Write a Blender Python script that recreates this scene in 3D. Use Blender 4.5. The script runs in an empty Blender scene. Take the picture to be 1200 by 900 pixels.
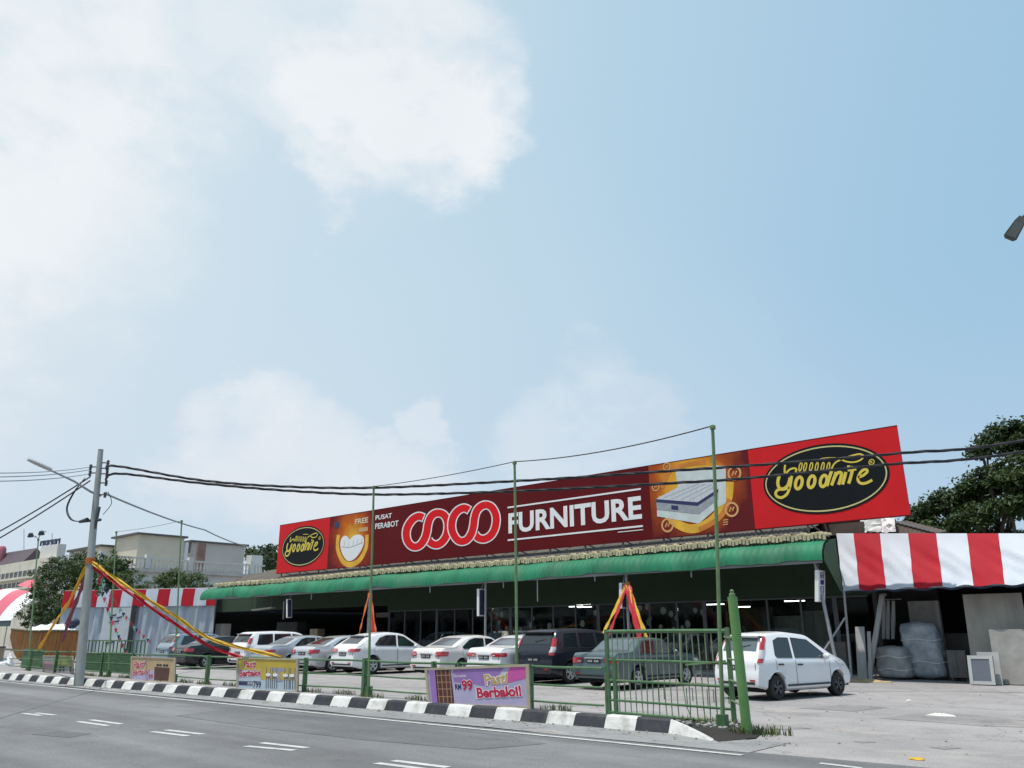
import bpy, bmesh, math, random
from mathutils import Vector, Matrix
R = math.radians
rnd = random.Random(7)
sc = bpy.context.scene
COL = sc.collection

# ------------------------------------------------------------------ camera model (used to survey positions on real planes)
FPX = 930.0; CAMH = 1.55; ROLL = R(0.3); PITCH = R(17.393); YAW = R(48.08)
_f = Vector((-math.cos(YAW)*math.cos(PITCH), math.sin(YAW)*math.cos(PITCH), math.sin(PITCH)))
_r = _f.cross(Vector((0, 0, 1))).normalized(); _u = _r.cross(_f)
_r2 = _r*math.cos(ROLL) - _u*math.sin(ROLL); _u2 = _u*math.cos(ROLL) + _r*math.sin(ROLL)
CAM = Vector((0, 0, CAMH))
def ray(x, y): return _f*FPX + _r2*(x-600) - _u2*(y-450)
def gnd(x, y, z=0.0):
    d = ray(x, y); return CAM + d*((z-CAMH)/d.z)
def at(x, y, Y):
    d = ray(x, y); return CAM + d*(Y/d.y)
def atX(x, y, X):
    d = ray(x, y); return CAM + d*(X/d.x)
def colz(px, Y, y):            # height seen at pixel row y on the vertical plane Y
    return at(px, y, Y).z

# ------------------------------------------------------------------ object helpers
ORG = {}
def tag(o, label, cat, group=None, kind=None):
    o['label'] = label; o['category'] = cat
    if group: o['group'] = group
    if kind: o['kind'] = kind
    return o
def thing(name, label, cat, loc=(0, 0, 0), rotz=0.0, group=None):
    o = bpy.data.objects.new(name, None); COL.objects.link(o)
    o.empty_display_size = 0.3
    o.location = loc; o.rotation_euler = (0, 0, rotz)
    ORG[o.name] = Vector(loc)
    return tag(o, label, cat, group)
def org(o):
    return ORG.get(o.name, Vector((0, 0, 0)))
def dup(root, loc, rotz, label, group=None, mat=None):
    r = root.copy(); COL.objects.link(r); r.location = loc; r.rotation_euler = (0, 0, rotz); r['label'] = label
    if group: r['group'] = group
    for ch in list(root.children):
        c = ch.copy(); COL.objects.link(c); c.parent = r
        for g in list(ch.children):
            d = g.copy(); COL.objects.link(d); d.parent = c
    return r

class MB:
    """collects faces, then links them as one mesh object"""
    def __init__(s): s.v = []; s.f = []; s.m = []; s.cm = 0
    def face(s, pts, m=None):
        n = len(s.v); s.v += [tuple(p) for p in pts]; s.f.append(tuple(range(n, n+len(pts)))); s.m.append(s.cm if m is None else m)
    def grid(s, rows, m=None, closed=False):
        n = len(s.v); w = len(rows[0])
        for r in rows: s.v += [tuple(p) for p in r]
        for i in range(len(rows)-1):
            for j in range(w if closed else w-1):
                k = (j+1) % w
                s.f.append((n+i*w+j, n+i*w+k, n+(i+1)*w+k, n+(i+1)*w+j)); s.m.append(s.cm if m is None else (m(i, j) if callable(m) else m))
        return s
    def box(s, a, b, m=None):
        x0, y0, z0 = a; x1, y1, z1 = b
        n = len(s.v)
        s.v += [(x0,y0,z0),(x1,y0,z0),(x1,y1,z0),(x0,y1,z0),(x0,y0,z1),(x1,y0,z1),(x1,y1,z1),(x0,y1,z1)]
        for q in ((3,2,1,0),(4,5,6,7),(0,1,5,4),(1,2,6,5),(2,3,7,6),(3,0,4,7)):
            s.f.append(tuple(n+i for i in q)); s.m.append(s.cm if m is None else m)
        return s
    def obox(s, c, ux, uy, uz, m=None):
        """box from centre and three half-axis vectors"""
        c = Vector(c); ux = Vector(ux); uy = Vector(uy); uz = Vector(uz); n = len(s.v)
        for sz in (-1, 1):
            for sx, sy in ((-1,-1),(1,-1),(1,1),(-1,1)): s.v.append(tuple(c+ux*sx+uy*sy+uz*sz))
        for q in ((3,2,1,0),(4,5,6,7),(0,1,5,4),(1,2,6,5),(2,3,7,6),(3,0,4,7)):
            s.f.append(tuple(n+i for i in q)); s.m.append(s.cm if m is None else m)
        return s
    def bar(s, p, q, w, d, m=None, side=None):
        p = Vector(p); q = Vector(q); t = (q-p); L = t.length
        if L < 1e-6: return s
        t /= L
        sd = Vector(side) if side is not None else (Vector((0, 0, 1)).cross(t) if abs(t.z) < .95 else Vector((1, 0, 0)))
        sd = (sd - t*sd.dot(t)).normalized(); o = t.cross(sd)
        return s.obox((p+q)/2, sd*w/2, o*d/2, t*L/2, m)
    def tube(s, pts, r, n=8, m=None, caps=True):
        pts = [Vector(p) for p in pts]
        rr = r if isinstance(r, (list, tuple)) else [r]*len(pts)
        rows = []; prev = None
        for i, p in enumerate(pts):
            t = (pts[min(i+1, len(pts)-1)] - pts[max(i-1, 0)])
            t = t.normalized() if t.length > 1e-9 else Vector((0, 0, 1))
            if prev is None:
                a = Vector((1, 0, 0)) if abs(t.x) < .8 else Vector((0, 1, 0))
                u = (a - t*a.dot(t)).normalized()
            else:
                u = (prev - t*prev.dot(t))
                u = u.normalized() if u.length > 1e-6 else prev
            prev = u; w = t.cross(u)
            rows.append([p + (u*math.cos(2*math.pi*k/n) + w*math.sin(2*math.pi*k/n))*rr[i] for k in range(n)])
        s.grid(rows, m, closed=True)
        if caps:
            s.face(rows[0][::-1], m); s.face(rows[-1], m)
        return s
    def lathe(s, prof, c=(0, 0, 0), ax=(0, 0, 1), n=16, m=None):
        """prof: (radius, height along axis)"""
        ax = Vector(ax).normalized(); a = Vector((1, 0, 0)) if abs(ax.x) < .8 else Vector((0, 1, 0))
        u = (a-ax*a.dot(ax)).normalized(); w = ax.cross(u); c = Vector(c)
        rows = [[c + ax*h + (u*math.cos(2*math.pi*k/n)+w*math.sin(2*math.pi*k/n))*max(r, 1e-4) for k in range(n)] for r, h in prof]
        return s.grid(rows, m, closed=True)
    def ball(s, c, r, n=8, m=None):
        sx = r if isinstance(r, (tuple, list)) else (r, r, r)
        rows = []
        for i in range(n//2+1):
            a = math.pi*i/(n//2)
            rows.append([(c[0]+sx[0]*max(math.sin(a), 1e-3)*math.cos(2*math.pi*k/n), c[1]+sx[1]*max(math.sin(a), 1e-3)*math.sin(2*math.pi*k/n), c[2]-sx[2]*math.cos(a)) for k in range(n)])
        return s.grid(rows, m, closed=True)
    def build(s, name, mat, parent=None, smooth=False, sharp=35, local=False, loc=None):
        me = bpy.data.meshes.new(name)
        if parent is not None and not local: o0 = org(parent)
        elif loc is not None: o0 = Vector(loc)
        else: o0 = Vector((0, 0, 0))
        me.from_pydata([(x-o0.x, y-o0.y, z-o0.z) for x, y, z in s.v], [], s.f)
        mats = mat if isinstance(mat, (list, tuple)) else [mat]
        for q in mats: me.materials.append(q)
        if len(mats) > 1: me.polygons.foreach_set('material_index', s.m)
        bm = bmesh.new(); bm.from_mesh(me)
        bmesh.ops.remove_doubles(bm, verts=bm.verts, dist=1e-5) if smooth else None
        bm.to_mesh(me); bm.free()
        if smooth:
            me.polygons.foreach_set('use_smooth', [True]*len(me.polygons))
            me.set_sharp_from_angle(angle=R(sharp))
        me.update()
        o = bpy.data.objects.new(name, me); COL.objects.link(o)
        if parent is not None:
            o.parent = parent; ORG[o.name] = o0
        elif loc is not None: o.location = loc; ORG[o.name] = o0
        return o

def build_parts(mb, name, mat, parent, smooth=False, sharp=35, local=False):
    """one object per separate piece of the collected geometry"""
    par = {}
    def find(a):
        while par[a] != a: par[a] = par[par[a]]; a = par[a]
        return a
    key = [(round(x, 4), round(y, 4), round(z, 4)) for x, y, z in mb.v]
    for k in key: par.setdefault(k, k)
    for f in mb.f:
        a = find(key[f[0]])
        for i in f[1:]:
            b = find(key[i])
            if a != b: par[b] = a
    gs = {}
    for f in mb.f: gs.setdefault(find(key[f[0]]), []).append(f)
    out = []
    for g in gs.values():
        q = MB(); mp = {}
        for f in g:
            ix = []
            for i in f:
                if i not in mp: mp[i] = len(q.v); q.v.append(mb.v[i])
                ix.append(mp[i])
            q.f.append(tuple(ix)); q.m.append(0)
        out.append(q.build(name, mat, parent, smooth, sharp, local))
    return out

# plane-drawing helpers: P(u, v, d) -> world, d = distance out of the plane
def poly2(mb, pts, P, d0, d1=None, m=None):
    n = len(pts); ar = sum(pts[i][0]*pts[(i+1) % n][1]-pts[(i+1) % n][0]*pts[i][1] for i in range(n))
    if ar < 0: pts = pts[::-1]
    f = [P(u, v, d0) for u, v in pts]
    mb.face(f, m)
    if d1 is not None:
        for i in range(n):
            j = (i+1) % n
            mb.face([P(*pts[i], d1), P(*pts[j], d1), P(*pts[j], d0), P(*pts[i], d0)], m)
def smooth_path(pts, k=5, closed=False):
    out = []; n = len(pts)
    for i in range(n if closed else n-1):
        g = (lambda j: pts[j % n]) if closed else (lambda j: pts[max(0, min(n-1, j))])
        p0, p1, p2, p3 = g(i-1), g(i), g(i+1), g(i+2)
        for t in range(k):
            t = t/k
            out.append(tuple(.5*((2*p1[a]) + (-p0[a]+p2[a])*t + (2*p0[a]-5*p1[a]+4*p2[a]-p3[a])*t*t + (-p0[a]+3*p1[a]-3*p2[a]+p3[a])*t**3) for a in range(len(p1))))
    out.append(pts[0] if closed else pts[-1]); return out
def stroke(mb, pts, w, P, d, m=None, d1=None):
    """flat band along a 2-D path"""
    L = []; Rr = []; n = len(pts)
    cl = (Vector(pts[0])-Vector(pts[-1])).length < 1e-6
    for i in range(n):
        if cl: a, b = pts[(i-1) if i > 0 else n-2], pts[(i+1) if i < n-1 else 1]
        else: a, b = pts[max(i-1, 0)], pts[min(i+1, n-1)]
        t = Vector((b[0]-a[0], b[1]-a[1]));
        t = t.normalized() if t.length > 1e-9 else Vector((1, 0))
        nx, ny = -t.y*w/2, t.x*w/2
        L.append((pts[i][0]+nx, pts[i][1]+ny)); Rr.append((pts[i][0]-nx, pts[i][1]-ny))
    for i in range(n-1):
        mb.face([P(*Rr[i], d), P(*Rr[i+1], d), P(*L[i+1], d), P(*L[i], d)], m)
        if d1 is not None:
            mb.face([P(*L[i], d), P(*L[i+1], d), P(*L[i+1], d1), P(*L[i], d1)], m)
            mb.face([P(*Rr[i+1], d), P(*Rr[i], d), P(*Rr[i], d1), P(*Rr[i+1], d1)], m)
def ell(cx, cy, rx, ry, n=40, sh=0.0, a0=0.0, a1=2*math.pi):
    return [(cx+rx*math.cos(a0+(a1-a0)*i/n)+sh*ry*math.sin(a0+(a1-a0)*i/n), cy+ry*math.sin(a0+(a1-a0)*i/n)) for i in range(n+(1 if True else 0))]
def text2(body, bold=0.0, shear=0.0):
    cu = bpy.data.curves.new('tmp', 'FONT'); cu.body = body; cu.size = 1; cu.offset = bold; cu.shear = shear; cu.resolution_u = 3
    o = bpy.data.objects.new('tmp', cu); COL.objects.link(o)
    dg = bpy.context.evaluated_depsgraph_get(); dg.update()
    me = bpy.data.meshes.new_from_object(o.evaluated_get(dg))
    vs = [(v.co.x, v.co.y) for v in me.vertices]; fs = [tuple(p.vertices) for p in me.polygons]
    bpy.data.objects.remove(o); bpy.data.curves.remove(cu); bpy.data.meshes.remove(me)
    x0 = min(v[0] for v in vs); x1 = max(v[0] for v in vs); y0 = min(v[1] for v in vs); y1 = max(v[1] for v in vs)
    return [((x-x0)/(x1-x0), (y-y0)/(y1-y0)) for x, y in vs], fs
def text_in(mb, body, quad, P, d, bold=0.0, shear=0.0, m=None):
    """quad: bl, br, tr, tl in plane coordinates"""
    vs, fs = text2(body, bold, shear); bl, br, tr, tl = quad
    n = len(mb.v)
    for u, v in vs:
        x = (bl[0]*(1-u)+br[0]*u)*(1-v)+(tl[0]*(1-u)+tr[0]*u)*v
        y = (bl[1]*(1-u)+br[1]*u)*(1-v)+(tl[1]*(1-u)+tr[1]*u)*v
        mb.v.append(tuple(P(x, y, d)))
    for f in fs: mb.f.append(tuple(n+i for i in f)); mb.m.append(mb.cm if m is None else m)

# ------------------------------------------------------------------ materials
def srgb(r, g, b):
    c = lambda v: (v/255/12.92) if v/255 <= .04045 else ((v/255+.055)/1.055)**2.4
    return (c(r), c(g), c(b))
MATS = {}
def mat(name, col, rough=.6, var=.12, scale=3.0, metal=0.0, bump=0.0, bscale=None, spec=.5, coat=0.0, emit=None, stretch=None, dirt=None, detail=5, trans=0.0):
    if name in MATS: return MATS[name]
    m = bpy.data.materials.new(name); m.use_nodes = True; MATS[name] = m
    nt = m.node_tree; N = nt.nodes; Lk = nt.links; b = N['Principled BSDF']
    b.inputs['Roughness'].default_value = rough; b.inputs['Metallic'].default_value = metal
    b.inputs['Specular IOR Level'].default_value = spec; b.inputs['Coat Weight'].default_value = coat
    b.inputs['Coat Roughness'].default_value = .08
    tc = N.new('ShaderNodeTexCoord'); src = tc.outputs['Object']
    if stretch:
        mp = N.new('ShaderNodeMapping'); mp.inputs['Scale'].default_value = stretch; Lk.new(src, mp.inputs['Vector']); src = mp.outputs[0]
    nz = N.new('ShaderNodeTexNoise'); nz.inputs['Scale'].default_value = scale; nz.inputs['Detail'].default_value = detail; nz.inputs['Roughness'].default_value = .6
    Lk.new(src, nz.inputs['Vector'])
    rp = N.new('ShaderNodeValToRGB'); rp.color_ramp.elements[0].position = .3; rp.color_ramp.elements[1].position = .7
    lo = tuple(max(0, c*(1-var)) for c in col); hi = tuple(min(1, c*(1+var)) for c in col)
    rp.color_ramp.elements[0].color = (*lo, 1); rp.color_ramp.elements[1].color = (*hi, 1)
    Lk.new(nz.outputs['Fac'], rp.inputs['Fac']); out = rp.outputs['Color']
    if dirt:
        dc, amt, ds = dirt
        n2 = N.new('ShaderNodeTexNoise'); n2.inputs['Scale'].default_value = ds; n2.inputs['Detail'].default_value = 8; n2.inputs['Roughness'].default_value = .65
        Lk.new(src, n2.inputs['Vector'])
        r2 = N.new('ShaderNodeValToRGB'); r2.color_ramp.elements[0].position = .48; r2.color_ramp.elements[1].position = .72
        r2.color_ramp.elements[1].color = (amt, amt, amt, 1); Lk.new(n2.outputs['Fac'], r2.inputs['Fac'])
        mx = N.new('ShaderNodeMix'); mx.data_type = 'RGBA'; Lk.new(r2.outputs['Color'], mx.inputs['Factor']); Lk.new(out, mx.inputs['A']); mx.inputs['B'].default_value = (*dc, 1); out = mx.outputs['Result']
    Lk.new(out, b.inputs['Base Color'])
    if bump:
        bz = N.new('ShaderNodeTexNoise'); bz.inputs['Scale'].default_value = bscale or scale*6; bz.inputs['Detail'].default_value = 4; Lk.new(src, bz.inputs['Vector'])
        bp = N.new('ShaderNodeBump'); bp.inputs['Strength'].default_value = bump; bp.inputs['Distance'].default_value = .02; Lk.new(bz.outputs['Fac'], bp.inputs['Height']); Lk.new(bp.outputs[0], b.inputs['Normal'])
    if emit:
        b.inputs['Emission Color'].default_value = (*emit[0], 1); b.inputs['Emission Strength'].default_value = emit[1]
    if trans:
        tl = N.new('ShaderNodeBsdfTranslucent'); Lk.new(out, tl.inputs['Color'])
        ms = N.new('ShaderNodeMixShader'); ms.inputs[0].default_value = trans
        Lk.new(b.outputs[0], ms.inputs[1]); Lk.new(tl.outputs[0], ms.inputs[2]); Lk.new(ms.outputs[0], N['Material Output'].inputs['Surface'])
    return m
def glass_mat(name, tint=(.8, .9, .9), refl=.12):
    m = bpy.data.materials.new(name); m.use_nodes = True; nt = m.node_tree; N = nt.nodes; Lk = nt.links
    N.remove(N['Principled BSDF'])
    t = N.new('ShaderNodeBsdfTransparent'); t.inputs[0].default_value = (*tint, 1)
    g = N.new('ShaderNodeBsdfGlossy'); g.inputs['Roughness'].default_value = .03; g.inputs[0].default_value = (.9, .95, 1, 1)
    fr = N.new('ShaderNodeFresnel'); fr.inputs['IOR'].default_value = 1.45
    mx = N.new('ShaderNodeMixShader'); Lk.new(fr.outputs[0], mx.inputs[0]); Lk.new(t.outputs[0], mx.inputs[1]); Lk.new(g.outputs[0], mx.inputs[2])
    Lk.new(mx.outputs[0], N['Material Output'].inputs['Surface']); MATS[name] = m; return m
def radial_mat(name, centre, radius, stops):
    """a printed poster ground: colour rings in object space of the poster"""
    m = bpy.data.materials.new(name); m.use_nodes = True; nt = m.node_tree; N = nt.nodes; Lk = nt.links; b = N['Principled BSDF']
    b.inputs['Roughness'].default_value = .55; b.inputs['Specular IOR Level'].default_value = .12
    tc = N.new('ShaderNodeTexCoord'); ds = N.new('ShaderNodeVectorMath'); ds.operation = 'DISTANCE'; ds.inputs[1].default_value = centre
    nz = N.new('ShaderNodeTexNoise'); nz.inputs['Scale'].default_value = 1.3; Lk.new(tc.outputs['Object'], nz.inputs['Vector'])
    Lk.new(tc.outputs['Object'], ds.inputs[0])
    ad = N.new('ShaderNodeMath'); ad.operation = 'MULTIPLY_ADD'; ad.inputs[1].default_value = radius*.5; ad.inputs[2].default_value = -radius*.25
    Lk.new(nz.outputs['Fac'], ad.inputs[0])
    a2 = N.new('ShaderNodeMath'); a2.operation = 'ADD'; Lk.new(ds.outputs['Value'], a2.inputs[0]); Lk.new(ad.outputs[0], a2.inputs[1])
    dv = N.new('ShaderNodeMath'); dv.operation = 'DIVIDE'; dv.inputs[1].default_value = radius; Lk.new(a2.outputs[0], dv.inputs[0])
    rp = N.new('ShaderNodeValToRGB'); els = rp.color_ramp.elements
    els[0].position = stops[0][0]; els[0].color = (*stops[0][1], 1); els[1].position = stops[-1][0]; els[1].color = (*stops[-1][1], 1)
    for p, c in stops[1:-1]:
        e = els.new(p); e.color = (*c, 1)
    Lk.new(dv.outputs[0], rp.inputs['Fac']); Lk.new(rp.outputs['Color'], b.inputs['Base Color']); MATS[name] = m; return m
# ------------------------------------------------------------------ palette
M_lot = None
white_paint = mat('white_paint', (.64, .635, .61), .7, .12, 4, dirt=((.27, .25, .22), .8, 3.0), bump=.25)
black_paint = mat('black_paint', (.014, .016, .024), .65, .3, 4, dirt=((.09, .085, .08), .45, 3.0), bump=.1)
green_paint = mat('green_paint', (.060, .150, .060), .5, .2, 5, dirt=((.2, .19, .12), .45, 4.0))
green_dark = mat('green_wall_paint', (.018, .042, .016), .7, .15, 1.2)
green_post = mat('pale_green_paint', (.14, .24, .10), .55, .2, 6, dirt=((.2, .2, .16), .5, 5.0))
canopy_green = mat('canopy_green', (.013, .165, .082), .62, .28, 1.1, stretch=(1, .5, .25), dirt=((.07, .17, .10), .75, 1.6), bump=.4, bscale=2.5, spec=.3)
canopy_under = mat('canopy_underside', (.22, .22, .22), .6, .12, 1.0)
tile_old = mat('old_roof_sheet', (.50, .45, .28), .85, .25, 2.5, dirt=((.22, .19, .12), .6, 4.0), bump=.2)
roof_dark = mat('dark_roof_sheet', (.10, .085, .07), .85, .25, 1.5)
steel = mat('grey_steel', (.33, .34, .35), .45, .12, 6, metal=.4)
steel_dark = mat('dark_steel', (.06, .065, .07), .5, .15, 6)
concrete_pole = mat('concrete_pole', (.36, .365, .345), .85, .14, 3, bump=.3, stretch=(1, 1, .22), dirt=((.20, .19, .17), .7, 2.6))
concrete = mat('concrete_wall', (.34, .325, .305), .85, .16, 2, bump=.2, dirt=((.2, .19, .17), .5, 1.5))
cable_black = mat('black_cable', (.02, .02, .024), .6, .15, 5)
cable_grey = mat('grey_cable', (.25, .28, .30), .6, .1, 5)
insulator = mat('insulator', (.08, .06, .07), .3, .1, 5)
red_panel = mat('red_panel', (.66, .022, .026), .55, .06, .8, spec=.08)
maroon_panel = mat('maroon_panel', (.120, .010, .012), .55, .14, .35, spec=.08)
letter_white = mat('letter_white', (.82, .81, .80), .45, .03, 2)
logo_red = mat('logo_red', (.72, .015, .02), .5, .04, 2, spec=.1)
emblem_black = mat('emblem_black', (.010, .012, .014), .55, .1, 2, spec=.12)
gold = mat('gold_print', (.74, .56, .07), .45, .06, 4)
gold_pale = mat('pale_gold_print', (.62, .55, .22), .45, .06, 4)
frame_steel = mat('sign_frame_steel', (.16, .15, .14), .6, .2, 3)
cream_wall = mat('cream_wall', (.62, .58, .48), .85, .08, .4, dirt=((.38, .35, .29), .5, .5))
beige_wall = mat('beige_wall', (.56, .51, .41), .85, .06, .3, dirt=((.36, .33, .27), .4, .4))
grey_wall = mat('grey_wall', (.48, .455, .43), .85, .06, .3)
trim_white = mat('trim_white', (.62, .60, .56), .8, .08, 1)
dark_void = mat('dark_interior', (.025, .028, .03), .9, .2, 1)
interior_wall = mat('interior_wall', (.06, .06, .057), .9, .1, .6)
timber_grey = mat('weathered_timber', (.34, .335, .33), .8, .2, 4, stretch=(1, 1, .1), bump=.2)
plywood = mat('plywood', (.38, .35, .305), .8, .22, 2, stretch=(1, 1, .2), dirt=((.2, .18, .15), .6, 1.2))
plastic_wrap = mat('plastic_wrap', (.36, .38, .41), .2, .4, 3, bump=1.6, bscale=5, dirt=((.16, .2, .28), .8, 1.8))
grey_cloth = mat('grey_cloth', (.32, .31, .31), .5, .3, 4, bump=.7, bscale=9)
cardboard = mat('cardboard', (.42, .31, .17), .85, .12, 5)
yellow_cloth = mat('yellow_cloth', (.78, .50, .045), .6, .1, 6, trans=.3)
red_cloth = mat('red_cloth', (.60, .02, .045), .6, .1, 6, trans=.3)
orange_cloth = mat('orange_cloth', (.65, .16, .03), .6, .1, 6, trans=.3)
maroon_cloth = mat('maroon_cloth', (.22, .015, .06), .6, .1, 6)
tarp_white = mat('tarp_white', (.50, .54, .60), .6, .05, 1.5, bump=.5, bscale=3, stretch=(1, 1, .5))
tarp_red = mat('tarp_red', (.40, .012, .024), .7, .07, 1.5, spec=.2, bump=.5, bscale=3, stretch=(1, 1, .5))
tarp_silver = mat('tarp_silver', (.40, .44, .49), .4, .14, 2.5, bump=1.0, bscale=2.2, stretch=(1, 1, .18), dirt=((.26, .31, .4), .7, 1.3))
tent_pink = mat('tent_pink', (.62, .10, .15), .5, .05, 1.5, bump=.3)
navy = mat('navy_cloth', (.03, .045, .09), .6, .15, 2)
shop_glass = glass_mat('shop_glass', (.75, .8, .8))
alu = mat('aluminium', (.10, .105, .11), .45, .1, 4, metal=.4)
lamp_on = mat('lit_tube', (.8, .8, .8), .5, 0, 1, emit=((1, .97, .9), 7.0))
fabric_cream = mat('poster_pale', (.70, .66, .55), .7, .15, 5)
rubber = mat('rubber', (.018, .018, .018), .8, .2, 8)

# ------------------------------------------------------------------ ground with worn concrete and patches
def ground_mat(name, base, kind):
    m = bpy.data.materials.new(name); m.use_nodes = True; nt = m.node_tree; N = nt.nodes; Lk = nt.links; b = N['Principled BSDF']
    b.inputs['Roughness'].default_value = .88; b.inputs['Specular IOR Level'].default_value = .35
    tc = N.new('ShaderNodeTexCoord')
    def noise(sc_, det=6, rough=.6, st=None):
        n = N.new('ShaderNodeTexNoise'); n.inputs['Scale'].default_value = sc_; n.inputs['Detail'].default_value = det; n.inputs['Roughness'].default_value = rough
        if st:
            mp = N.new('ShaderNodeMapping'); mp.inputs['Scale'].default_value = st; Lk.new(tc.outputs['Object'], mp.inputs['Vector']); Lk.new(mp.outputs[0], n.inputs['Vector'])
        else: Lk.new(tc.outputs['Object'], n.inputs['Vector'])
        return n.outputs['Fac']
    def ramp(src, stops):
        r = N.new('ShaderNodeValToRGB'); e = r.color_ramp.elements
        e[0].position, e[0].color = stops[0][0], (*stops[0][1], 1); e[1].position, e[1].color = stops[-1][0], (*stops[-1][1], 1)
        for p, c in stops[1:-1]:
            q = e.new(p); q.color = (*c, 1)
        Lk.new(src, r.inputs['Fac']); return r.outputs['Color']
    def mix(f, a, bb, mode='MIX'):
        x = N.new('ShaderNodeMix'); x.data_type = 'RGBA'; x.blend_type = mode
        if isinstance(f, (int, float)): x.inputs['Factor'].default_value = f
        else: Lk.new(f, x.inputs['Factor'])
        Lk.new(a, x.inputs['A'])
        if isinstance(bb, tuple): x.inputs['B'].default_value = (*bb, 1)
        else: Lk.new(bb, x.inputs['B'])
        return x.outputs['Result']
    s = lambda k: tuple(c*k for c in base)
    big = ramp(noise(.16, 5, .6, (1, 1.6, 1)), [(.32, s(.84)), (.5, s(1)), (.68, s(1.14))])
    med = ramp(noise(1.1, 7, .7), [(.3, (.86,)*3), (.7, (1.1,)*3)])
    fine = ramp(noise(30, 5, .75), [(.28, (.58,)*3), (.72, (1.34,)*3)])
    c = mix(1.0, big, med, 'MULTIPLY'); c = mix(.75, c, fine, 'MULTIPLY')
    if kind == 'lot':
        st = ramp(noise(.45, 8, .7), [(.54, (0,)*3), (.66, (.6,)*3)]); c = mix(st, c, s(.58)); ds = ramp(noise(.8, 8, .72, (.6, 1, 1)), [(.55, (0,)*3), (.68, (.6,)*3)]); c = mix(ds, c, (.42, .37, .33))
        cr = N.new('ShaderNodeTexVoronoi'); cr.feature = 'DISTANCE_TO_EDGE'; cr.inputs['Scale'].default_value = .32
        nz = N.new('ShaderNodeTexNoise'); nz.inputs['Scale'].default_value = 1.2; nz.inputs['Detail'].default_value = 6
        ad = N.new('ShaderNodeVectorMath'); ad.operation = 'ADD'; sc_ = N.new('ShaderNodeVectorMath'); sc_.operation = 'SCALE'; sc_.inputs['Scale'].default_value = 1.6
        Lk.new(tc.outputs['Object'], nz.inputs['Vector']); Lk.new(nz.outputs['Color'], sc_.inputs[0]); Lk.new(tc.outputs['Object'], ad.inputs[0]); Lk.new(sc_.outputs[0], ad.inputs[1]); Lk.new(ad.outputs[0], cr.inputs['Vector'])
        ck = ramp(cr.outputs['Distance'], [(.0, (.55,)*3), (.012, (0,)*3)]); c = mix(ck, c, s(.42))
        sp = ramp(noise(2.6, 9, .78), [(.62, (0,)*3), (.70, (.75,)*3)]); c = mix(sp, c, s(.42)); sp2 = ramp(noise(9, 6, .75), [(.66, (0,)*3), (.74, (.6,)*3)]); c = mix(sp2, c, s(1.45))
    else:
        # lighter wheel tracks along the road, tar stains
        tr = ramp(noise(.5, 4, .5, (.05, 1.6, 1)), [(.35, (.76,)*3), (.65, (1.14,)*3)]); c = mix(1.0, c, tr, 'MULTIPLY')
        st = ramp(noise(.6, 7, .7, (.45, 1, 1)), [(.56, (0,)*3), (.68, (.6,)*3)]); c = mix(st, c, s(.55)); sp = ramp(noise(4.5, 8, .78), [(.63, (0,)*3), (.70, (.7,)*3)]); c = mix(sp, c, s(.5))
        du = ramp(noise(.9, 6, .65, (.25, 1, 1)), [(.56, (0,)*3), (.7, (.28,)*3)]); c = mix(du, c, (.3, .29, .27))
    Lk.new(c, b.inputs['Base Color'])
    bp = N.new('ShaderNodeBump'); bp.inputs['Strength'].default_value = .5; bp.inputs['Distance'].default_value = .012
    Lk.new(noise(42, 4, .7), bp.inputs['Height']); Lk.new(bp.outputs[0], b.inputs['Normal'])
    MATS[name] = m; return m
lot_m = ground_mat('lot_concrete', (.318, .300, .296), 'lot')
road_m = ground_mat('road_asphalt', (.172, .171, .174), 'road')
shoulder_m = ground_mat('shoulder_asphalt', (.26, .257, .255), 'lot')
patch_m = ground_mat('patch_asphalt', (.138, .138, .143), 'road')

def sheet(name, pts, z, m, sub=None):
    mb = MB(); mb.face([(x, y, z) for x, y in pts]); o = mb.build(name, m); o['kind'] = 'structure'; return o
sheet('ground', [(-900, -600), (600, -600), (600, 900), (-900, 900)], 0.0, lot_m)
# kerb line (front foot) as a function of X
def kerbY(x): return 11.85 + (x+7.34)*.0475
def lineY(x): return 10.42 + (x+5.35)*.0160
# road : irregular edge against the entrance concrete
edge = []
for i in range(0, 90):
    x = -95 + i*1.6
    y = (lineY(x)+.42) if x < -7 else (lineY(x) + .42 + (x+7)*.01)
    edge.append((x, y + rnd.uniform(-.06, .06)))
sheet('road', [(-95, -9), (47.4, -9)] + edge[::-1], .004, road_m)
# strip of lighter surfacing between the road edge line and the kerb
sh = [(x, y) for x, y in edge if x < -4.5]
sheet('road_shoulder', [(x, y-.12) for x, y in sh] + [(x, kerbY(x)-.0) for x, y in sh[::-1]], .008, shoulder_m)
# darker resurfaced patches
def blob_patch(c, rx, ry, n=18):
    return [(c[0]+rx*math.cos(2*math.pi*i/n)*(1+rnd.uniform(-.12, .12)), c[1]+ry*math.sin(2*math.pi*i/n)*(1+rnd.uniform(-.12, .12))) for i in range(n)]
p = [gnd(*q) for q in ((205, 839), (262, 832), (420, 843), (590, 862), (640, 872), (560, 879), (430, 868), (300, 853))]
sheet('road_patch', [(q.x, q.y) for q in p], .008, patch_m)
for pp_ in (((1030, 842), (1075, 836), (1140, 838), (1215, 846), (1215, 853), (1150, 851), (1090, 846)), ((1088, 876), (1110, 875), (1128, 877), (1108, 878.5)), ((1000, 869), (1018, 868.3), (1028, 870), (1010, 871)), ((935, 830), (990, 826), (1040, 829), (1000, 834))):
    p = [gnd(*q) for q in pp_]; sheet('forecourt_stain', [(q.x, q.y) for q in p], .0045, ground_mat('stain_concrete', (.268, .252, .248), 'lot') if 'stain_concrete' not in MATS else MATS['stain_concrete'])
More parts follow.
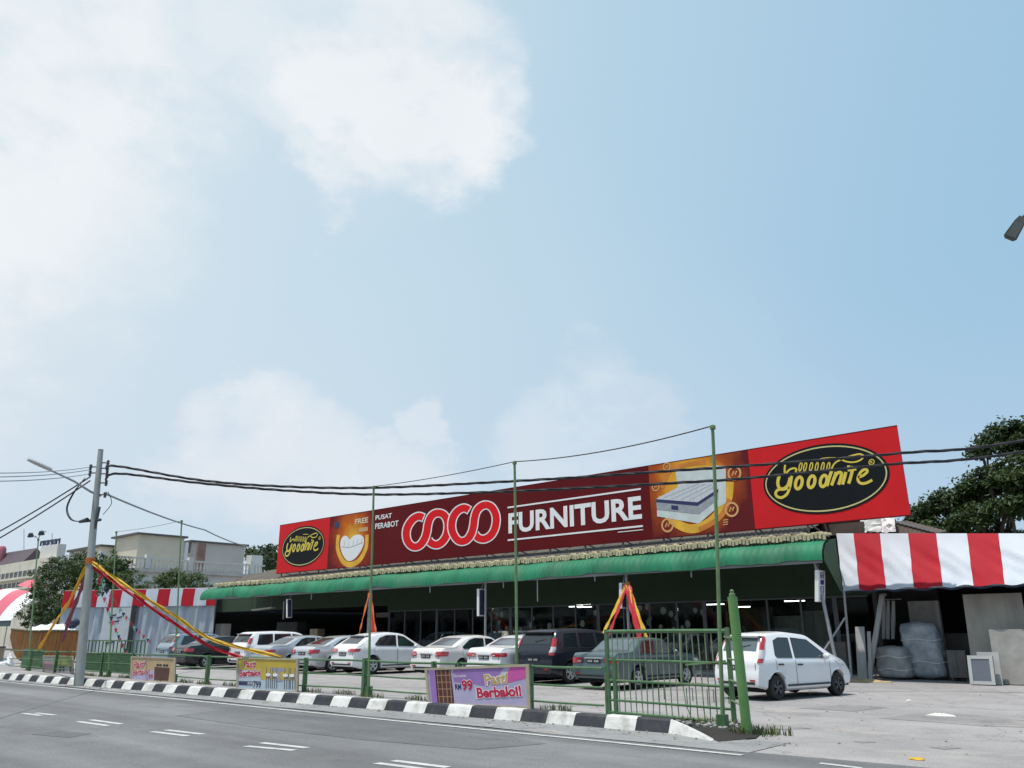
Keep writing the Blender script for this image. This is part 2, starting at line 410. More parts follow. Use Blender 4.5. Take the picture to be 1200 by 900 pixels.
p = [gnd(*q) for q in ((36, 861), (70, 857), (108, 860), (80, 865))]
sheet('road_patch', [(q.x, q.y) for q in p], .008, patch_m)

mark_m = mat('road_paint', (.52, .52, .50), .7, .12, 3, dirt=((.18, .18, .18), .85, 6.0))
mb = MB()
x = -95
while x < -5.4:
    x2 = min(x+1.5, -5.35)
    mb.face([(x, lineY(x)-.055, .012), (x2, lineY(x2)-.055, .012), (x2, lineY(x2)+.055, .012), (x, lineY(x)+.055, .012)]); x = x2
mb.build('edge_line', mark_m)['kind'] = 'structure'
mb = MB()   # pairs of short centre dashes
pairs = [((288, 875), (345, 880), (306, 871), (360, 877)), ((178, 858), (220, 863), (194, 856), (238, 861)), ((91, 846), (126, 851), (106, 844), (142, 849)), ((27, 836.5), (48, 839), (42, 836), (65, 838.5)),
         ((441, 895), (505, 903), (461, 892), (525, 900))]
for a, b_, c, d in pairs:
    for (q0, q1) in ((a, b_), (c, d)):
        s0 = gnd(*q0); s1 = gnd(*q1)
        mb.face([(s0.x, s0.y-.06, .009), (s1.x, s1.y-.06, .009), (s1.x, s1.y+.06, .009), (s0.x, s0.y+.06, .009)])
for k in range(1, 9):
    for off in (0, .32):
        x0 = -30.5 - k*3.35 + (0 if off == 0 else .75); y0 = 6.3+off - k*.12
        mb.face([(x0, y0-.06, .009), (x0+1.35, y0-.04, .009), (x0+1.35, y0+.08, .009), (x0, y0+.06, .009)])
    if k < 4:
        for off in (0, .32):
            x0 = -6.6 + k*3.1 + (0 if off == 0 else .55); y0 = 7.65+off
            mb.face([(x0, y0-.06, .009), (x0+1.3, y0-.06, .009), (x0+1.3, y0+.06, .009), (x0, y0+.06, .009)])
s0 = gnd(961, 895); s1 = gnd(1010, 901)
mb.face([(s0.x, s0.y-.05, .009), (s1.x, s1.y-.05, .009), (s1.x, s1.y+.05, .009), (s0.x, s0.y+.05, .009)])
mb.build('centre_dashes', mark_m)['kind'] = 'structure'

# kerb: painted blocks, one mesh with two paints
kerb = thing('painted_kerb', 'long roadside kerb painted in alternating black and white blocks', 'kerb', (-20, 11.3, 0))
mb = MB(); KH = .205; BL = .61; x1 = -7.34; k = 0
while x1 > -95:
    L = BL*(1+rnd.uniform(-.04, .04)); x0 = x1-L
    ya, yb = kerbY(x0)+rnd.uniform(-.01, .01), kerbY(x1)+rnd.uniform(-.01, .01); h = KH + rnd.uniform(-.008, .008); c = .03; g = .0
    prof = [(0, 0), (.085, h-c), (.085+c, h), (.24, h), (.25, 0)]
    rows = [[(x0+g, ya+a, b_) for a, b_ in prof], [(x1-g, yb+a, b_) for a, b_ in prof]]
    m = 1 if k % 2 == 0 else 0
    mb.grid(rows, m); mb.face(rows[0], m); mb.face(rows[1][::-1], m)
    x1 = x0; k += 1
mb.build('kerb_blocks', [white_paint, black_paint], kerb)
mb = MB()   # white ramped end turning into the entrance
q_ = gnd(833, 869); pa = [(-7.336, 11.85), (-7.336+(q_.x+7.336)*.35, 11.85+(q_.y-11.85)*.3), (-7.336+(q_.x+7.336)*.7, 11.85+(q_.y-11.85)*.65), (q_.x, q_.y)]; hs = [KH, .145, .075, .01]
rows = [[(x, y, 0), (x, y+.1*h/KH, h), (x-.02, y+.16, h), (x-.03, y+.18, 0)] for (x, y), h in zip(pa, hs)]
mb.grid(rows); mb.face(rows[0]); mb.face(rows[-1][::-1]); mb.build('kerb_ramp', white_paint, kerb)

# dark soil bed between kerb end and gate, grass and litter
soil_m = mat('soil', (.022, .019, .015), .95, .35, 4, bump=.8, bscale=14)
pts = [gnd(*q) for q in ((789, 846), (836, 845), (880, 850), (896, 857), (886, 866), (842, 870), (812, 858))]
mb = MB(); n = 7; ctr = sum((Vector(q) for q in pts), Vector())/len(pts)
rows = []
for i in range(6):
    f = i/5
    rows.append([(ctr.x+(q.x-ctr.x)*f*(1), ctr.y+(q.y-ctr.y)*f, .016+.05*(1-f*f)+rnd.uniform(-.008, .012)*(f < .95)) for q in pts])
mb.grid(rows, closed=True); o = mb.build('soil_bed', soil_m, smooth=True, sharp=80); o['kind'] = 'structure'
grass_m = mat('grass_blade', (.075, .115, .03), .7, .35, 9)
dry_m = mat('dry_grass', (.20, .17, .08), .8, .3, 9)
def grass(name, spots, h, n, label):
    mb = MB()
    for (cx, cy, rx, ry) in spots:
        for _ in range(n):
            a = rnd.uniform(0, 6.283); q = math.sqrt(rnd.random()); x = cx+rx*q*math.cos(a); y = cy+ry*q*math.sin(a)
            hh = h*rnd.uniform(.4, 1.15); d = rnd.uniform(0, 6.283); ln = hh*rnd.uniform(.1, .7); w = .007
            ux, uy = -math.sin(d)*w, math.cos(d)*w; m = 0 if rnd.random() < .75 else 1
            b0 = (x, y, 0); m1 = (x+math.cos(d)*ln*.4, y+math.sin(d)*ln*.4, hh*.7); t = (x+math.cos(d)*ln, y+math.sin(d)*ln, hh)
            mb.face([(x-ux, y-uy, 0), (x+ux, y+uy, 0), (m1[0]+ux*.8, m1[1]+uy*.8, m1[2]), (m1[0]-ux*.8, m1[1]-uy*.8, m1[2])], m)
            mb.face([(m1[0]-ux*.8, m1[1]-uy*.8, m1[2]), (m1[0]+ux*.8, m1[1]+uy*.8, m1[2]), t], m)
    o = mb.build(name, [grass_m, dry_m]); return tag(o, label, 'grass', kind='stuff')
q = gnd(884, 861); q2 = gnd(908, 861); q3 = gnd(800, 850)
grass('grass', [(q.x+.05, q.y, .33, .25), (q2.x-.05, q2.y, .35, .12), (q3.x+.4, q3.y+.3, .8, .12), (-7.2, 13.2, .5, .15), (-6.35, 12.4, .2, .15)], .15, 90, 'tufts of green and dry grass round the foot of the gate post')
grass('weeds', [(-11.5+i*-1.45+rnd.uniform(-.4, .4), 13.7+rnd.uniform(-.1, .15), .5, .12) for i in range(18)], .13, 90, 'low weeds growing along the foot of the green railing')
mb = MB()
for _ in range(60):
    a = rnd.uniform(0, 6.28); q = rnd.random()**.5; x = -7.1+q*.9*math.cos(a); y = 12.9+q*.4*math.sin(a); r = rnd.uniform(.015, .05)
    mb.ball((x, y, .05+r*.3), (r*1.3, r, r*.7), 6)
tag(mb.build('gravel', mat('stones', (.28, .27, .25), .9, .3, 6)), 'loose stones on the dark soil by the gate', 'gravel', kind='stuff')

# grit and small stones over the forecourt
mb = MB()
for _ in range(300):
    x = rnd.uniform(-16, 1.5); y = rnd.uniform(11.6, 27.5)
    if x < -7 and y < 13: continue
    r = rnd.choice((.008, .011, .014, .018, .024)); mb.ball((x, y, r*.3), (r*rnd.uniform(.8, 1.5), r, r*.6), 4)
for _ in range(260):
    x = rnd.uniform(-30, -5.2); y = kerbY(x)-abs(rnd.gauss(0, .22))-.03; r = rnd.uniform(.008, .024); mb.ball((x, y, .010+r*.3), (r*1.4, r, r*.6), 4)
tag(mb.build('gravel', mat('grit', (.24, .22, .19), .95, .45, 3)), 'loose grit scattered over the forecourt and along the kerb foot', 'gravel', kind='stuff')
# litter
def crumple(name, c, rx, ry, h, m, label, cat, seed):
    rr = random.Random(seed); mb = MB(); rows = []
    for i in range(7):
        f = i/6
        rows.append([(c[0]+rx*f*math.cos(2*math.pi*k/12)*(1+rr.uniform(-.2, .2)), c[1]+ry*f*math.sin(2*math.pi*k/12)*(1+rr.uniform(-.2, .2)), .012+h*(.45+.55*math.sin(k*1.9+i*2.1)**2)*(1-f**3)*(1+rr.uniform(-.4, .4)) if i < 6 else .006) for k in range(12)])
    mb.grid(rows, closed=True); tag(mb.build(name, m, loc=(c[0], c[1], 0), smooth=True, sharp=50), label, cat)
q = gnd(1103, 839); crumple('plastic_bag', q, .27, .13, .035, trim_white, 'crumpled white plastic bag lying on the entrance concrete', 'bag', 3)
q = gnd(1074, 890.5); crumple('dry_leaf', q, .10, .05, .022, yellow_cloth, 'small yellow leaf lying at the edge of the road', 'leaf', 4)
q = gnd(1065, 822); crumple('paper_scrap', q, .07, .05, .03, white_paint, 'tiny white paper scrap on the concrete before the shed', 'litter', 5)
q = gnd(1017, 799); crumple('flat_cardboard', q, .75, .3, .07, cardboard, 'flattened pale cardboard on the ground before leaning boards', 'cardboard', 6)

# ------------------------------------------------------------------ furniture shop building
shop = thing('furniture_shop', 'long low furniture shop with green canopy and dark green wall above its glass front', 'shop', (-28, 30, 0))
CXL, CXR, CY = -50.6, -9.98, 26.0
mb = MB()   # canopy sheet: bullnose profile with standing ribs
prof = [(25.98, 3.70), (25.99, 3.82), (26.03, 3.98), (26.12, 4.13), (26.26, 4.26), (26.45, 4.36), (26.7, 4.43), (30.0, 4.75)]
xs = []; x = CXL
while x < CXR-1e-3:
    xs += [x, min(x+.17, CXR), min(x+.19, CXR), min(x+.23, CXR)]; x += .25
rows = []
for i, x in enumerate(xs+[CXR]):
    k = i % 4; rib = .008 if k in (2, 3) else 0
    wob = .03*math.sin(x*.9)+.025*math.sin(x*2.3+1)+.012*math.sin(x*6.1)+(.035*math.sin(x*1.7)*max(0, min(1, (-26-x)/10)))+(.02 if int((x+60)/5.4) % 2 else 0)
    row = []
    for j, (y, z) in enumerate(prof):
        dz = wob*(1 if j < 5 else .3)
        if j == 7 and x > -10.9: y, z = 27.2, 4.478
        a, b2 = prof[max(j-1, 0)], prof[min(j+1, len(prof)-1)]
        t = Vector((b2[0]-a[0], b2[1]-a[1])).normalized(); nx, nz = -t.y, t.x
        row.append((x, y+nx*rib, z+nz*rib+dz))
    rows.append(row)
mb.grid(rows); mb.build('canopy', canopy_green, shop, smooth=True, sharp=30)
mb = MB(); mb.grid([[(x, y+.05, z-.06) for y, z in prof] for x in (CXL+.02, -10.9)]); mb.grid([[(x, y+.05, z-.06) for y, z in prof[:-1]] for x in (-10.898, CXR-.03)]) 
for k in range(39):                     # purlins and hangers under the canopy
    x = CXL+.5+k*.98; mb.bar((x, 26.15, 3.93), (x, 29.98, 4.5), .05, .08)
for y, z, xe in ((26.1, 3.78, CXR-.05), (27.4, 4.3, -10.95), (28.7, 4.45, -10.95)): mb.box((CXL+.05, y, z-.09), (xe, y+.06, z-.02))
mb.build('canopy_underside', canopy_under, shop)
mb = MB()                                # dark green end sheet hung at the right end of the canopy
ep = [(25.99, 3.72), (26.03, 3.98), (26.26, 4.26), (26.7, 4.43), (27.2, 4.50), (27.25, 2.75), (27.05, 2.8)]
mb.face([(CXR+.02, y, z) for y, z in ep]); mb.face([(CXR+.05, y, z) for y, z in ep][::-1])
mb.build('canopy_end_sheet', mat('end_sheet_green', (.02, .10, .05), .6, .15, 1.2), shop)
mb = MB()                                # old corrugated roof edge
rows = []; n = int((CXR-CXL+.3)/.045)
for i in range(n+1):
    x = CXL+.9 + i*.045 + 0*i; c = .028*math.cos(2*math.pi*i/4)
    s_ = .03*math.sin(x*.35)
    if x > CXR: break
    rows.append([(x, 26.52, 4.44+c*.4+s_*.5), (x, 26.50, 4.60+c+s_), (x, 26.56, 4.68+c+s_), (x, 30.5, 5.25+c)])
mb.grid([[(r_[0][0], 26.60, r_[0][2]-.02), (r_[1][0], 26.60, r_[1][2]-.02)] for r_ in rows], 1)  # dark strip behind the tile ends, painted in for the shade of their hollows
for r_ in rows[::3]:                     # round tile ends along the edge
    x = r_[0][0]; z = r_[1][2]+rnd.uniform(-.015, .015); w_ = .053+rnd.uniform(-.008, .006); y = 26.44+rnd.uniform(-.02, .02)
    q_ = [(x+w_*math.cos(math.pi*k/6), z-.055+.09*math.sin(math.pi*k/6)) for k in range(7)]
    mb.grid([[(a, y, b2-.12) for a, b2 in q_], [(a, y, b2) for a, b2 in q_], [(a, 27.0, b2+.07) for a, b2 in q_]], 0)
    mb.face([(q_[0][0], y-.001, q_[0][1]-.115)]+[(a, y-.001, b2) for a, b2 in q_]+[(q_[-1][0], y-.001, q_[-1][1]-.115)], 0)
mb.grid([[(r_[2][0], 26.62, r_[2][2]-.03), (r_[3][0], 30.5, 5.75)] for r_ in rows if r_[0][0] < -10.9], 1)
mb.build('roof_edge', [tile_old, roof_dark], shop, smooth=True, sharp=50)
mb = MB(); mb.face([(CXL+1, 30.4, 5.74), (-10.9, 30.4, 5.74), (-10.9, 34, 6.5), (CXL+1, 34, 6.5)]); mb.face([(CXL+1, 34, 6.5), (-10.9, 34, 6.5), (-10.9, 46, 4.8), (CXL+1, 46, 4.8)])
mb.build('roof', roof_dark, shop)
WXL = -57.5; GX0 = -36.5                              # open bays left of this, shop glass right of it
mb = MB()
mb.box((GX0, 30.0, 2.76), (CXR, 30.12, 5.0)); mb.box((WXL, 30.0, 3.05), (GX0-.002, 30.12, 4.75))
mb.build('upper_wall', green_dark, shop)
mb = MB()                                # outer walls behind and at the ends
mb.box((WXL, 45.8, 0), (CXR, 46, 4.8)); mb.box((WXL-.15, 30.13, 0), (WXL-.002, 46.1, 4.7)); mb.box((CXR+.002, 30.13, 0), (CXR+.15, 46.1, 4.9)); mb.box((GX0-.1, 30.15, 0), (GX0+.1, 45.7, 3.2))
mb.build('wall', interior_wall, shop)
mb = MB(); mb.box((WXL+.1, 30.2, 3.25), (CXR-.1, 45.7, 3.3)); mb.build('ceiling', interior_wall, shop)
mb = MB(); mb.box((CXL, 28.6, .0), (CXR+.02, 30.2, .10)); mb.build('walkway_step', concrete, shop)
# glass front, bay by bay
bayw = 1.32; xb = GX0+.2; i = 0
fr = MB(); gl = MB()
while xb < CXR-.6:
    x2 = min(xb+bayw, CXR-.1)
    fr.box((xb-.035, 29.98, .1), (xb+.035, 30.06, 2.755))
    if i % 4 == 3: fr.box((xb-.14, 29.99, .1), (xb-.037, 30.10, 2.755))
    gl.box((xb+.04, 30.015, .16), (x2-.04, 30.025, 2.698)); xb = x2; i += 1
fr.box((GX0+.2, 29.985, 2.70), (CXR-.1, 30.055, 2.752)); fr.box((GX0+.2, 29.985, .1), (CXR-.1, 30.055, .155))
w = fr.build('shop_window', alu, shop); build_parts(gl, 'pane', shop_glass, w)
mb = MB()                                # price posters stuck inside the glass
for k in range(44):
    x = rnd.uniform(GX0+.8, -15.5); z = rnd.uniform(1.5, 2.6); a = rnd.uniform(.09, .17)
    mb.face([(x+a*rnd.uniform(.7, 1.1)*math.cos(t*2*math.pi/7), 30.034+k*.0005, z+a*math.sin(t*2*math.pi/7)) for t in range(7)])
build_parts(mb, 'window_poster', fabric_cream, shop)
mb = MB()
for px, py in ((643, 706), (666, 705.5), (675, 706.5), (684, 704), (685, 707), (868, 707), (875, 709), (838, 704), (931, 700)):
    c = at(px, py+4.2, 33.0); mb.box((c.x-.42, 33-.04, c.z-.02), (c.x+.42, 33.04, c.z+.015))
build_parts(mb, 'ceiling_light', lamp_on, shop)
# canopy posts
mb_posts = {}
for px, lean in ((433, 0), (569, 0), (735, 0), (969, .55)):
    c = at(px, 700, 26.35)
    mb = MB(); mb.tube([(c.x+lean*.2, 26.35, 0), (c.x-lean*.5, 26.35, 3.95)], .055, 10); mb.build('canopy_post', steel, shop, smooth=True)
c = at(990, 724, 26.9); c2 = at(962, 768, 26.4)
mb = MB(); mb.tube([c, c2], .03, 8); mb.build('post_brace', steel, shop, smooth=True)
for px, py in ((504, 690), (590, 684), (697, 676), (810, 671), (630, 700), (365, 699)):
    c = at(px, py, 26.1); mb = MB(); mb.tube([(c.x, 26.1, c.z-.17), (c.x, 26.1, 3.9)], .025, 6); mb.build('hanger_pipe', steel, shop)
# furniture and stock seen dimly in the interior
def stock(name, label, cat, px, py_top, Y, w, d, m, legs=False, back=0.0):
    c = at(px, py_top, Y); h = max(c.z, .3); t = thing(name, label, cat, (c.x, Y, .0))
    z0 = .12
    mb = MB(); mb.box((c.x-w/2, Y-d/2, z0), (c.x+w/2, Y+d/2, h)); mb.build('carcass', m, t)
    mb = MB()
    for sx in (-1, 1):
        for sy in (-1, 1): mb.box((c.x+sx*(w/2-.06)-.03, Y+sy*(d/2-.06)-.03, 0), (c.x+sx*(w/2-.06)+.03, Y+sy*(d/2-.06)+.03, z0-.002))
    build_parts(mb, 'foot', steel_dark, t)
    mb = MB()
    for k in (-1, 1): mb.box((c.x+k*w/4-w*.22, Y-d/2-.018, z0+.05), (c.x+k*w/4+w*.22, Y-d/2-.003, h-.05))
    build_parts(mb, 'door_panel', m, t); return t
wood = mat('brown_wood', (.10, .055, .03), .5, .25, 3, stretch=(1, 1, .2)); pale_wood = mat('pale_wood', (.34, .26, .17), .5, .2, 3, stretch=(1, 1, .2)); beige_fab = mat('beige_fabric', (.36, .33, .28), .9, .1, 5)
stock('wardrobe', 'tall brown wardrobe standing just inside the glass front near the white hatchback', 'wardrobe', 885, 712, 31.3, 1.2, .6, wood)
stock('display_cabinet', 'pale upright cabinet against the right end of the shop front', 'cabinet', 957, 716, 30.9, .9, .6, beige_fab)
stock('sideboard', 'low pale cabinet in the open bay behind the silver cars', 'cabinet', 342, 729, 31.0, 2.4, .7, interior_wall)
stock('crate', 'tan box in the open bay between two silver sedans', 'box', 372, 737, 29.4, .8, .5, pale_wood)
stock('cupboard', 'grey white cupboard at the far left end of the open bay', 'cupboard', 262, 731, 30.6, 1.1, .6, grey_wall)
def sofa(px, Y, label, m, w=2.0):
    c = at(px, 735, Y); t = thing('sofa', label, 'sofa', (c.x, Y, .1))
    mb = MB(); mb.box((c.x-w/2, Y-.42, .2), (c.x+w/2, Y+.42, .52)); mb.build('seat', m, t)
    mb = MB(); mb.box((c.x-w/2, Y+.2, .523), (c.x+w/2, Y+.44, .98)); mb.build('backrest', m, t)
    for s_ in (-1, 1):
        mb = MB(); mb.box((c.x+s_*(w/2+.1)-.095, Y-.44, .18), (c.x+s_*(w/2+.1)+.095, Y+.43, .72)); mb.build('armrest', m, t)
stock('display_cabinet', 'reddish brown cabinet inside the glass behind the gate post', 'cabinet', 866, 716, 31.6, 1.0, .5, mat('red_wood', (.20, .07, .045), .45, .25, 3))
stock('mattress', 'pale mattress on edge inside the glass above the small white hatchback', 'mattress', 915, 722, 32.2, 1.9, .3, fabric_cream)
stock('wardrobe', 'pale wardrobe inside the glass above the pearl white sedan', 'wardrobe', 530, 722, 31.8, 1.5, .6, pale_wood)
stock('sideboard', 'tan sideboard inside the glass between the two white sedans', 'cabinet', 610, 734, 31.6, 1.6, .5, pale_wood)
sofa(850, 32, 'beige sofa inside the glass front behind the gate', beige_fab); sofa(640, 32.5, 'brown sofa inside the glass front behind the dark people carrier', wood)
t = thing('round_table', 'dark round table stood on edge in the open bay above the white hatchback', 'table', (at(312, 737, 30.4).x, 30.4, .1))
c = at(312, 740, 30.4); mb = MB(); mb.lathe([(.01, -.03), (.72, -.03), (.74, 0), (.72, .03), (.01, .03)], (c.x, 30.4, .85), (0.1, 1, .15), 28); mb.build('table_top', steel_dark, t, smooth=True)
mb = MB(); mb.bar((c.x, 30.5, .8), (c.x+.2, 31.2, .15), .08, .08); mb.build('leg', steel_dark, t)
t = thing('hanging_board', 'long white plank hung flat above the dark open bay', 'board', (at(312, 713, 29).x, 29, 2.0))
mb = MB(); mb.bar(at(297, 715, 29.2), at(320, 712, 29.2), .3, .08); mb.build('board_plank', trim_white, t); mb = MB(); mb.tube([at(299, 714, 29.25), at(299, 700, 29.25)], .012, 5); mb.tube([at(318, 712, 29.25), at(318, 700, 29.25)], .012, 5); mb.build('hanging_cord', steel, t)
t = thing('tube_light', 'upright white tube fixed in the dark open bay', 'lamp', (at(333, 715, 29).x, 29, 2.0))
a, b_ = at(333, 705, 29.3), at(332, 725, 29.3); mb = MB(); mb.tube([a, b_], .05, 8); mb.build('tube', trim_white, t, smooth=True); mb = MB(); mb.box((a.x-.09, 29.35, b_.z-.05), (a.x+.09, 29.42, a.z+.05)); mb.build('bracket', steel_dark, t)
c = at(592, 730, 30.9); t = thing('table_lamp', 'small lamp with a pale drum shade inside the shop glass', 'lamp', (c.x, 30.9, .1))
mb = MB(); mb.lathe([(.16, .9), (.03, .94), (.025, 1.3)], (c.x, 30.9, 0), n=12); mb.box((c.x-.3, 30.7, .1), (c.x+.3, 31.1, .9)); mb.build('stand', wood, t)
mb = MB(); mb.lathe([(.2, 1.3), (.15, 1.62)], (c.x, 30.9, 0), n=14); mb.build('lamp_shade', mat('lit_shade', (.6, .5, .35), .7, 0, 1, emit=((1, .75, .45), .35)), t, smooth=True)

# projecting light boxes on the canopy posts
def lightbox(px, y0, y1, face, label, symbol=False, w=.42):
    Y = 26.12; a, b_ = at(px, y0, Y), at(px, y1, Y); x = (a.x+b_.x)/2; t = thing('light_box', label, 'sign', (x, Y, b_.z))
    ln = (a.x-b_.x)
    ux = Vector((.06, 0, 0)); uy = Vector((0, w/2, 0)); uz = (a-b_)/2; c = (a+b_)/2+Vector((0, w/2, 0))
    mb = MB(); mb.obox(c, ux, uy, uz); mb.build('sign_case', letter_white, t)
    mb = MB(); mb.obox(c+ux*1.06, ux*.05, uy*.8, uz*.92); mb.build('sign_face', face, t)
    if symbol:
        nv = MB(); P = lambda u, v, d: c + ux*(1.14+d*16) + uy*u + uz*v
        def fr_(u0, v0, u1, v1, th=.12):
            poly2(nv, [(u0, v0), (u1, v0), (u1, v0+th*.5), (u0, v0+th*.5)], P, 0); poly2(nv, [(u0, v1-th*.5), (u1, v1-th*.5), (u1, v1), (u0, v1)], P, 0)
            poly2(nv, [(u0, v0), (u0+th*2, v0), (u0+th*2, v1), (u0, v1)], P, .001); poly2(nv, [(u1-th*2, v0), (u1, v0), (u1, v1), (u1-th*2, v1)], P, .001)
        fr_(-.55, .48, .6, .86); poly2(nv, [(-.25, .58), (.25, .58), (.25, .72), (-.25, .72)], P, 0)
        poly2(nv, [(-.5, .08), (.6, .08), (.6, .40), (-.5, .40)], P, 0)
        fr_(-.5, -.42, .6, 0); fr_(-.5, -.86, .6, -.5)
        nv.build('sign_symbol', mat('symbol_navy', (.02, .02, .16), .5, .1, 3), t)
    mb = MB(); mb.bar(c+Vector((0, 0, uz.z)), c+Vector((0, .1, uz.z+.35)), .04, .04); mb.build('bracket', steel, t)
lightbox(560, 690, 722, mat('box_face_dark', (.05, .05, .09), .5, .3, 8), 'slim white edged light box hung near the canopy middle, its face dark', w=.5)
lightbox(727, 683, 713, MATS['box_face_dark'], 'slim light box hung on the ribboned canopy post behind the gate', w=.5)
lightbox(957, 668, 705, letter_white, 'white light box with navy symbols on the last canopy post beside the striped awning', True, w=.55)
lightbox(336, 702, 724, MATS['box_face_dark'], 'small dim light box hung over the open bay at the left', w=.3)
# ------------------------------------------------------------------ billboard on the roof
SY = 27.0
sign = thing('roof_billboard', 'very long red and maroon billboard on the shop roof with furniture lettering', 'billboard', (-25, SY, 5.0))
XA, XB = -43.48, -7.44
ZB, ZT = 5.03, 7.90
def ztop(x): return ZT + .36*math.exp(-((x+30)/9)**2)*0.0
def PS(u, v, d): return (u, SY-d, v)
def qs(px, py): c = at(px, py, SY); return (c.x, c.z)
def crop(ox, oy, s): return lambda x, y: qs(ox+x/s, oy+y/s)
x1 = at(385, 640, SY).x; x2 = at(437, 630, SY).x; x3 = at(762, 590, SY).x; x4 = at(880, 570, SY).x
def panel(name, xa, xb, m, gap=.006):
    mb = MB(); mb.box((xa+gap, SY, ZB), (xb-gap, SY+.09, ZT)); return mb.build(name, m, sign)
panel('red_panel', XA, x1, red_panel); panel('maroon_panel', x2, x3, maroon_panel); panel('red_panel', x4, XB, red_panel)
O_ = org(sign)
mar = (.13, .014, .016); ora = (.55, .13, .015); yel = (.80, .48, .05)
cA = crop(380, 580, 9)(290, 500); cB = crop(760, 530, 9.48)(480, 330)
m_adl = radial_mat('ad_ground_left', (cA[0]-O_.x, 0, cA[1]+.35-O_.z), 2.3, [(0, yel), (.38, ora), (.72, (.30, .035, .015)), (1.0, mar)])
m_adr = radial_mat('ad_ground_right', (cB[0]-O_.x-.1, 0, cB[1]+.1-O_.z), 2.4, [(0, yel), (.40, (.72, .30, .03)), (.62, (.45, .09, .015)), (1.0, mar)])
panel('advert_panel', x1, x2, m_adl); panel('advert_panel', x3, x4, m_adr)
mb = MB()                                # steel frame carrying the boards
x = XA+.4
while x < XB-.3:
    zf = 4.5 if x < CXR else 5.0; mb.box((x-.03, SY+.1, zf), (x+.03, SY+.16, ZT-.05))
    if x < CXR: mb.bar((x, SY+.16, ZT-.4), (x, SY+1.9, 4.75), .05, .05); mb.bar((x, SY+.13, 5.1), (x, SY+1.9, 4.75), .04, .04)
    x += 1.9
for z in (5.2, 6.4, 7.6): mb.box((XA+.1, SY+.165, z), (XB-.1, SY+.205, z+.05))
mb.build('support_frame', frame_steel, sign)
mb = MB(); mb.box((XA, SY-.004, ZT+.002), (XB, SY+.095, ZT+.03)); mb.box((XA, SY-.004, ZB-.03), (XB, SY+.095, ZB-.002)); mb.build('edge_trim', maroon_panel, sign)
# --- interlaced logo
cq = crop(465, 580, 8.889)
C1 = [(276, 236), (245, 224), (215, 226), (165, 258), (118, 325), (100, 400), (113, 478), (155, 530), (205, 540), (252, 515), (292, 455), (316, 380), (326, 310), (350, 240), (388, 200), (430, 188)]
O1 = [(350, 240), (388, 200), (430, 188), (485, 203), (522, 255), (534, 330), (520, 415), (482, 480), (432, 516), (385, 515), (345, 490), (328, 462)]
C2 = [(752, 158), (722, 140), (690, 138), (638, 165), (592, 228), (574, 310), (585, 390), (628, 462), (680, 485), (738, 462), (780, 400), (802, 320), (812, 240), (836, 165), (882, 118), (930, 104)]
O2 = [(836, 165), (882, 118), (930, 104), (985, 125), (1024, 185), (1037, 260), (1022, 350), (982, 420), (922, 457), (868, 456), (830, 430), (812, 400)]
wr = MB(); rr_ = MB()
def logo(paths, dw, dr, wred, wwh):
    for p in paths:
        sp = smooth_path(p, 6)
        stroke(wr, sp, wwh, PQ, dw, d1=dw-.002); stroke(rr_, sp, wred, PQ, dr, d1=dr-.002)
WRD, WWH = 74, 97                        # logo strokes are drawn in the artwork's own frame, then laid on the board
PQ = lambda u, v, d: PS(*cq(u, v), d)
logo([O1, O2], .008, .011, WRD, WWH)
logo([C1], .014, .017, WRD, WWH); logo([C2], .0145, .0175, WRD, WWH)
for p in (C1, C2):                       # white ends of the two open strokes
    a, b_ = Vector(p[0]), Vector(p[1]); t = (a-b_).normalized()*11
    stroke(wr, [tuple(a), tuple(a+t)], WWH, PQ, .0142, d1=.008)
wr.build('logo_outline', letter_white, sign); rr_.build('logo_stroke', logo_red, sign)
# --- lettering
mb = MB()
def qd(x0, y0, x1_, y1_, x2_, y2_, x3_, y3_): return [qs(x0, y0), qs(x1_, y1_), qs(x2_, y2_), qs(x3_, y3_)]
def rect_in(bl, tr): return [bl, (tr[0], bl[1]), tr, (bl[0], tr[1])]
a = qs(596, 625); b_ = qs(751, 582)
mb2 = MB(); FZ0 = (qs(597, 624)[1]+qs(750, 610)[1])/2; FZ1 = (qs(597, 601)[1]+qs(750, 582)[1])/2
text_in(mb2, 'FURNITURE', rect_in((qs(596, 612)[0], FZ0), (qs(752, 595)[0], FZ1)), PS, .012, bold=.030)
mb2.build('furniture_lettering', letter_white, sign)
mb2 = MB(); 
L0, L1 = qs(595, 600)[0], qs(752, 590)[0]
zt_ = (qs(597, 594.5)[1]+qs(751, 573)[1])/2; zb_ = (qs(597, 632.5)[1]+qs(752, 617)[1])/2
for z in (zt_, zb_): poly2(mb2, [(L0, z-.035), (L1, z-.035), (L1, z+.035), (L0, z+.035)], PS, .012, .0)
poly2(mb2, [(L1-2.0*.6, zb_-.16), (L1, zb_-.16), (L1, zb_-.13), (L1-2.0*.6, zb_-.13)], PS, .012, .0)
mb2.build('rule_line', letter_white, sign)
mb2 = MB(); ca = crop(380, 580, 9)
u0, u1, u2 = ca(540, 300)[0], ca(712, 280)[0], ca(785, 280)[0]
text_in(mb2, 'PUSAT', rect_in((u0, ca(620, 255)[1]), (u1, ca(620, 205)[1])), PS, .012, bold=.018)
mb2.build('small_lettering', letter_white, sign); mb2 = MB()
text_in(mb2, 'PERABOT', rect_in((u0, ca(660, 345)[1]), (u2, ca(660, 285)[1])), PS, .012, bold=.018)
mb2.build('small_lettering', letter_white, sign)
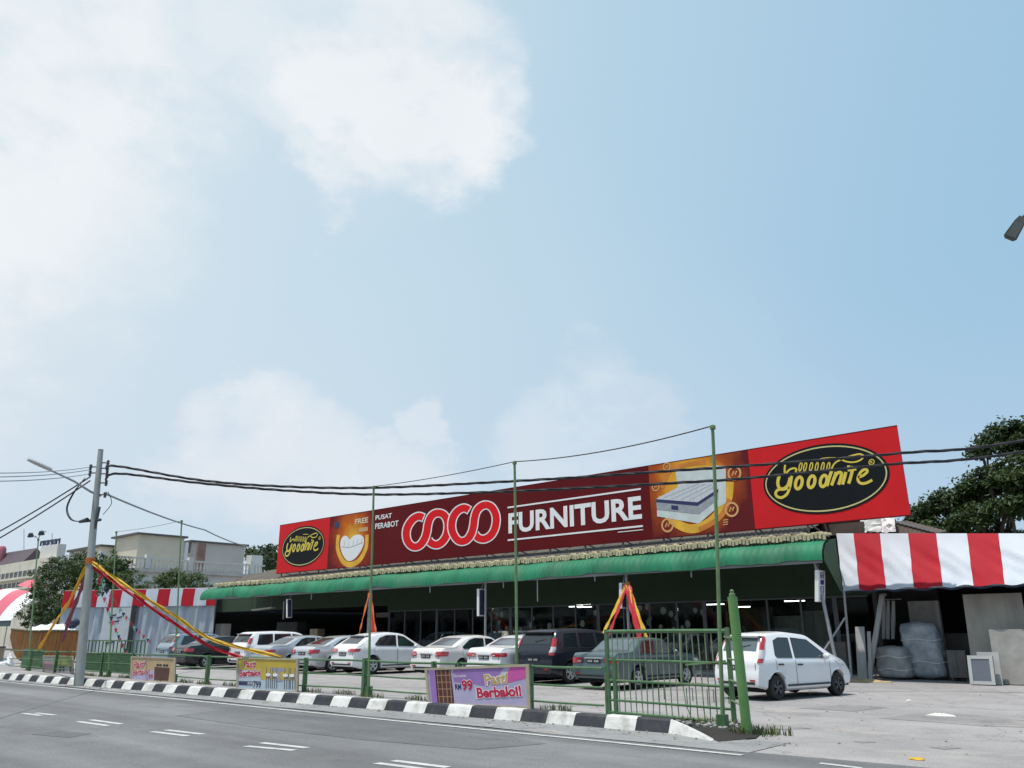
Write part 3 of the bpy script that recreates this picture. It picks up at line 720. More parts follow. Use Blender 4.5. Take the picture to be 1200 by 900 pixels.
# --- oval script emblem, drawn once in its own unit frame (u, v in -1..1) and used on both red panels
def emblem(cx, cz, rx, rz):
    P = lambda u, v, d: (cx+u*rx, SY-d, cz+v*rz)
    mb = MB(); poly2(mb, ell(0, 0, 1, 1, 56)[:-1], P, .008, 0); mb.build('emblem_oval', emblem_black, sign)
    mb = MB(); 
    o1 = ell(0, 0, .965, .935, 56); o2 = ell(0, 0, .945, .895, 56)
    for i in range(56): mb.face([P(*o1[i], .012), P(*o2[i], .012), P(*o2[i+1], .012), P(*o1[i+1], .012)])
    mb.build('emblem_ring', gold_pale, sign)
    # strokes measured on the big emblem, normalised through its own plane coordinates
    mb = MB()
    def U(pts, k=5): return [((p[0]-BC[0])/BR[0], (p[1]-BC[1])/BR[1]) for p in [ce(*q) for q in pts]]
    P2 = lambda u, v, d: (cx+u, SY-d, cz+v)
    PE = lambda u, v, d: P2(*[(q[0]*rx, q[1]*rz) for q in U([(u, v)], 1)][0], d)
    def S(pts, w, k=5): stroke(mb, smooth_path(pts, k) if len(pts) > 2 else pts, w, PE, .014+len(mb.f)*4e-6)
    W = 27
    S([(212, 345), (200, 400), (212, 445), (245, 455), (285, 425), (305, 360)], W); S([(318, 345), (305, 425), (280, 495), (235, 528), (195, 520), (182, 490), (205, 462), (255, 458), (298, 440)], W*.85)
    def loop(x, y, rx_, ry_, w): S([(x+rx_*math.cos(t)-.20*ry_*math.sin(t), y+ry_*math.sin(t)+.08*rx_*math.cos(t)) for t in [i*2*math.pi/14 for i in range(15)]][::1], w, 2)
    loop(378, 405, -27, -50, W); loop(486, 395, -27, -50, W); loop(588, 388, -27, -48, W)
    S([(662, 285), (640, 350), (615, 432)], W); S([(694, 312), (680, 360), (655, 426)], W); S([(672, 370), (705, 322), (735, 318), (738, 345), (715, 420)], W)
    S([(776, 312), (765, 360), (748, 418)], W); S([(838, 262), (822, 340), (800, 410)], W); S([(792, 300), (830, 296), (866, 290)], W*.6)
    S([(880, 358), (925, 340), (958, 308), (945, 290), (910, 305), (882, 350), (880, 385), (905, 408), (950, 405), (1000, 380)], W*.85)
    S([(262, 252), (258, 290), (264, 325), (300, 292), (340, 280), (358, 292), (350, 312)], W*.6)
    for x in (392, 432, 482, 530, 580, 628): loop(x, 268, -11, -36, W*.36)
    S([(560, 200), (620, 192), (690, 192)], W*.3); S([(652, 300), (668, 258), (695, 228), (745, 204), (820, 176), (890, 160), (925, 176), (905, 208), (850, 228), (790, 226), (730, 205)], W*.5)
    poly2(mb, [(a*rx, b2*rz) for a, b2 in U([(785, 258), (812, 255), (814, 276), (790, 280)], 1)], P2, .0145)
    loop(994, 228, -22, -22, W*.28); 
    vs_ = U([(985, 240), (1004, 238), (1004, 217), (985, 219)], 1); text_in(mb, 'R', [(a*rx, b2*rz) for a, b2 in vs_[:4]], P2, .0152, bold=.02)
    build_parts(mb, 'emblem_stroke', gold, sign)
ce = crop(884, 510, 7.229)
BL_, BR_ = ce(72, 375)[0], ce(1152, 340)[0]
bt, bb = ce(640, 66)[1], ce(590, 668)[1]
BC = ((BL_+BR_)/2, (bt+bb)/2); BR = ((BR_-BL_)/2, (bt-bb)/2)
emblem(BC[0], BC[1], *BR)
cl_ = crop(325, 606, 12.857)
l0, l1 = cl_(68, 480)[0], cl_(716, 380)[0]; t0, t1 = cl_(440, 130)[1], cl_(350, 748)[1]
emblem((l0+l1)/2, (t0+t1)/2, (l1-l0)/2, (t0-t1)/2)
# --- printed adverts
def flat(pts, d, name, m, k=0):
    mb = MB(); poly2(mb, smooth_path(pts, k, True)[:-1] if k else pts, PS, d, d-.004); return mb.build(name, m, sign)
cr_ = crop(760, 530, 9.477)
glow = mat('print_yellow', (.78, .42, .03), .45, .2, 2); glow2 = mat('print_orange', (.62, .20, .02), .45, .2, 2); pale_print = mat('print_pale', (.60, .64, .62), .45, .12, 2.5)
mb = MB(); stroke(mb, [cr_(*q) for q in smooth_path([(150, 480), (190, 640), (300, 780), (470, 850), (640, 800), (770, 690), (880, 520), (900, 330)], 5)], .34, PS, .006); mb.build('print_swirl', glow, sign)
mb = MB(); stroke(mb, [cr_(*q) for q in smooth_path([(560, 860), (700, 790), (820, 690), (900, 520)], 5)], .2, PS, .0065); stroke(mb, [cr_(*q) for q in smooth_path([(150, 400), (230, 215), (420, 140), (640, 105)], 5)], .16, PS, .0062); build_parts(mb, 'print_swirl', glow2, sign)
flat([cr_(*q) for q in ((300, 215), (450, 190), (740, 150), (858, 150), (862, 560), (790, 600), (330, 400))], .0085, 'print_headboard', pale_print)
quilt = mat('print_quilt', (.58, .59, .62), .45, .16, 6, stretch=(2.5, 1, 1)); grey_print = mat('print_grey', (.33, .34, .37), .45, .2, 5); navy_print = mat('print_navy', (.025, .03, .10), .45, .1, 3)
flat([cr_(*q) for q in ((85, 520), (230, 440), (345, 380), (470, 335), (770, 330), (776, 405), (545, 555))], .0105, 'print_mattress_top', quilt)
flat([cr_(*q) for q in ((85, 520), (545, 555), (776, 405), (776, 445), (545, 597), (88, 556))], .0107, 'print_mattress_edge', navy_print)
flat([cr_(*q) for q in ((88, 557), (545, 598), (776, 446), (778, 520), (562, 690), (95, 640))], .0109, 'print_mattress_side', grey_print)
flat([cr_(*q) for q in ((95, 642), (562, 692), (778, 522), (784, 600), (560, 792), (97, 712))], .0111, 'print_bed_base', pale_print)
mb = MB(); 
for a, b_ in (((160, 510), (560, 350)), ((260, 520), (640, 350)), ((360, 530), (700, 360)), ((450, 540), (760, 370))): stroke(mb, [cr_(*a), cr_(*b_)], .02, PS, .0128)
stroke(mb, [cr_(95, 630), cr_(562, 682)], .035, PS, .0129); stroke(mb, [cr_(562, 682), cr_(778, 512)], .035, PS, .013); mb.build('print_seam', grey_print, sign)
flat([cr_(*q) for q in ((255, 588), (332, 596), (332, 645), (255, 636))], .0135, 'print_label', navy_print)
mb = MB()
for x, y, r in ((205, 160, .15), (80, 385, .15), (955, 235, .24), (925, 635, .24), (212, 810, .24)):
    c = cr_(x, y); stroke(mb, ell(c[0], c[1], r, r, 22), r*.3, PS, .0118); stroke(mb, [(c[0]-r*.4, c[1]-r*.3), (c[0]-r*.1, c[1]+r*.35), (c[0]+r*.15, c[1]-r*.2), (c[0]+r*.4, c[1]+r*.35)], r*.25, PS, .0119)
for y in (755, 780, 805): stroke(mb, [cr_(830, y), cr_(885, y-8)], .035, PS, .0117)
build_parts(mb, 'print_medallion', mat('print_peach', (.72, .36, .14), .45, .1, 3), sign)
mb = MB(); stroke(mb, [ca(*q) for q in smooth_path([(150, 420), (140, 560), (190, 690), (270, 735), (370, 690), (440, 560), (450, 420)], 5)], .30, PS, .006); mb.build('print_swirl', glow, sign)
heart = [(170, 540), (178, 470), (210, 432), (245, 440), (268, 470), (310, 432), (365, 418), (408, 440), (420, 500), (392, 580), (340, 655), (290, 692), (240, 690), (195, 630)]
flat([ca(*q) for q in heart], .0085, 'print_heart_mattress', letter_white, 4)
mb = MB(); stroke(mb, [ca(*q) for q in smooth_path([(185, 545), (240, 555), (300, 545), (410, 500)], 4)], .035, PS, .011)
for x, y in ((210, 500), (250, 515), (300, 500), (345, 480), (390, 480)): stroke(mb, [ca(x, y+40), ca(x+14, y-18)], .028, PS, .0111)
mb.build('print_seam', grey_print, sign)
mb = MB(); text_in(mb, 'FREE', rect_in((ca(325, 300)[0], ca(395, 300)[1]), (ca(465, 250)[0], ca(395, 245)[1])), PS, .010, bold=.02); mb.build('small_lettering', mat('print_cream', (.72, .62, .42), .45, .06, 3), sign)
flat([ca(*q) for q in ((365, 350), (460, 335), (460, 378), (365, 392))], .0087, 'print_label', mat('print_tan', (.55, .33, .16), .45, .2, 4))
flat([ca(*q) for q in ((110, 300), (125, 282), (150, 282), (162, 300), (150, 345), (118, 350))], .0088, 'print_label', navy_print, 3)

# ------------------------------------------------------------------ advert boards tied to the railing
def board(name, label, tl, tr, br, bl, Y, Yr=None):
    Yr = Y if Yr is None else Yr
    a, b_, c, d = at(*bl, Y), at(*br, Yr), at(*tr, Yr), at(*tl, Y)
    t = thing(name, label, 'advert board', (a.x, Y, 0), group='advert boards along the green railing')
    nrm = (b_-a).cross(d-a).normalized()
    def P(u, v, dd): return tuple((a*(1-u)+b_*u)*(1-v)+(d*(1-u)+c*u)*v + nrm*dd)
    return t, P
def bord(t, P, m_ground, m_frame, f=(.03, .06)):
    mb = MB(); poly2(mb, [(0, 0), (1, 0), (1, 1), (0, 1)], P, 0.0, -.02); mb.face([P(0, 0, -.02), P(0, 1, -.02), P(1, 1, -.02), P(1, 0, -.02)]); mb.build('board_panel', m_ground, t)
    mb = MB(); fx, fy = f
    for q in ([(0, 0), (fx, 0), (fx, 1), (0, 1)], [(1-fx, 0), (1, 0), (1, 1), (1-fx, 1)], [(fx, 0), (1-fx, 0), (1-fx, fy), (fx, fy)], [(fx, 1-fy), (1-fx, 1-fy), (1-fx, 1), (fx, 1)]): poly2(mb, q, P, .02, -.025)
    mb.build('board_frame', m_frame, t)
def on(t, P, name, m, fn):
    mb = MB(); fn(mb); return mb.build(name, m, t)
frame_wood = mat('board_frame_wood', (.42, .36, .26), .7, .15, 5, stretch=(1, 1, .4))
p_purple = mat('print_purple', (.30, .17, .44), .45, .14, 2.2); p_lilac = mat('print_lilac', (.42, .38, .56), .45, .1, 2); p_pink = mat('print_pink', (.58, .10, .36), .45, .12, 2)
p_crim = mat('print_crimson', (.50, .008, .06), .45, .06, 3); p_navy = navy_print; p_brown = mat('print_brown', (.085, .03, .02), .45, .3, 6); p_tan = mat('print_gold_tan', (.52, .33, .10), .45, .1, 3); p_yel = mat('print_mustard', (.52, .38, .05), .45, .12, 2); p_sky = mat('print_skyblue', (.42, .52, .60), .45, .08, 2); p_wht = letter_white; p_blk = mat('print_black', (.02, .02, .025), .45, .1, 3); p_or = mat('print_peach_ground', (.50, .36, .20), .45, .15, 2)
def pl(pts, d=.004): return lambda mb, P: poly2(mb, pts, P, d)
# 1: big purple board nearest the gate
t, P = board('advert_board', 'purple and pink Pasti Berbaloi board with a dark wardrobe picture and price 99', (498, 783), (620, 778), (622, 831), (502, 826), 13.52, 13.52)
bord(t, P, p_lilac, frame_wood, (.026, .06))
on(t, P, 'print_ground', p_purple, lambda mb: poly2(mb, [(.05, .07), (.11, .07), (.11, .94), (.05, .94)], P, .0215) or poly2(mb, [(.29, .94), (.29, .62), (.45, .58), (.62, .50), (.78, .93)], P, .003))
on(t, P, 'print_ground', p_pink, lambda mb: poly2(mb, [(.76, .55), (.97, .68), (.97, .94), (.84, .94), (.80, .80)], P, .0036) or poly2(mb, [(.84, .9), (.97, .7), (.97, .94)], P, .0045))
on(t, P, 'print_wardrobe', p_brown, lambda mb: poly2(mb, [(.085, .07), (.28, .07), (.265, .94), (.085, .94)], P, .005))
def lat(mb):
    for u in (.12, .165, .21, .25): poly2(mb, [(u, .08), (u+.008, .08), (u+.008, .93), (u, .93)], P, .0065)
    for v in (.22, .42, .60, .78): poly2(mb, [(.11, v), (.265, v), (.265, v+.022), (.11, v+.022)], P, .0068)
on(t, P, 'print_shelf_lines', mat('print_tan_line', (.36, .20, .13), .45, .1, 3), lat)
on(t, P, 'print_wardrobe', mat('print_redbrown', (.16, .04, .03), .45, .2, 4), lambda mb: poly2(mb, [(.085, .07), (.115, .07), (.11, .94), (.085, .94)], P, .0072))
def outl(body, quad, bold, m1, m2, d, ob=.05):
    on(t, P, 'board_lettering', m2, lambda mb: text_in(mb, body, quad_grow(quad, ob), P, d, bold=bold+.055)); on(t, P, 'board_lettering', m1, lambda mb: text_in(mb, body, quad, P, d+.003, bold=bold))
def quad_grow(q, k):
    cx = sum(a for a, _ in q)/4; cy = sum(b2 for _, b2 in q)/4
    return [(cx+(a-cx)*(1+k*.6), cy+(b2-cy)*(1+k*2.2)) for a, b2 in q]
outl('Pasti', [(.60, .52), (.80, .57), (.81, .84), (.59, .78)], .02, p_tan, p_wht, .006)
outl('Berbaloi!', [(.515, .21), (.93, .28), (.92, .53), (.51, .47)], .035, p_crim, p_wht, .008)
outl('99', [(.37, .40), (.475, .40), (.475, .66), (.37, .66)], .03, p_crim, p_wht, .006)
on(t, P, 'board_lettering', p_navy, lambda mb: text_in(mb, 'RM', [(.30, .42), (.36, .42), (.36, .56), (.30, .56)], P, .006, bold=.02))
on(t, P, 'board_lettering', p_wht, lambda mb: text_in(mb, 'Serendah', [(.295, .73), (.42, .73), (.42, .81), (.295, .81)], P, .006))
# 2: yellow dining set board
t, P = board('advert_board', 'yellow Pasti Berbaloi board picturing a round dining table set', (278, 770), (350, 772), (349, 812), (277, 809), 13.50)
bord(t, P, p_sky, frame_wood, (.03, .045))
on(t, P, 'print_ground', p_yel, lambda mb: poly2(mb, [(.03, .62), (.34, .62), (.42, .35), (.97, .35), (.97, .955), (.03, .955)], P, .003))
outl('Pasti', [(.13, .70), (.32, .70), (.33, .90), (.13, .90)], .02, p_crim, p_wht, .006)
outl('Berbaloi', [(.05, .40), (.41, .46), (.41, .66), (.05, .62)], .03, p_crim, p_wht, .006)
on(t, P, 'print_band', p_navy, lambda mb: poly2(mb, [(.04, .16), (.28, .16), (.28, .28), (.04, .28)], P, .004))
on(t, P, 'board_lettering', p_navy, lambda mb: text_in(mb, '799', [(.29, .10), (.42, .10), (.42, .30), (.29, .30)], P, .006, bold=.02))
on(t, P, 'board_lettering', p_wht, lambda mb: text_in(mb, 'RM', [(.20, .18), (.27, .18), (.27, .26), (.20, .26)], P, .0065))
def dining(mb):
    poly2(mb, ell(.70, .66, .12, .055, 20)[:-1], P, .006); poly2(mb, [(.68, .64), (.72, .64), (.73, .36), (.67, .36)], P, .0055); poly2(mb, ell(.70, .34, .07, .03, 14)[:-1], P, .0058)
on(t, P, 'print_table', mat('print_slate', (.30, .31, .40), .45, .2, 4), dining)
def chairs(mb):
    for u in (.50, .60, .79, .88):
        poly2(mb, [(u, .40), (u+.075, .40), (u+.07, .46), (u+.005, .46)], P, .0066); 
        for k in (0, .035, .07): poly2(mb, [(u+k, .10), (u+k+.012, .10), (u+k+.012, .40), (u+k, .40)], P, .0064)
        for k in (0, .065): poly2(mb, [(u+k, .46), (u+k+.01, .46), (u+k+.012, .72), (u+k+.003, .72)], P, .0064)
on(t, P, 'print_chair', mat('print_steel', (.12, .13, .18), .45, .2, 6), chairs)
on(t, P, 'print_seat', p_wht, lambda mb: [poly2(mb, ell(u+.037, .50, .04, .05, 12)[:-1], P, .007) for u in (.50, .61, .77, .87)])
# 3: peach sideboard board
t, P = board('advert_board', 'peach board with pink slanted lettering and a brown cabinet picture', (154, 769), (206, 771), (205, 800), (153, 797.5), 13.55)
bord(t, P, p_or, frame_wood, (.03, .05))
on(t, P, 'print_ground', p_lilac, lambda mb: poly2(mb, [(.03, .05), (.55, .05), (.55, .45), (.03, .35)], P, .003))
on(t, P, 'print_cabinet', p_brown, lambda mb: poly2(mb, [(.55, .06), (.86, .06), (.88, .58), (.55, .60)], P, .005))
on(t, P, 'print_cabinet_top', p_blk, lambda mb: [poly2(mb, ell(u, .68, .03, .05, 10)[:-1], P, .006) for u in (.62, .68, .76, .82)])
outl('Pasti', [(.06, .50), (.30, .56), (.36, .86), (.10, .80)], .02, p_crim, p_wht, .006)
outl('Berbaloi', [(.05, .20), (.40, .28), (.44, .54), (.07, .46)], .02, p_crim, p_wht, .007)
on(t, P, 'board_lettering', p_crim, lambda mb: text_in(mb, '99', [(.42, .10), (.52, .10), (.52, .30), (.42, .30)], P, .006, bold=.02))
# 4: faded far board
t, P = board('advert_board', 'faded green topped board left of the concrete pole', (51, 768), (86, 768.5), (86, 794), (50, 792.5), 13.9)
bord(t, P, mat('print_faded', (.36, .34, .36), .6, .15, 3), frame_wood, (.03, .05))
on(t, P, 'print_ground', mat('print_olive', (.26, .31, .10), .5, .2, 3), lambda mb: poly2(mb, [(.33, .50), (.97, .50), (.97, .95), (.33, .95)], P, .003))
on(t, P, 'print_ground', mat('print_rose', (.42, .22, .26), .5, .2, 3), lambda mb: poly2(mb, [(.04, .30), (.30, .30), (.30, .70), (.04, .70)], P, .003))
on(t, P, 'print_table', p_blk, lambda mb: [poly2(mb, [(u, .28), (u+.06, .28), (u+.06, .50), (u, .50)], P, .005) for u in (.36, .56, .66, .88)])

# ------------------------------------------------------------------ green railing, gate and posts
fence = thing('railing_fence', 'long low green pipe railing along the kerb with thin rails', 'fence', (-25, 13.75, 0))
FY = lambda x: 13.75
mb = MB()
for z, r in ((.86, .026), (.50, .02), (.17, .02)):
    pts = []
    x = -9.95
    while x > -45.5: pts.append((x, FY(x), z+.012*math.sin(x*1.3))); x -= 1.2
    mb.tube(pts, r, 8)
build_parts(mb, 'rail', green_paint, fence, smooth=True)
for px in (712, 622, 538, 508, 427, 357, 242, 153, 117, 88, 62, 32):
    x = at(px, 800, 13.75).x; mb = MB(); w = .032 if px not in (427, 242) else .05
    mb.box((x-w, 13.69, 0), (x+w, 13.81, .90 if px != 427 else .93)); mb.build('fence_post', green_paint, fence)
for xa_, xb_ in ((88, 117), (117, 153)):    # close wire mesh filling the left bays
    a, b_ = at(xa_, 800, 13.75).x+.06, at(xb_, 800, 13.75).x-.06; mb = MB(); x = a
    while x < b_: mb.box((x-.012, 13.742, .19), (x+.012, 13.758, .84)); x += .055
    z = .22
    while z < .84: mb.box((a, 13.737, z-.006), (b_, 13.7415, z+.006)); z += .09
    mb.build('mesh_panel', green_paint, fence)
# panel of tall pickets behind the left part
pk = thing('picket_gate', 'tall green picket gate panel before the silver tarpaulin', 'gate', (-33, 15.2, 0))
a, b_ = at(100, 757, 15.2), at(170, 757, 15.2); mb = MB()
for i in range(17):
    x = a.x+(b_.x-a.x)*i/16; mb.box((x-.02, 15.18, .05), (x+.02, 15.22, 1.28))
build_parts(mb, 'picket', green_paint, pk); mb = MB(); mb.box((a.x, 15.13, 1.28), (b_.x, 15.18, 1.33)); mb.box((a.x, 15.13, .1), (b_.x, 15.18, .16)); build_parts(mb, 'picket_rail', green_paint, pk)
pk = thing('picket_gate', 'low green picket panel in front of the brown wooden hull', 'gate', (-44, 14.3, 0))
a, b_ = at(27, 770, 14.3), at(51, 770, 14.3); mb = MB()
for i in range(24):
    x = a.x+(b_.x-a.x)*i/23; mb.box((x-.045, 14.28, .05), (x+.045, 14.32, .93))
build_parts(mb, 'picket', green_paint, pk); mb = MB(); mb.box((a.x, 14.23, .82), (b_.x, 14.28, .9)); mb.box((a.x, 14.23, .12), (b_.x, 14.28, .2)); build_parts(mb, 'picket_rail', green_paint, pk)

gate = thing('entrance_gate', 'tall green barred entrance gate with a few bent bars', 'gate', (-8.4, 13.5, 0))
GA = Vector((-9.8, 13.72, 0)); GB = Vector((-7.02, 13.38, 0))
gp = lambda f, z: GA.lerp(GB, f)+Vector((0, 0, z))
mb = MB()
for z, r in ((1.56, .035), (1.02, .024), (.64, .024), (.28, .022), (.06, .026)): mb.tube([gp(0, z), gp(.5, z+.004), gp(1.02, z)], r, 8)
build_parts(mb, 'gate_rail', green_paint, gate, smooth=True)
mb = MB()
for f, z1 in ((0, 1.6), (.065, 1.06), (1.02, 1.62)): mb.bar(gp(f, 0), gp(f, z1), .07, .06)
build_parts(mb, 'gate_stile', green_paint, gate)
mb = MB(); n = 20
for i in range(1, n):
    f = i/n; b2 = rnd.uniform(-.006, .006); 
    w = .012 if i not in (13,) else .028
    mb.tube([gp(f+b2, .65), gp(f, 1.04), gp(f-b2, 1.55)], w, 6)
    dz = rnd.uniform(-.008, .008) + (.05 if i in (13,) else 0); mb.tube([gp(f, .64), gp(f+dz*.3, .28), gp(f+dz, .06)], .012, 6)
build_parts(mb, 'gate_bar', mat('worn_bar_paint', (.20, .27, .15), .55, .3, 7, dirt=((.3, .28, .22), .6, 5)), gate, smooth=True)
mb = MB()
for f in (.47, .70, .86, .92, .97): 
    c = gp(f, .46); mb.tube([c+Vector((-.06, 0, -.15)), c+Vector((-.06, 0, .12)), c+Vector((.06, 0, .12)), c+Vector((.06, 0, -.1))], .009, 5)
build_parts(mb, 'latch_loop', green_paint, gate)
mb = MB(); mb.bar(gp(.70, .98)+Vector((0, -.06, 0)), gp(1.0, 1.06)+Vector((0, -.06, 0)), .05, .03); mb.build('latch_bar', green_post, gate)
# big gate post and hinge post
c = gnd(876, 862); tp = at(857.5, 692, c.y)
t = thing('gate_post', 'thick green steel post at the entrance, capped with a small knob', 'post', (c.x, c.y, 0))
mb = MB(); mb.tube([(c.x, c.y, 0), (tp.x*.5+c.x*.5, c.y, tp.z*.5-.05), (tp.x, c.y, tp.z-.1)], .078, 14); mb.build('post_shaft', mat('gate_post_green', (.11, .255, .075), .5, .15, 3, dirt=((.2, .24, .13), .45, 3)), t, smooth=True)
mb = MB(); mb.lathe([(.05, 0), (.05, .05), (.028, .06), (.035, .1), (.001, .12)], (tp.x, c.y, tp.z-.1), n=10); mb.build('post_cap', green_post, t, smooth=True)
mb = MB()
for z in (.42, .75, 1.1, 1.45): f = z/2.1; xx = c.x+(tp.x-c.x)*f; mb.tube([(xx, c.y, z), (-6.98, 13.36, z)], .016, 6)
build_parts(mb, 'hinge', green_post, t)

# tall thin green poles with the string along their tops
def tallpole(px_b, Yb, px_t, py_t, label, r=.032, lamps=False, base=None):
    b0 = at(px_b, 800, Yb) if base is None else base; b0 = Vector((b0.x, Yb, 0)); tp = at(px_t, py_t, Yb)
    t = thing('slim_pole', label, 'pole', b0, group='slim green poles carrying the string')
    mb = MB(); mb.tube([b0, b0.lerp(tp, .35)+Vector((rnd.uniform(-.02, .02), 0, 0)), b0.lerp(tp, .7)+Vector((rnd.uniform(-.02, .02), 0, 0)), tp], [r*1.15, r, r*.95, r*.9], 8); mb.build('pole_shaft', green_post, t, smooth=True)
    mb = MB(); mb.lathe([(r*1.6, -.06), (r*1.6, .0), (.002, .03)], tp, n=8); mb.build('pole_cap', green_post, t)
    mb = MB(); mb.box((b0.x-r*2.2, Yb-r*2.2, 0), (b0.x+r*2.2, Yb+r*2.2, .25)); mb.build('pole_socket', green_paint, t)
    return tp, t
q = gnd(866, 856); tops = []
tops.append(tallpole(0, 12.75, 835, 499, 'tallest slim green pole, leaning beside the entrance gate post', .034, base=Vector((-6.85, 12.75, 0)))[0])
tops.append(tallpole(605.5, 13.75, 603, 541, 'slim green pole rising before the F of the furniture lettering')[0])
tops.append(tallpole(432.5, 13.75, 438, 570, 'slim green pole rising in front of the red ribboned canopy post')[0])
t213, _ = tallpole(204, 13.75, 213, 610, 'slim green pole before the beige block and striped tarpaulin wall', .03)
t137, _ = tallpole(126, 13.75, 136.5, 623, 'slim green pole just right of the concrete pole'); 
t45, tl = tallpole(30, 13.9, 45, 632, 'slim green pole with two small floodlights at the far left', .036)
mb = MB(); mb.tube([t45+Vector((-.6, 0, .15)), t45+Vector((-.5, 0, .2)), t45, t45+Vector((.2, 0, .35)), t45+Vector((.9, 0, .3))], .02, 6); mb.build('lamp_bracket', steel_dark, tl)
for px, py in ((36, 627), (48.5, 624.5)):
    c = at(px, py, 13.9); mb = MB(); mb.lathe([(.02, .12), (.09, .1), (.15, -.06), (.14, -.1), (.01, -.1)], c, (.25, -.2, 1), 10); mb.build('floodlight', steel_dark, tl, smooth=True)
def wire(name, pts, r, m, label, cat='cable', sag=0.0, group=None, n=24, twist=False):
    path = []
    for i in range(len(pts)-1):
        a, b_ = Vector(pts[i]), Vector(pts[i+1])
        s_ = sag if not isinstance(sag, (list, tuple)) else sag[i]
        for k in range(n):
            f = k/n; p_ = a.lerp(b_, f); p_.z -= s_*4*f*(1-f); path.append(p_)
    path.append(Vector(pts[-1]))
    mb = MB(); mb.tube(path, r, 6); 
    if twist:
        for ph in (0, 2.1, 4.2):
            L = 0; q_ = []
            for i in range(len(path)):
                if i: L += (path[i]-path[i-1]).length
                q_.append(path[i]+Vector((0, math.cos(L*7+ph), math.sin(L*7+ph)))*r*.9)
            mb.tube(q_, r*.62, 5)
    o = mb.build(name, m, loc=pts[0], smooth=True); return tag(o, label, cat, group)
wire('string_line', [tops[0], tops[1]], .012, cable_black, 'thin string between the tallest pole and the pole before the lettering', 'string', .12)
wire('string_line', [tops[1], tops[2]], .010, cable_black, 'thin string from the lettering pole down to the ribboned post pole', 'string', .05)
wire('string_line', [t213, t137], .010, cable_grey, 'thin string between the two poles above the tarpaulin wall', 'string', .05)

# ------------------------------------------------------------------ concrete utility pole with street lamp and cables
b0 = gnd(92, 804); PY = b0.y; tp = at(118, 528, PY)
up = thing('utility_pole', 'leaning grey concrete utility pole at the kerb with lamp arm and cable brackets', 'utility pole', (b0.x, PY, 0))
def pp(z): f = z/tp.z; return Vector((b0.x+(tp.x-b0.x)*f, PY, z))
mb = MB(); mb.tube([pp(0), pp(2), pp(4), pp(6), pp(tp.z)], [.15, .138, .122, .105, .088], 14); mb.build('pole_shaft', concrete_pole, up, smooth=True)
mb = MB(); mb.lathe([(.092, 0), (.092, .04), (.002, .05)], pp(tp.z), n=12); mb.build('pole_cap', concrete_pole, up)
zl = atX(112, 567, pp(6.3).x).z
la = pp(6.3); lamp_end = atX(58, 550.5, la.x-.1)
mb = MB(); mb.tube([la+Vector((0, .16, -.12)), la+Vector((0, -.2, -.02)), la.lerp(lamp_end, .5), lamp_end], [.04, .04, .036, .03], 8); mb.build('lamp_arm', steel, up, smooth=True)
dirv = (lamp_end-la).normalized(); 
mb = MB(); c = lamp_end+dirv*.28
rows = []
for i in range(9):
    f = i/8; w_ = .17*math.sin(math.pi*(.12+.80*f))**.6; p_ = lamp_end+dirv*(.8*f-.05); sd = Vector((1, 0, 0)); upv = sd.cross(dirv).normalized()*(-1)
    if upv.z < 0: upv = -upv
    rows.append([p_+sd*w_*math.cos(a*math.pi/6)+upv*(.10 if a <= 6 else .05)*math.sin(a*math.pi/6)*(1 if a <= 6 else .7) for a in range(12)])
mb.grid(rows, closed=True); mb.face(rows[0]); mb.face(rows[-1]); mb.build('lamp_head', mat('lamp_head_grey', (.5, .52, .53), .4, .05, 3), up, smooth=True)
for z, sd in ((7.15, 1), (6.95, 1), (6.62, 1), (7.2, -1), (6.98, -1), (6.2, 1), (7.35, 1)):
    c = pp(z); d = Vector((.74, .67, 0))*sd; mb = MB(); mb.tube([c, c+d*.28], .025, 6); mb.build('bracket', steel_dark, up)
    mb = MB(); mb.lathe([(.02, -.11), (.06, -.09), (.035, -.05), (.065, -.02), (.035, .02), (.06, .06), (.02, .1)], c+d*.30, n=8); mb.build('insulator', insulator, up, smooth=True)
cz = atX(115, 607, pp(5.3).x).z; c = pp(5.3)
mb = MB(); mb.tube([c+Vector((-.36, -.33, -.05)), c+Vector((-.05, -.2, 0))], [.05, .085], 8); mb.tube([c+Vector((.12, .02, -.3)), c+Vector((.15, .05, .45))], .05, 8); mb.tube([c+Vector((-.3, -.1, 0)), c+Vector((.28, .1, 0))], .05, 8); mb.build('cable_joint', steel_dark, up, smooth=True)
mb = MB()
s0 = pp(6.75)
for off in (0, .1):
    mb.tube(smooth_path([tuple(pp(6.8)+Vector((-.35, -.3, 0))), tuple(pp(6.3)+Vector((-.62-off, -.5, 0))), tuple(pp(5.75)+Vector((-.78-off, -.62, 0))), tuple(pp(5.4)+Vector((-.62-off, -.5, -.05))), tuple(pp(5.3)+Vector((-.3, -.3, -.05)))], 6), .016, 6)
mb.tube(smooth_path([tuple(pp(6.3)+Vector((.3, .25, 0))), tuple(pp(5.9)+Vector((.42, .36, 0))), tuple(pp(5.5)+Vector((.2, .2, 0)))], 6), .012, 6)
mb.build('drop_cable', cable_black, up, smooth=True)
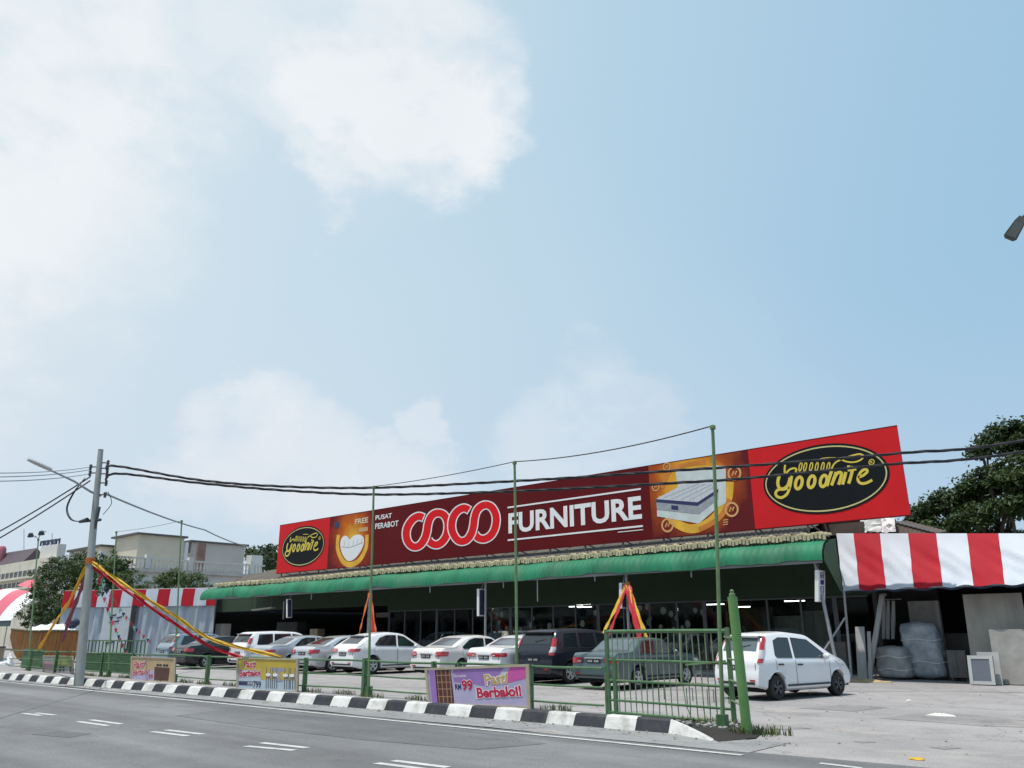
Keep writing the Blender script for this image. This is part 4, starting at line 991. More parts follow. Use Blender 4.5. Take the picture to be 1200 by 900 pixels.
# main cables run over the lot to a pole out of view on the right
W0 = Vector((-27.8, 10.6)); W1 = Vector((-3.8, 25.0)); wd = (W1-W0)
def onw(px, py):
    d = ray(px, py)   # intersect with the vertical plane of the span
    n_ = Vector((wd.y, -wd.x)); k = n_.dot(W0)/(n_.x*d.x+n_.y*d.y); return CAM + d*k
def span(name, pxs, first, label, r):
    pts = [onw(*q) for q in pxs]; end = pts[-1] + (pts[-1]-pts[-2]).normalized()*9 + Vector((0, 0, .9))
    path = [tuple(first)]+[tuple(p_) for p_ in pts]+[tuple(end)]
    path = [Vector(q_) for q_ in smooth_path(path, 9)]
    mb = MB(); mb.tube(path, r*.8, 6)
    for ph in (0, 2.1, 4.2):
        L = 0; q_ = []
        for i in range(len(path)):
            if i: L += (path[i]-path[i-1]).length
            q_.append(path[i]+Vector((0, math.cos(L*3.1+ph), math.sin(L*3.1+ph)))*r*.8)
        mb.tube(q_, r*.6, 5)
    return tag(mb.build(name, cable_black, loc=first, smooth=True), label, 'cable'), end
f1 = pp(7.05)+Vector((.22, .2, 0)); f2 = pp(6.75)+Vector((.2, .18, 0))
c1, e1 = span('overhead_cable', [(135, 546), (233, 562.5), (330, 570), (440, 571.5), (580, 565), (690, 558.5), (790, 551.5), (880, 545.5), (1056, 531), (1200, 516)], f1, 'upper thick black twisted cable crossing in front of the billboard', .034)
c2, e2 = span('overhead_cable', [(140, 555), (233, 566), (330, 574.5), (440, 579.5), (580, 576.5), (690, 571.5), (790, 566), (880, 560), (1038, 544.5), (1200, 529)], f2, 'lower thick black twisted cable crossing in front of the billboard', .034)
up2 = thing('utility_pole', 'concrete utility pole out at the right end of the thick cables', 'utility pole', (e1.x+.2, e1.y+.15, 0))
mb = MB(); mb.tube([(e1.x+.2, e1.y+.15, 0), (e1.x+.2, e1.y+.15, e1.z+.8)], [.2, .14], 12); mb.build('pole_shaft', concrete_pole, up2, smooth=True)
mb = MB(); mb.tube([(e1.x, e1.y, e1.z), (e1.x+.3, e1.y+.3, e1.z)], .03, 6); mb.tube([(e2.x, e2.y, e2.z), (e1.x+.3, e1.y+.2, e2.z)], .03, 6); mb.build('bracket', steel_dark, up2)
wire('service_cable', [pp(6.25)+Vector((.2, .18, 0)), at(240, 621, 22), at(292, 641, 31)], .035, cable_grey, 'thick grey cable running down from the pole to the rear roofs', sag=.1)
lefts = [((0, 549), 7.2), ((0, 553.5), 7.1), ((0, 558.5), 6.95)]
for i, (q, z) in enumerate(lefts):
    e = at(q[0], q[1], 5.5); s0 = pp(z)+Vector((-.22, -.2, 0)); ex = s0+(e-s0)*1.5
    wire('thin_wire', [s0, ex], .012, cable_grey, ['topmost thin grey wire leaving the pole to the left', 'middle thin grey wire leaving the pole to the left', 'lowest thin grey wire leaving the pole to the left'][i], 'wire', sag=.12)
for i, (q, z) in enumerate((((0, 619), 6.85), ((0, 627), 6.7))):
    e = at(q[0], q[1], 9.0); s0 = pp(z)+Vector((-.2, -.18, 0)); ex = s0+(e-s0)*1.6
    wire('service_cable', [s0, ex], .024, cable_black, ['upper black cable sloping down left from the pole', 'lower black cable sloping down left from the pole'][i], sag=.12)

# ------------------------------------------------------------------ festive cloth strips
def strip(name, pts, w, m, label, group=None, wid=None, tw=0.0, wrinkle=.03):
    path = [Vector(p_) for p_ in smooth_path([tuple(p_) for p_ in pts], 10)]
    rows = []; n = len(path)
    for i, p_ in enumerate(path):
        t_ = (path[min(i+1, n-1)]-path[max(i-1, 0)]).normalized()
        wv = Vector(wid) if wid else Vector((0, 0, 1)); wv = (wv-t_*wv.dot(t_)).normalized(); o = t_.cross(wv)
        a = tw*i/n; wv2 = wv*math.cos(a)+o*math.sin(a); ww = w*(1+.18*math.sin(i*1.3+w*40))
        rows.append([p_+wv2*ww*(k/4-.5)+o*wrinkle*math.sin(k*2.2+i*.9) for k in range(5)])
    mb = MB(); mb.grid(rows); mb.grid([[q_+Vector((.006, .006, 0)) for q_ in r] for r in rows])
    return tag(mb.build(name, m, loc=tuple(path[0]), smooth=True, sharp=80), label, 'cloth strip', group)
kn = pp(3.95)
a1 = at(104, 660, PY)
e1_ = at(280, 766, 13.7); m1 = at(190, 712, 12.0)
strip('cloth_strip', [a1+Vector((.15, 0, .05)), at(150, 688, 11.2), at(205, 722, 12.3), at(250, 750, 13.1), at(330, 770, 13.72)], .10, yellow_cloth, 'long yellow cloth strip sweeping from concrete pole down to the railing', wid=(0, .2, 1))
strip('cloth_strip', [a1+Vector((.15, .05, -.1)), at(150, 694, 11.3), at(205, 731, 12.4), at(245, 757, 13.2), at(285, 771, 13.74)], .095, red_cloth, 'long red cloth strip below the yellow one at the concrete pole', wid=(0, .2, 1))
strip('cloth_strip', [a1+Vector((-.15, 0, 0)), at(82, 703, 11.5), at(62, 733, 12.8), at(44, 763, 13.75)], .10, yellow_cloth, 'yellow cloth strip running down left of the concrete pole', wid=(1, .3, .3))
strip('cloth_strip', [a1+Vector((-.05, .12, -.1)), at(91, 700, 12.0), at(80, 730, 13.2), at(73, 752, 14.2)], .14, maroon_cloth, 'maroon cloth strip hanging down left of the concrete pole', wid=(1, .3, .3))
tag(MB().tube([pp(3.80), pp(4.0)], .15, 12).build('cloth_band', orange_cloth, loc=tuple(pp(3.8)), smooth=True), 'orange cloth band tied round the concrete pole', 'cloth')
def pair(px_top, y_top, l, r, Yp, desc):
    tpz = at(px_top, y_top, Yp)
    for (qx, qy, m, w, nm) in l+r:
        e = at(qx, qy, Yp-1.1); strip('cloth_strip', [tpz+Vector((0, -.06, 0)), tpz.lerp(e, .5)+Vector((0, -.05, -.06)), e], w, m, nm+' '+desc, wid=(1, .2, .1), tw=.6, wrinkle=.02)
pair(736, 683, [(705, 745, yellow_cloth, .15, 'outer left yellow cloth strip'), (713, 745, red_cloth, .15, 'inner left red cloth strip')], [(750, 748, red_cloth, .24, 'inner right red cloth strip'), (758, 748, yellow_cloth, .15, 'outer right yellow cloth strip')], 26.2, 'on the canopy post behind the gate')
pair(435, 690, [(421, 742, orange_cloth, .12, 'left orange cloth strip')], [(437, 745, red_cloth, .2, 'middle red cloth strip'), (441, 745, orange_cloth, .12, 'right orange cloth strip')], 26.2, 'on the canopy post above the white hatchback')
# garland bunch hanging at the pole
t = thing('garland', 'bunch of green and red garland hanging by the concrete pole', 'garland', at(122, 685, 11.6))
gl_m = [mat('garland_green', (.02, .16, .07), .5, .3, 6), mat('garland_red', (.55, .03, .08), .5, .2, 6), mat('garland_dark', (.02, .05, .03), .6, .2, 6), mat('garland_mint', (.25, .55, .42), .5, .2, 6)]
for k, (px, py, r) in enumerate(((118, 680, .15), (124, 690, .2), (116, 694, .16), (122, 673, .12))):
    mb = MB(); c = at(px, py, 11.6)
    for _ in range(60):
        v = Vector((rnd.gauss(0, 1), rnd.gauss(0, 1), rnd.gauss(0, 1.4))).normalized()*r*rnd.uniform(.3, 1); s_ = .05
        u_ = Vector((rnd.gauss(0, 1), rnd.gauss(0, 1), rnd.gauss(0, 1))).normalized()*s_; w_ = u_.cross(v).normalized()*s_
        mb.face([c+v, c+v+u_, c+v+u_+w_, c+v+w_])
    mb.build('garland_tuft', gl_m[[3, 2, 0, 1][k]], t)
mb = MB(); mb.tube([at(112, 662, PY), at(118, 672, 11.4), at(122, 685, 11.6)], .012, 5); mb.build('cord', cable_black, t)
# bunting strings over the tarpaulin wall
for k, (p0, p1, sg) in enumerate((((112, 668), (178, 752), .5), ((114, 672), (150, 765), .4),)):
    a, b_ = at(*p0, PY+.2), at(*p1, 20-3*k); lab = ['bunting string of small flags falling steeply beside the pole', 'bunting string of small flags falling towards the picket gate', 'longest bunting string of small flags reaching the blue wagon'][k]
    t = thing('bunting', lab, 'bunting', a); mb = MB(); pts = []
    for i in range(21): f = i/20; q_ = a.lerp(b_, f); q_.z -= sg*4*f*(1-f)*.5; pts.append(q_)
    mb.tube(pts, .008, 5); mb.build('cord', cable_grey, t)
    for ci, m_ in enumerate((red_cloth, gl_m[3], navy, tent_pink)):
        mb = MB()
        for i in range(1+ci, 20, 5):
            q_ = pts[i]; s_ = .075; d = Vector((.7, .7, 0))*s_; mb.face([q_-d, q_+d, q_+Vector((rnd.uniform(-.05, .05), 0, -.2))])
        build_parts(mb, 'flag', m_, t)
# ------------------------------------------------------------------ open shed with red and white striped awning, right of the shop
shed = thing('storage_shed', 'open storage shed with a steep red and white striped tarpaulin front', 'shed', (-6, 29, 0))
BY, TY = 28.2, 29.25
bx = [at(x, 688, BY).x for x in (988, 1007, 1038, 1071, 1105, 1141, 1178)]
tx = [at(x, 625, TY).x for x in (980, 1000, 1031, 1064, 1097, 1133, 1170)]
w_b = (bx[-1]-bx[1])/5; w_t = (tx[-1]-tx[1])/5
for k in range(1, 9): bx.append(bx[6]+w_b*k); tx.append(tx[6]+w_t*k)
def topz(x): return 4.90 - (x+10.64)*.083
mbw, mbr = MB(), MB(); NV = 16
for s_ in range(len(bx)-1):
    rows = []
    for j in range(9):
        f = j/8; row = []
        xb_, xt_ = bx[s_]+(bx[s_+1]-bx[s_])*f, tx[s_]+(tx[s_+1]-tx[s_])*f
        for i in range(NV+1):
            g = i/NV; x = xb_*(1-g)+xt_*g; y = BY+(TY-BY)*g
            sc_ = .035*math.sin(x*7.5) if i == 0 else 0
            z = (2.86+sc_)*(1-g)+topz(xt_)*g
            wr_ = .03*math.sin(x*3.1+g*7)*math.sin(g*3.14)+.016*math.sin(x*9+g*3+s_)*(1-g)+.02*math.sin((x+g*2.2)*11+math.sin(x*3))*math.sin(math.pi*min(1, g*1.2))
            row.append((x, y-wr_, z+.3*wr_))
        rows.append(row)
    q_ = MB(); q_.grid(rows); q_.build('red_stripe' if s_ % 2 else 'white_stripe', tarp_red if s_ % 2 else tarp_white, shed, smooth=True, sharp=80)
mb = MB(); rows = []
for i in range(180):
    x = bx[0]+(bx[-1]-bx[0])*i/179; rows.append([(x, BY+.10, 2.94), (x, BY+.09, 2.79+.03*math.sin(x*7.5))])
mb.grid(rows); mb.build('scalloped_hem', navy, shed)
XS = bx[-1]
mb = MB(); mb.face([(tx[0], TY+.01, topz(tx[0])-.02), (tx[-1], TY+.01, topz(tx[-1])-.02), (tx[-1], 38, topz(tx[-1])-.3), (tx[0]+.1, 38, 4.5)]); mb.build('roof', roof_dark, shed)
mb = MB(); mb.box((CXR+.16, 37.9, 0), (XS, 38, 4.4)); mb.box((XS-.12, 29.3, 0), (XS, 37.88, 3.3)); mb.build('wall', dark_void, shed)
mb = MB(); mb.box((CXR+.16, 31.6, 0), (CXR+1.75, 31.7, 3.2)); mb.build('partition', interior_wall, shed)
for px_t, px_b, yy in ((990, 999, BY+.06),):
    c = at(994, 745, yy); mb = MB(); mb.tube([(at(998, 796, yy).x, yy, 0), (at(989, 692, yy).x, yy, 2.9)], .042, 10); mb.build('shed_post', steel, shed, smooth=True)
for x in (-4.1, 0.2): mb = MB(); mb.tube([(x, BY+.1, 0), (x, BY+.1, 2.9)], .045, 10); mb.build('shed_post', steel, shed, smooth=True)
mb = MB(); mb.tube([(bx[0], BY+.09, 2.88), (bx[-1], BY+.09, 2.88)], .035, 8); mb.tube([(tx[0], TY+.04, topz(tx[0])-.06), (tx[-1], TY+.04, topz(tx[-1])-.06)], .035, 8); mb.build('rafter', steel, shed, smooth=True)
# things stored in the shed
def lean(name, label, cat, bl, br, ht, Y, back, th, m, frame=None):
    a = at(*bl, Y); b_ = at(*br, Y); a.z = b_.z = 0.02; t = thing(name, label, cat, ((a.x+b_.x)/2, Y, 0))
    up_ = Vector((0, back, ht)); n_ = (b_-a).cross(up_).normalized()
    c = (a+b_)/2+up_/2
    mb = MB(); mb.obox(c, (b_-a)/2, n_*th/2, up_/2); mb.build('panel', m, t)
    if frame:
        mb = MB(); u = (b_-a).normalized(); L = (b_-a).length; H_ = up_.length; v = up_.normalized(); w_ = .14*min(L, H_)
        for s_ in (-1, 1):
            mb.obox(c+u*s_*(L/2-w_/2)+n_*.0, u*w_/2, n_*(th/2+.02), v*H_/2); mb.obox(c+v*s_*(H_/2-w_/2), u*(L/2-w_-.002), n_*(th/2+.018), v*w_/2)
        mb.build('panel_frame', frame, t)
    return t
h = lambda px, py, Y: at(px, py, Y).z
lean('leaning_board', 'tall stained plywood board leaning at the right side of the shed', 'board', (1143, 806), (1215, 806), 2.62, 28.9, .35, .04, plywood)
lean('leaning_board', 'shorter grey board with a dark top edge leaning before the tall plywood board', 'board', (1169, 806), (1250, 806), 1.55, 28.35, .18, .05, concrete)
lean('window_frame', 'small framed glass panel leaning at the foot of the plywood boards', 'window frame', (1138, 806), (1168, 806), .80, 27.7, .16, .05, mat('panel_glass', (.13, .14, .17), .1, .1, 2), mat('frame_grey', (.42, .42, .41), .6, .1, 3))
lean('window_frame', 'second pale panel half hidden behind the small framed panel', 'window frame', (1150, 805), (1176, 805), .9, 28.0, .14, .05, mat('frame_grey', (.42, .42, .41)), None)
lean('leaning_plank', 'wide grey plank leaning beside the shed post', 'plank', (1006, 799), (1017, 799), 1.66, 28.6, .35, .04, timber_grey)
lean('leaning_plank', 'narrow grey plank right next to the wide leaning plank', 'plank', (1019, 799), (1023, 799), 1.5, 28.5, .4, .05, timber_grey)
t = thing('leaning_pole', 'long pale timber pole leaning up into the awning', 'pole', (at(1019, 797, 28.8).x, 28.8, 0))
a = at(1018, 797, 28.7); a.z = .02; b_ = at(1034, 697, 29.1); mb = MB(); mb.bar(a, b_, .15, .1); mb.build('pole_timber', timber_grey, t); mb = MB(); mb.bar(b_, b_+Vector((0, .3, .02)), .08, .08); mb.build('end_block', timber_grey, t)
def bundle(name, label, px, y0, y1, Y, w, d, m, seed, tilt=0.0, sq=3.2):
    a = at(px, y0, Y); a.z = 0; b_ = at(px, y1, Y); H_ = b_.z; t = thing(name, label, name.replace('_', ' '), (a.x, Y, 0)); rr = random.Random(seed)
    mb = MB(); rows = []; n = 36
    for i in range(19):
        f = i/18; k_ = (1-abs(2*f-1)**7)**(1/4) if 0 < f < 1 else .02
        row = []
        for j in range(n):
            th = 2*math.pi*j/n; c_, s_ = math.cos(th), math.sin(th); r_ = (abs(c_)**sq+abs(s_)**sq)**(-1/sq)
            wob = 1+.035*math.sin(3*th+f*6+seed)+.03*abs(math.sin(5*th+f*11+seed*2))-.03*abs(math.sin(4*th-f*9+seed))+rr.uniform(-.018, .018)
            row.append((a.x+w/2*c_*r_*k_*wob*(1-.08*f)+tilt*f*H_, Y+d/2*s_*r_*k_*wob+f*.08, .02+H_*(f+.02*math.sin(th*2+seed)*k_*(1-f)*f*2)))
        rows.append(row)
    mb.grid(rows, closed=True); mb.build('wrapped_body', m, t, smooth=True, sharp=180)
    mb = MB()
    for f in (.3, .68):
        pts = [(a.x+(w/2+.015)*math.cos(2*math.pi*j/28)*(abs(math.cos(2*math.pi*j/28))**sq+abs(math.sin(2*math.pi*j/28))**sq)**(-1/sq)*(1-.08*f)+tilt*f*H_, Y+(d/2+.02)*math.sin(2*math.pi*j/28)*(abs(math.cos(2*math.pi*j/28))**sq+abs(math.sin(2*math.pi*j/28))**sq)**(-1/sq)+f*.08, f*H_+.03*math.sin(j)) for j in range(29)]
        mb.tube(pts, .012, 5)
    mb.build('tying_string', letter_white, t)
bundle('wrapped_mattress', 'tall bluish plastic wrapped mattress standing in the shed', 1091, 800, 728, 29.9, 1.25, .6, plastic_wrap, 3, -.09, 5.0)
bundle('wrapped_armchair', 'lower grey cloth wrapped armchair bundle beside the tall wrapped mattress', 1053, 800, 757, 29.5, 1.1, .8, grey_cloth, 8, -.08, 3.4)
lean('headboard', 'grey padded headboard frame standing behind the wrapped mattress', 'headboard', (1077, 800), (1114, 800), 2.5, 30.6, .12, .12, concrete, timber_grey)
t = thing('clothes_rail', 'rail with narrow hanging rolls near the leaning pole', 'rail', (at(1042, 720, 30.2).x, 30.2, 0))
mb = MB(); a, b_ = at(1030, 703, 30.2), at(1056, 702, 30.2); mb.tube([a, b_], .02, 6); mb.build('rail_tube', steel, t)
for px in (1036, 1041, 1047):
    a, b_ = at(px, 704, 30.2), at(px-.5, 749, 30.2); mb = MB(); mb.tube([a, a.lerp(b_, .5), b_], [.05, .075, .06], 8); mb.build('hanging_roll', timber_grey, t, smooth=True)
stock('shelf_unit', 'dark shelf unit deep in the shed right of the wrapped mattress', 'shelf', 1127, 742, 31.0, 1.1, .5, mat('dark_timber', (.06, .052, .045), .7, .2, 3))
for i, (px, yt, w, lab) in enumerate(((1122, 762, .55, 'grey carton on the shed floor right of the wrapped mattress'), (982, 752, .7, 'dark grey carton stack by the brace at the shop corner'))):
    stock('carton', lab, 'box', px, yt, 29.5+i*.2, w, .5, mat('grey_carton', (.13, .125, .12), .8, .2, 3))
c = at(986, 792, 28.9)
# sacks and sheets on the shed roof under the billboard end
def rooftop(px, py0, py1, Y, w, m, label, seed):
    a, b_ = at(px, py0, Y), at(px, py1, Y); rr = random.Random(seed); t = thing('roof_sheet', label, 'sheet', (a.x, Y, a.z)); mb = MB(); rows = []
    for i in range(7):
        f = i/6; rows.append([(a.x+(k/6-.5)*w*(1-.05*f), Y-.12+.2*f+rr.uniform(-.05, .05), a.z+(b_.z-a.z)*f+rr.uniform(-.04, .04)) for k in range(7)])
    mb.grid(rows); mb.build('folded_sheet', m, t, smooth=True, sharp=30); mb = MB(); mb.box((a.x-w*.4, Y+.12, a.z-.35), (a.x+w*.4, Y+.3, b_.z-.12)); mb.build('roof_block', roof_dark, t)
rooftop(1021, 624, 607, 29.55, .75, pale_print, 'pale blue grey sheet on the shed roof under the billboard corner', 2)
rooftop(1040, 624, 604, 29.6, .62, letter_white, 'white crumpled sheet on the shed roof beside the blue grey one', 9)
t = thing('corrugated_sheet', 'rusty brown roof sheet sloping behind the striped awning', 'roof sheet', at(1075, 622, 30)); 
a, b_, c = at(1048, 612, 30), at(1098, 625, 30.2), at(1050, 630, 30); rows = []
for i in range(40):
    f = i/39; p_ = a.lerp(b_, f); cz = .02*math.cos(i*1.6); rows.append([p_+Vector((0, 0, cz)), p_+Vector((.0, -.25, -.45+cz))])
mb = MB(); mb.grid(rows); mb.grid([[r[0]+Vector((0, .02, 0)), r[0]+Vector((0, 1.6, .2))] for r in rows]); mb.build('sheet_metal', mat('rusty_sheet', (.12, .085, .065), .8, .25, 3), t, smooth=True, sharp=60)
mb = MB(); mb.bar(a+Vector((0, -.02, .04)), b_+Vector((0, -.02, .04)), .08, .06); mb.build('ridge_strip', timber_grey, t)
mb = MB(); mb.bar(at(966, 622, 29.5), at(1012, 619, 29.5), .35, .4); mb.bar(at(966, 616, 29.55), at(1012, 612, 29.55), .1, .06); tag(mb.build('roof_beam', roof_dark, loc=tuple(at(985, 622, 29.5))), 'dark timber beam lying on the roof below the red billboard end', 'beam')

# ------------------------------------------------------------------ striped tarpaulin wall left of the shop
A = Vector((-66.5, 23.4, 0)); B = Vector((-53.5, 30.4, 0)); dv = (B-A).normalized(); L = (B-A).length*.88; nv = Vector((dv.y, -dv.x, 0))
tw = thing('tarpaulin_tent', 'silver tarpaulin wall with a red and white striped valance left of the shop', 'tent', A)
def tp_(u, z, d=0.0): return A+dv*u+nv*d+Vector((0, 0, z))
mb = MB(); rows = []
for i in range(150):
    u = L*i/149; rows.append([tp_(u, z, .07*math.sin(u*4.3+z*.6)+.05*math.sin(u*9.1-z*1.1)+.03*math.sin(u*17)) for z in (0, .8, 1.6, 2.4, 3.2, 3.75)])
mb.grid(rows); mb.build('tarpaulin_sheet', tarp_silver, tw, smooth=True, sharp=80)
mw, mr = MB(), MB(); u = 0; k = 0; stripes = [at(x, 700, 26).x for x in (0,)]
sw = 1.02
while u < L:
    u2 = min(u+sw, L); rows = []
    for i in range(7):
        uu = u+(u2-u)*i/6; rows.append([tp_(uu, 3.5, .16+.03*math.sin(uu*6)), tp_(uu, 4.05, .12), tp_(uu, 4.72, .04), tp_(uu, 4.85, -1.5)])
    q_ = MB(); q_.grid(rows); q_.build('red_stripe' if k % 2 == 0 else 'white_stripe', tarp_red if k % 2 == 0 else tarp_white, tw, smooth=True); u = u2; k += 1
mb = MB()
for uu in (0.1, L*.33, L*.66, L-.1): mb.tube([tp_(uu, 0, -.1), tp_(uu, 4.7, -.1)], .05, 6)
mb.tube([tp_(0, 4.72, -.02), tp_(L, 4.72, -.02)], .04, 6); mb.build('tent_frame', steel, tw)
# pale notice panel and dark door gap
mb = MB(); a, b_ = 3.9, 6.2
mb.obox(tp_((a+b_)/2, 1.9, .22), dv*(b_-a)/2, nv*.02, Vector((0, 0, 1.55))); mb.build('pale_panel', mat('panel_pale', (.50, .53, .55), .5, .1, 1.5, bump=.3), tw)
mb = MB(); mb.obox(tp_(6.42, 1.8, .2), dv*.16, nv*.02, Vector((0, 0, 1.8))); mb.build('door_gap', dark_void, tw)
mb = MB()
for (u0, u1, z) in ((4.5, 5.0, 2.9), (5.1, 5.5, 2.75), (4.5, 5.3, 2.45), (4.4, 5.1, 1.0)): mb.obox(tp_((u0+u1)/2, z, .255), dv*(u1-u0)/2+Vector((0, 0, .05)), nv*.01, Vector((0, 0, .05)))
mb.build('panel_marks', navy, tw)

# ------------------------------------------------------------------ brown wooden hull behind the railing, far left
HA = at(6, 770, 16.0); HD = Vector((.36, .933, 0)); HN = Vector((.933, -.36, 0)); HA.z = 0
hl = (at(60, 770, 17.5)-HA).length*1.04
def hp(u, v, z): return HA+HD*u+HN*v+Vector((0, 0, z))
hb = thing('wooden_hull', 'brown slatted wooden boat hull shape behind the railing at the far left', 'wooden hull', hp(hl/2, -1.2, 0))
mb = MB(); Lh = 3.5; rows = []; NN = 36
for i in range(NN+1):
    f = i/NN; wv = 1.25*math.sin(math.pi*min(.5, .06+f*.7))**.7; row = []
    bot = .12+1.25*max(0, 1-f/.22)**2
    for j in range(13):
        a = math.pi*j/12; c_, s_ = math.cos(a), math.sin(a)
        yy = wv*(abs(c_)**.5)*(1 if c_ > 0 else -1); top_ = 1.72+.14*max(0, .3-f)*3; zz = top_-(top_-bot)*s_**.5
        row.append(hp(f*Lh, -1.3+yy*(1-(.06 if i % 2 else 0)), zz))
    rows.append(row)
mb.grid(rows); mb.face(rows[0]); mb.face(rows[-1]); mb.build('hull_planks', mat('hull_wood', (.34, .145, .045), .6, .35, 2.5, stretch=(3, 3, .3), dirt=((.42, .27, .12), .5, 2)), hb, smooth=True, sharp=25)
for s_ in (0, 12):
    mb = MB(); mb.tube([Vector(r_[s_])+Vector((0, 0, .04)) for r_ in rows], .07, 6); mb.build('gunwale', mat('hull_rim', (.14, .11, .06), .7, .2, 3), hb, smooth=True)
for u in (1.0, 2.7):
    mb = MB(); mb.obox(hp(u, -1.3, .16), HD*.1, HN*.9, Vector((0, 0, .16))); mb.build('hull_support', dark_void, hb)
t = thing('white_cover', 'white sheet spread over the brown wooden hull', 'sheet', hp(2.0, -1.3, 1.8)); rows2 = []
for i in range(16):
    f = i/15; rows2.append([hp(1.0+2.3*f, -.05-2.4*k/6, 1.80+.38*math.sin(math.pi*k/6)*(.55+.45*math.sin(math.pi*f))+.04*math.sin(i*1.7+k)) for k in range(7)])
mb = MB(); mb.grid(rows2); mb.build('sheet_cloth', mat('white_cover_cloth', (.78, .77, .76), .6, .04, 2), t, smooth=True, sharp=60); mb = MB(); mb.tube([rows2[0][0], rows2[8][0], rows2[15][0]], .03, 6); mb.build('sheet_rope', timber_grey, t)
c = hp(3.1, -.7, 2.25); t = thing('navy_bundle', 'small navy bundle on top of the white sheet', 'bundle', c); mb = MB(); mb.ball(c, (.4, .4, .28), 10); mb.build('bundle_cloth', navy, t, smooth=True, sharp=180); mb = MB(); mb.tube([c+Vector((-.1, -.42, -.2)), c+Vector((0, -.3, .3))], .02, 5); mb.build('bundle_tie', maroon_cloth, t)
for i, (px, py, s_, m_, lab) in enumerate(((-2, 766, .22, pale_wood, 'tan box stacked behind the kerb at the far left'), (3, 776, .4, letter_white, 'white sack on the ground at the far left'), (10, 772, .3, letter_white, 'smaller white sack next to the wooden hull'))):
    c = gnd(px, 786); Y = 15.2+i*.25; c = at(px, py, Y)
    if i == 0:
        t = thing('crate', lab, 'box', (c.x, Y, 0)); mb = MB(); mb.box((c.x-s_, Y-s_, .02), (c.x+s_, Y+s_, c.z+.3)); mb.build('box_body', m_, t); mb = MB(); mb.box((c.x-s_-.03, Y-s_-.03, c.z+.302), (c.x+s_+.03, Y+s_+.03, c.z+.38)); mb.build('box_lid', steel_dark, t)
    else: crumple('sack', Vector((c.x, Y, 0)), s_*1.3, s_, c.z+.2, m_, lab, 'sack', i)

# ------------------------------------------------------------------ far left: striped tent roof, low wall
tc_ = at(-14, 720, 30); t = thing('striped_tent', 'faded pink and white striped barrel tent at the left edge', 'tent', (tc_.x, 30, 0))
xl, xr = at(-80, 720, 30).x, at(14, 720, 30).x; zt_, zb2 = at(10, 684, 30).z, at(10, 727, 30).z
mw, mr = MB(), MB(); ns = 7
for s_ in range(ns):
    rows = []
    for i in range(7):
        f = (s_+i/6)/ns; x = xl+(xr-xl)*f
        rows.append([(xl+(xr-xl)*(f if True else 0)+(.9*(1-math.cos(a*math.pi/16)))*(-1 if f > .5 else 1)*abs(f-.5)*1.6, 30+3.2*(a/8)-.0, zb2+(zt_-zb2)*math.sin(a*math.pi/16)**.8*(1-.28*max(0, f-.55)**1.5*4)) for a in range(9)])
    q_ = MB(); q_.grid(rows); q_.build('pink_stripe' if s_ % 2 else 'white_stripe', tent_pink if s_ % 2 else mat('tent_white', (.74, .72, .72), .5, .05, 2), t, smooth=True)
mb = MB(); mb.box((xl, 30.05, zb2-.6), (xr-.3, 30.12, zb2-.003)); mb.build('tent_skirt', mat('skirt_teal', (.02, .06, .07), .6, .15, 2), t)  # dark teal band under the front edge of the tent
mb = MB()
for f in (0.05, .5, .95): mb.tube([(xl+(xr-xl)*f, 30.2, 0), (xl+(xr-xl)*f, 30.2, zb2)], .06, 6)
mb.build('tent_post', steel, t)
t = thing('pink_canopy', 'small faded pink canopy edge behind the striped tent', 'canopy', at(32, 688, 40)); a, b_ = at(20, 686, 42), at(40, 690, 42); rows = []
for i in range(9):
    f = i/8; p_ = a.lerp(b_, f); rows.append([p_+Vector((0, k*.5, .9*math.sin(k*math.pi/8)*(1-.5*f))) for k in range(5)]+[])
mb = MB(); mb.grid(rows); mb.build('canopy_cloth', tent_pink, t, smooth=True); mb = MB(); mb.tube([b_, (b_.x, b_.y, 0)], .06, 6); mb.build('canopy_post', steel, t)
t = thing('boundary_wall', 'low pale wall in the shade behind the wooden hull', 'wall', (-85, 38, 0)); mb = MB(); mb.box((-125, 38, 0), (-68, 38.25, 1.55)); mb.build('wall_panel', trim_white, t); mb = MB(); mb.box((-125.05, 37.95, 1.552), (-67.95, 38.3, 1.68)); mb.build('coping', concrete, t)
t = thing('dark_shed', 'long dark blue green shed front behind the low wall', 'shed', (-95, 44, 0)); mb = MB(); mb.box((-135, 44, 0), (-76, 50, 4.4)); mb.build('wall', mat('shed_teal', (.03, .06, .075), .7, .2, .4), t); mb = MB(); mb.box((-135.4, 43.6, 4.402), (-75.6, 50.4, 4.6)); mb.build('roof', roof_dark, t)  # plain dark teal box with a thin dark slab on top

# ------------------------------------------------------------------ buildings behind on the left
bb_ = thing('terraced_house', 'beige flat block with dark eaves and white balustrade terraces above the tarpaulin', 'building', (-99, 48, 0))
FX = -95.0
def bz(px, py, X=FX): return atX(px, py, X)
y0_ = bz(160, 650).y; y1_ = bz(214, 650).y; y2_ = bz(226, 650).y; y3_ = bz(289, 650).y; z1_ = bz(160, 626).z; z2_ = bz(255, 637).z; zd = bz(160, 667).z
mb = MB(); mb.box((FX-6.5, y0_, zd-.1), (FX, y1_, z1_)); mb.build('upper_block', beige_wall, bb_)
mb = MB(); mb.box((FX-7.5, y2_, zd-.1), (FX-.6, y3_, z2_)); mb.build('upper_block', grey_wall, bb_)
mb = MB(); mb.box((FX-6, y1_+.002, zd-.1), (FX-1.6, y2_-.002, z2_-.4)); mb.build('stair_core', trim_white, bb_)
mb = MB(); mb.tube([(FX-.8, (y1_+y2_)/2, zd), (FX-.8, (y1_+y2_)/2, z1_-.4)], .35, 10); mb.build('white_downpipe', letter_white, bb_, smooth=True)
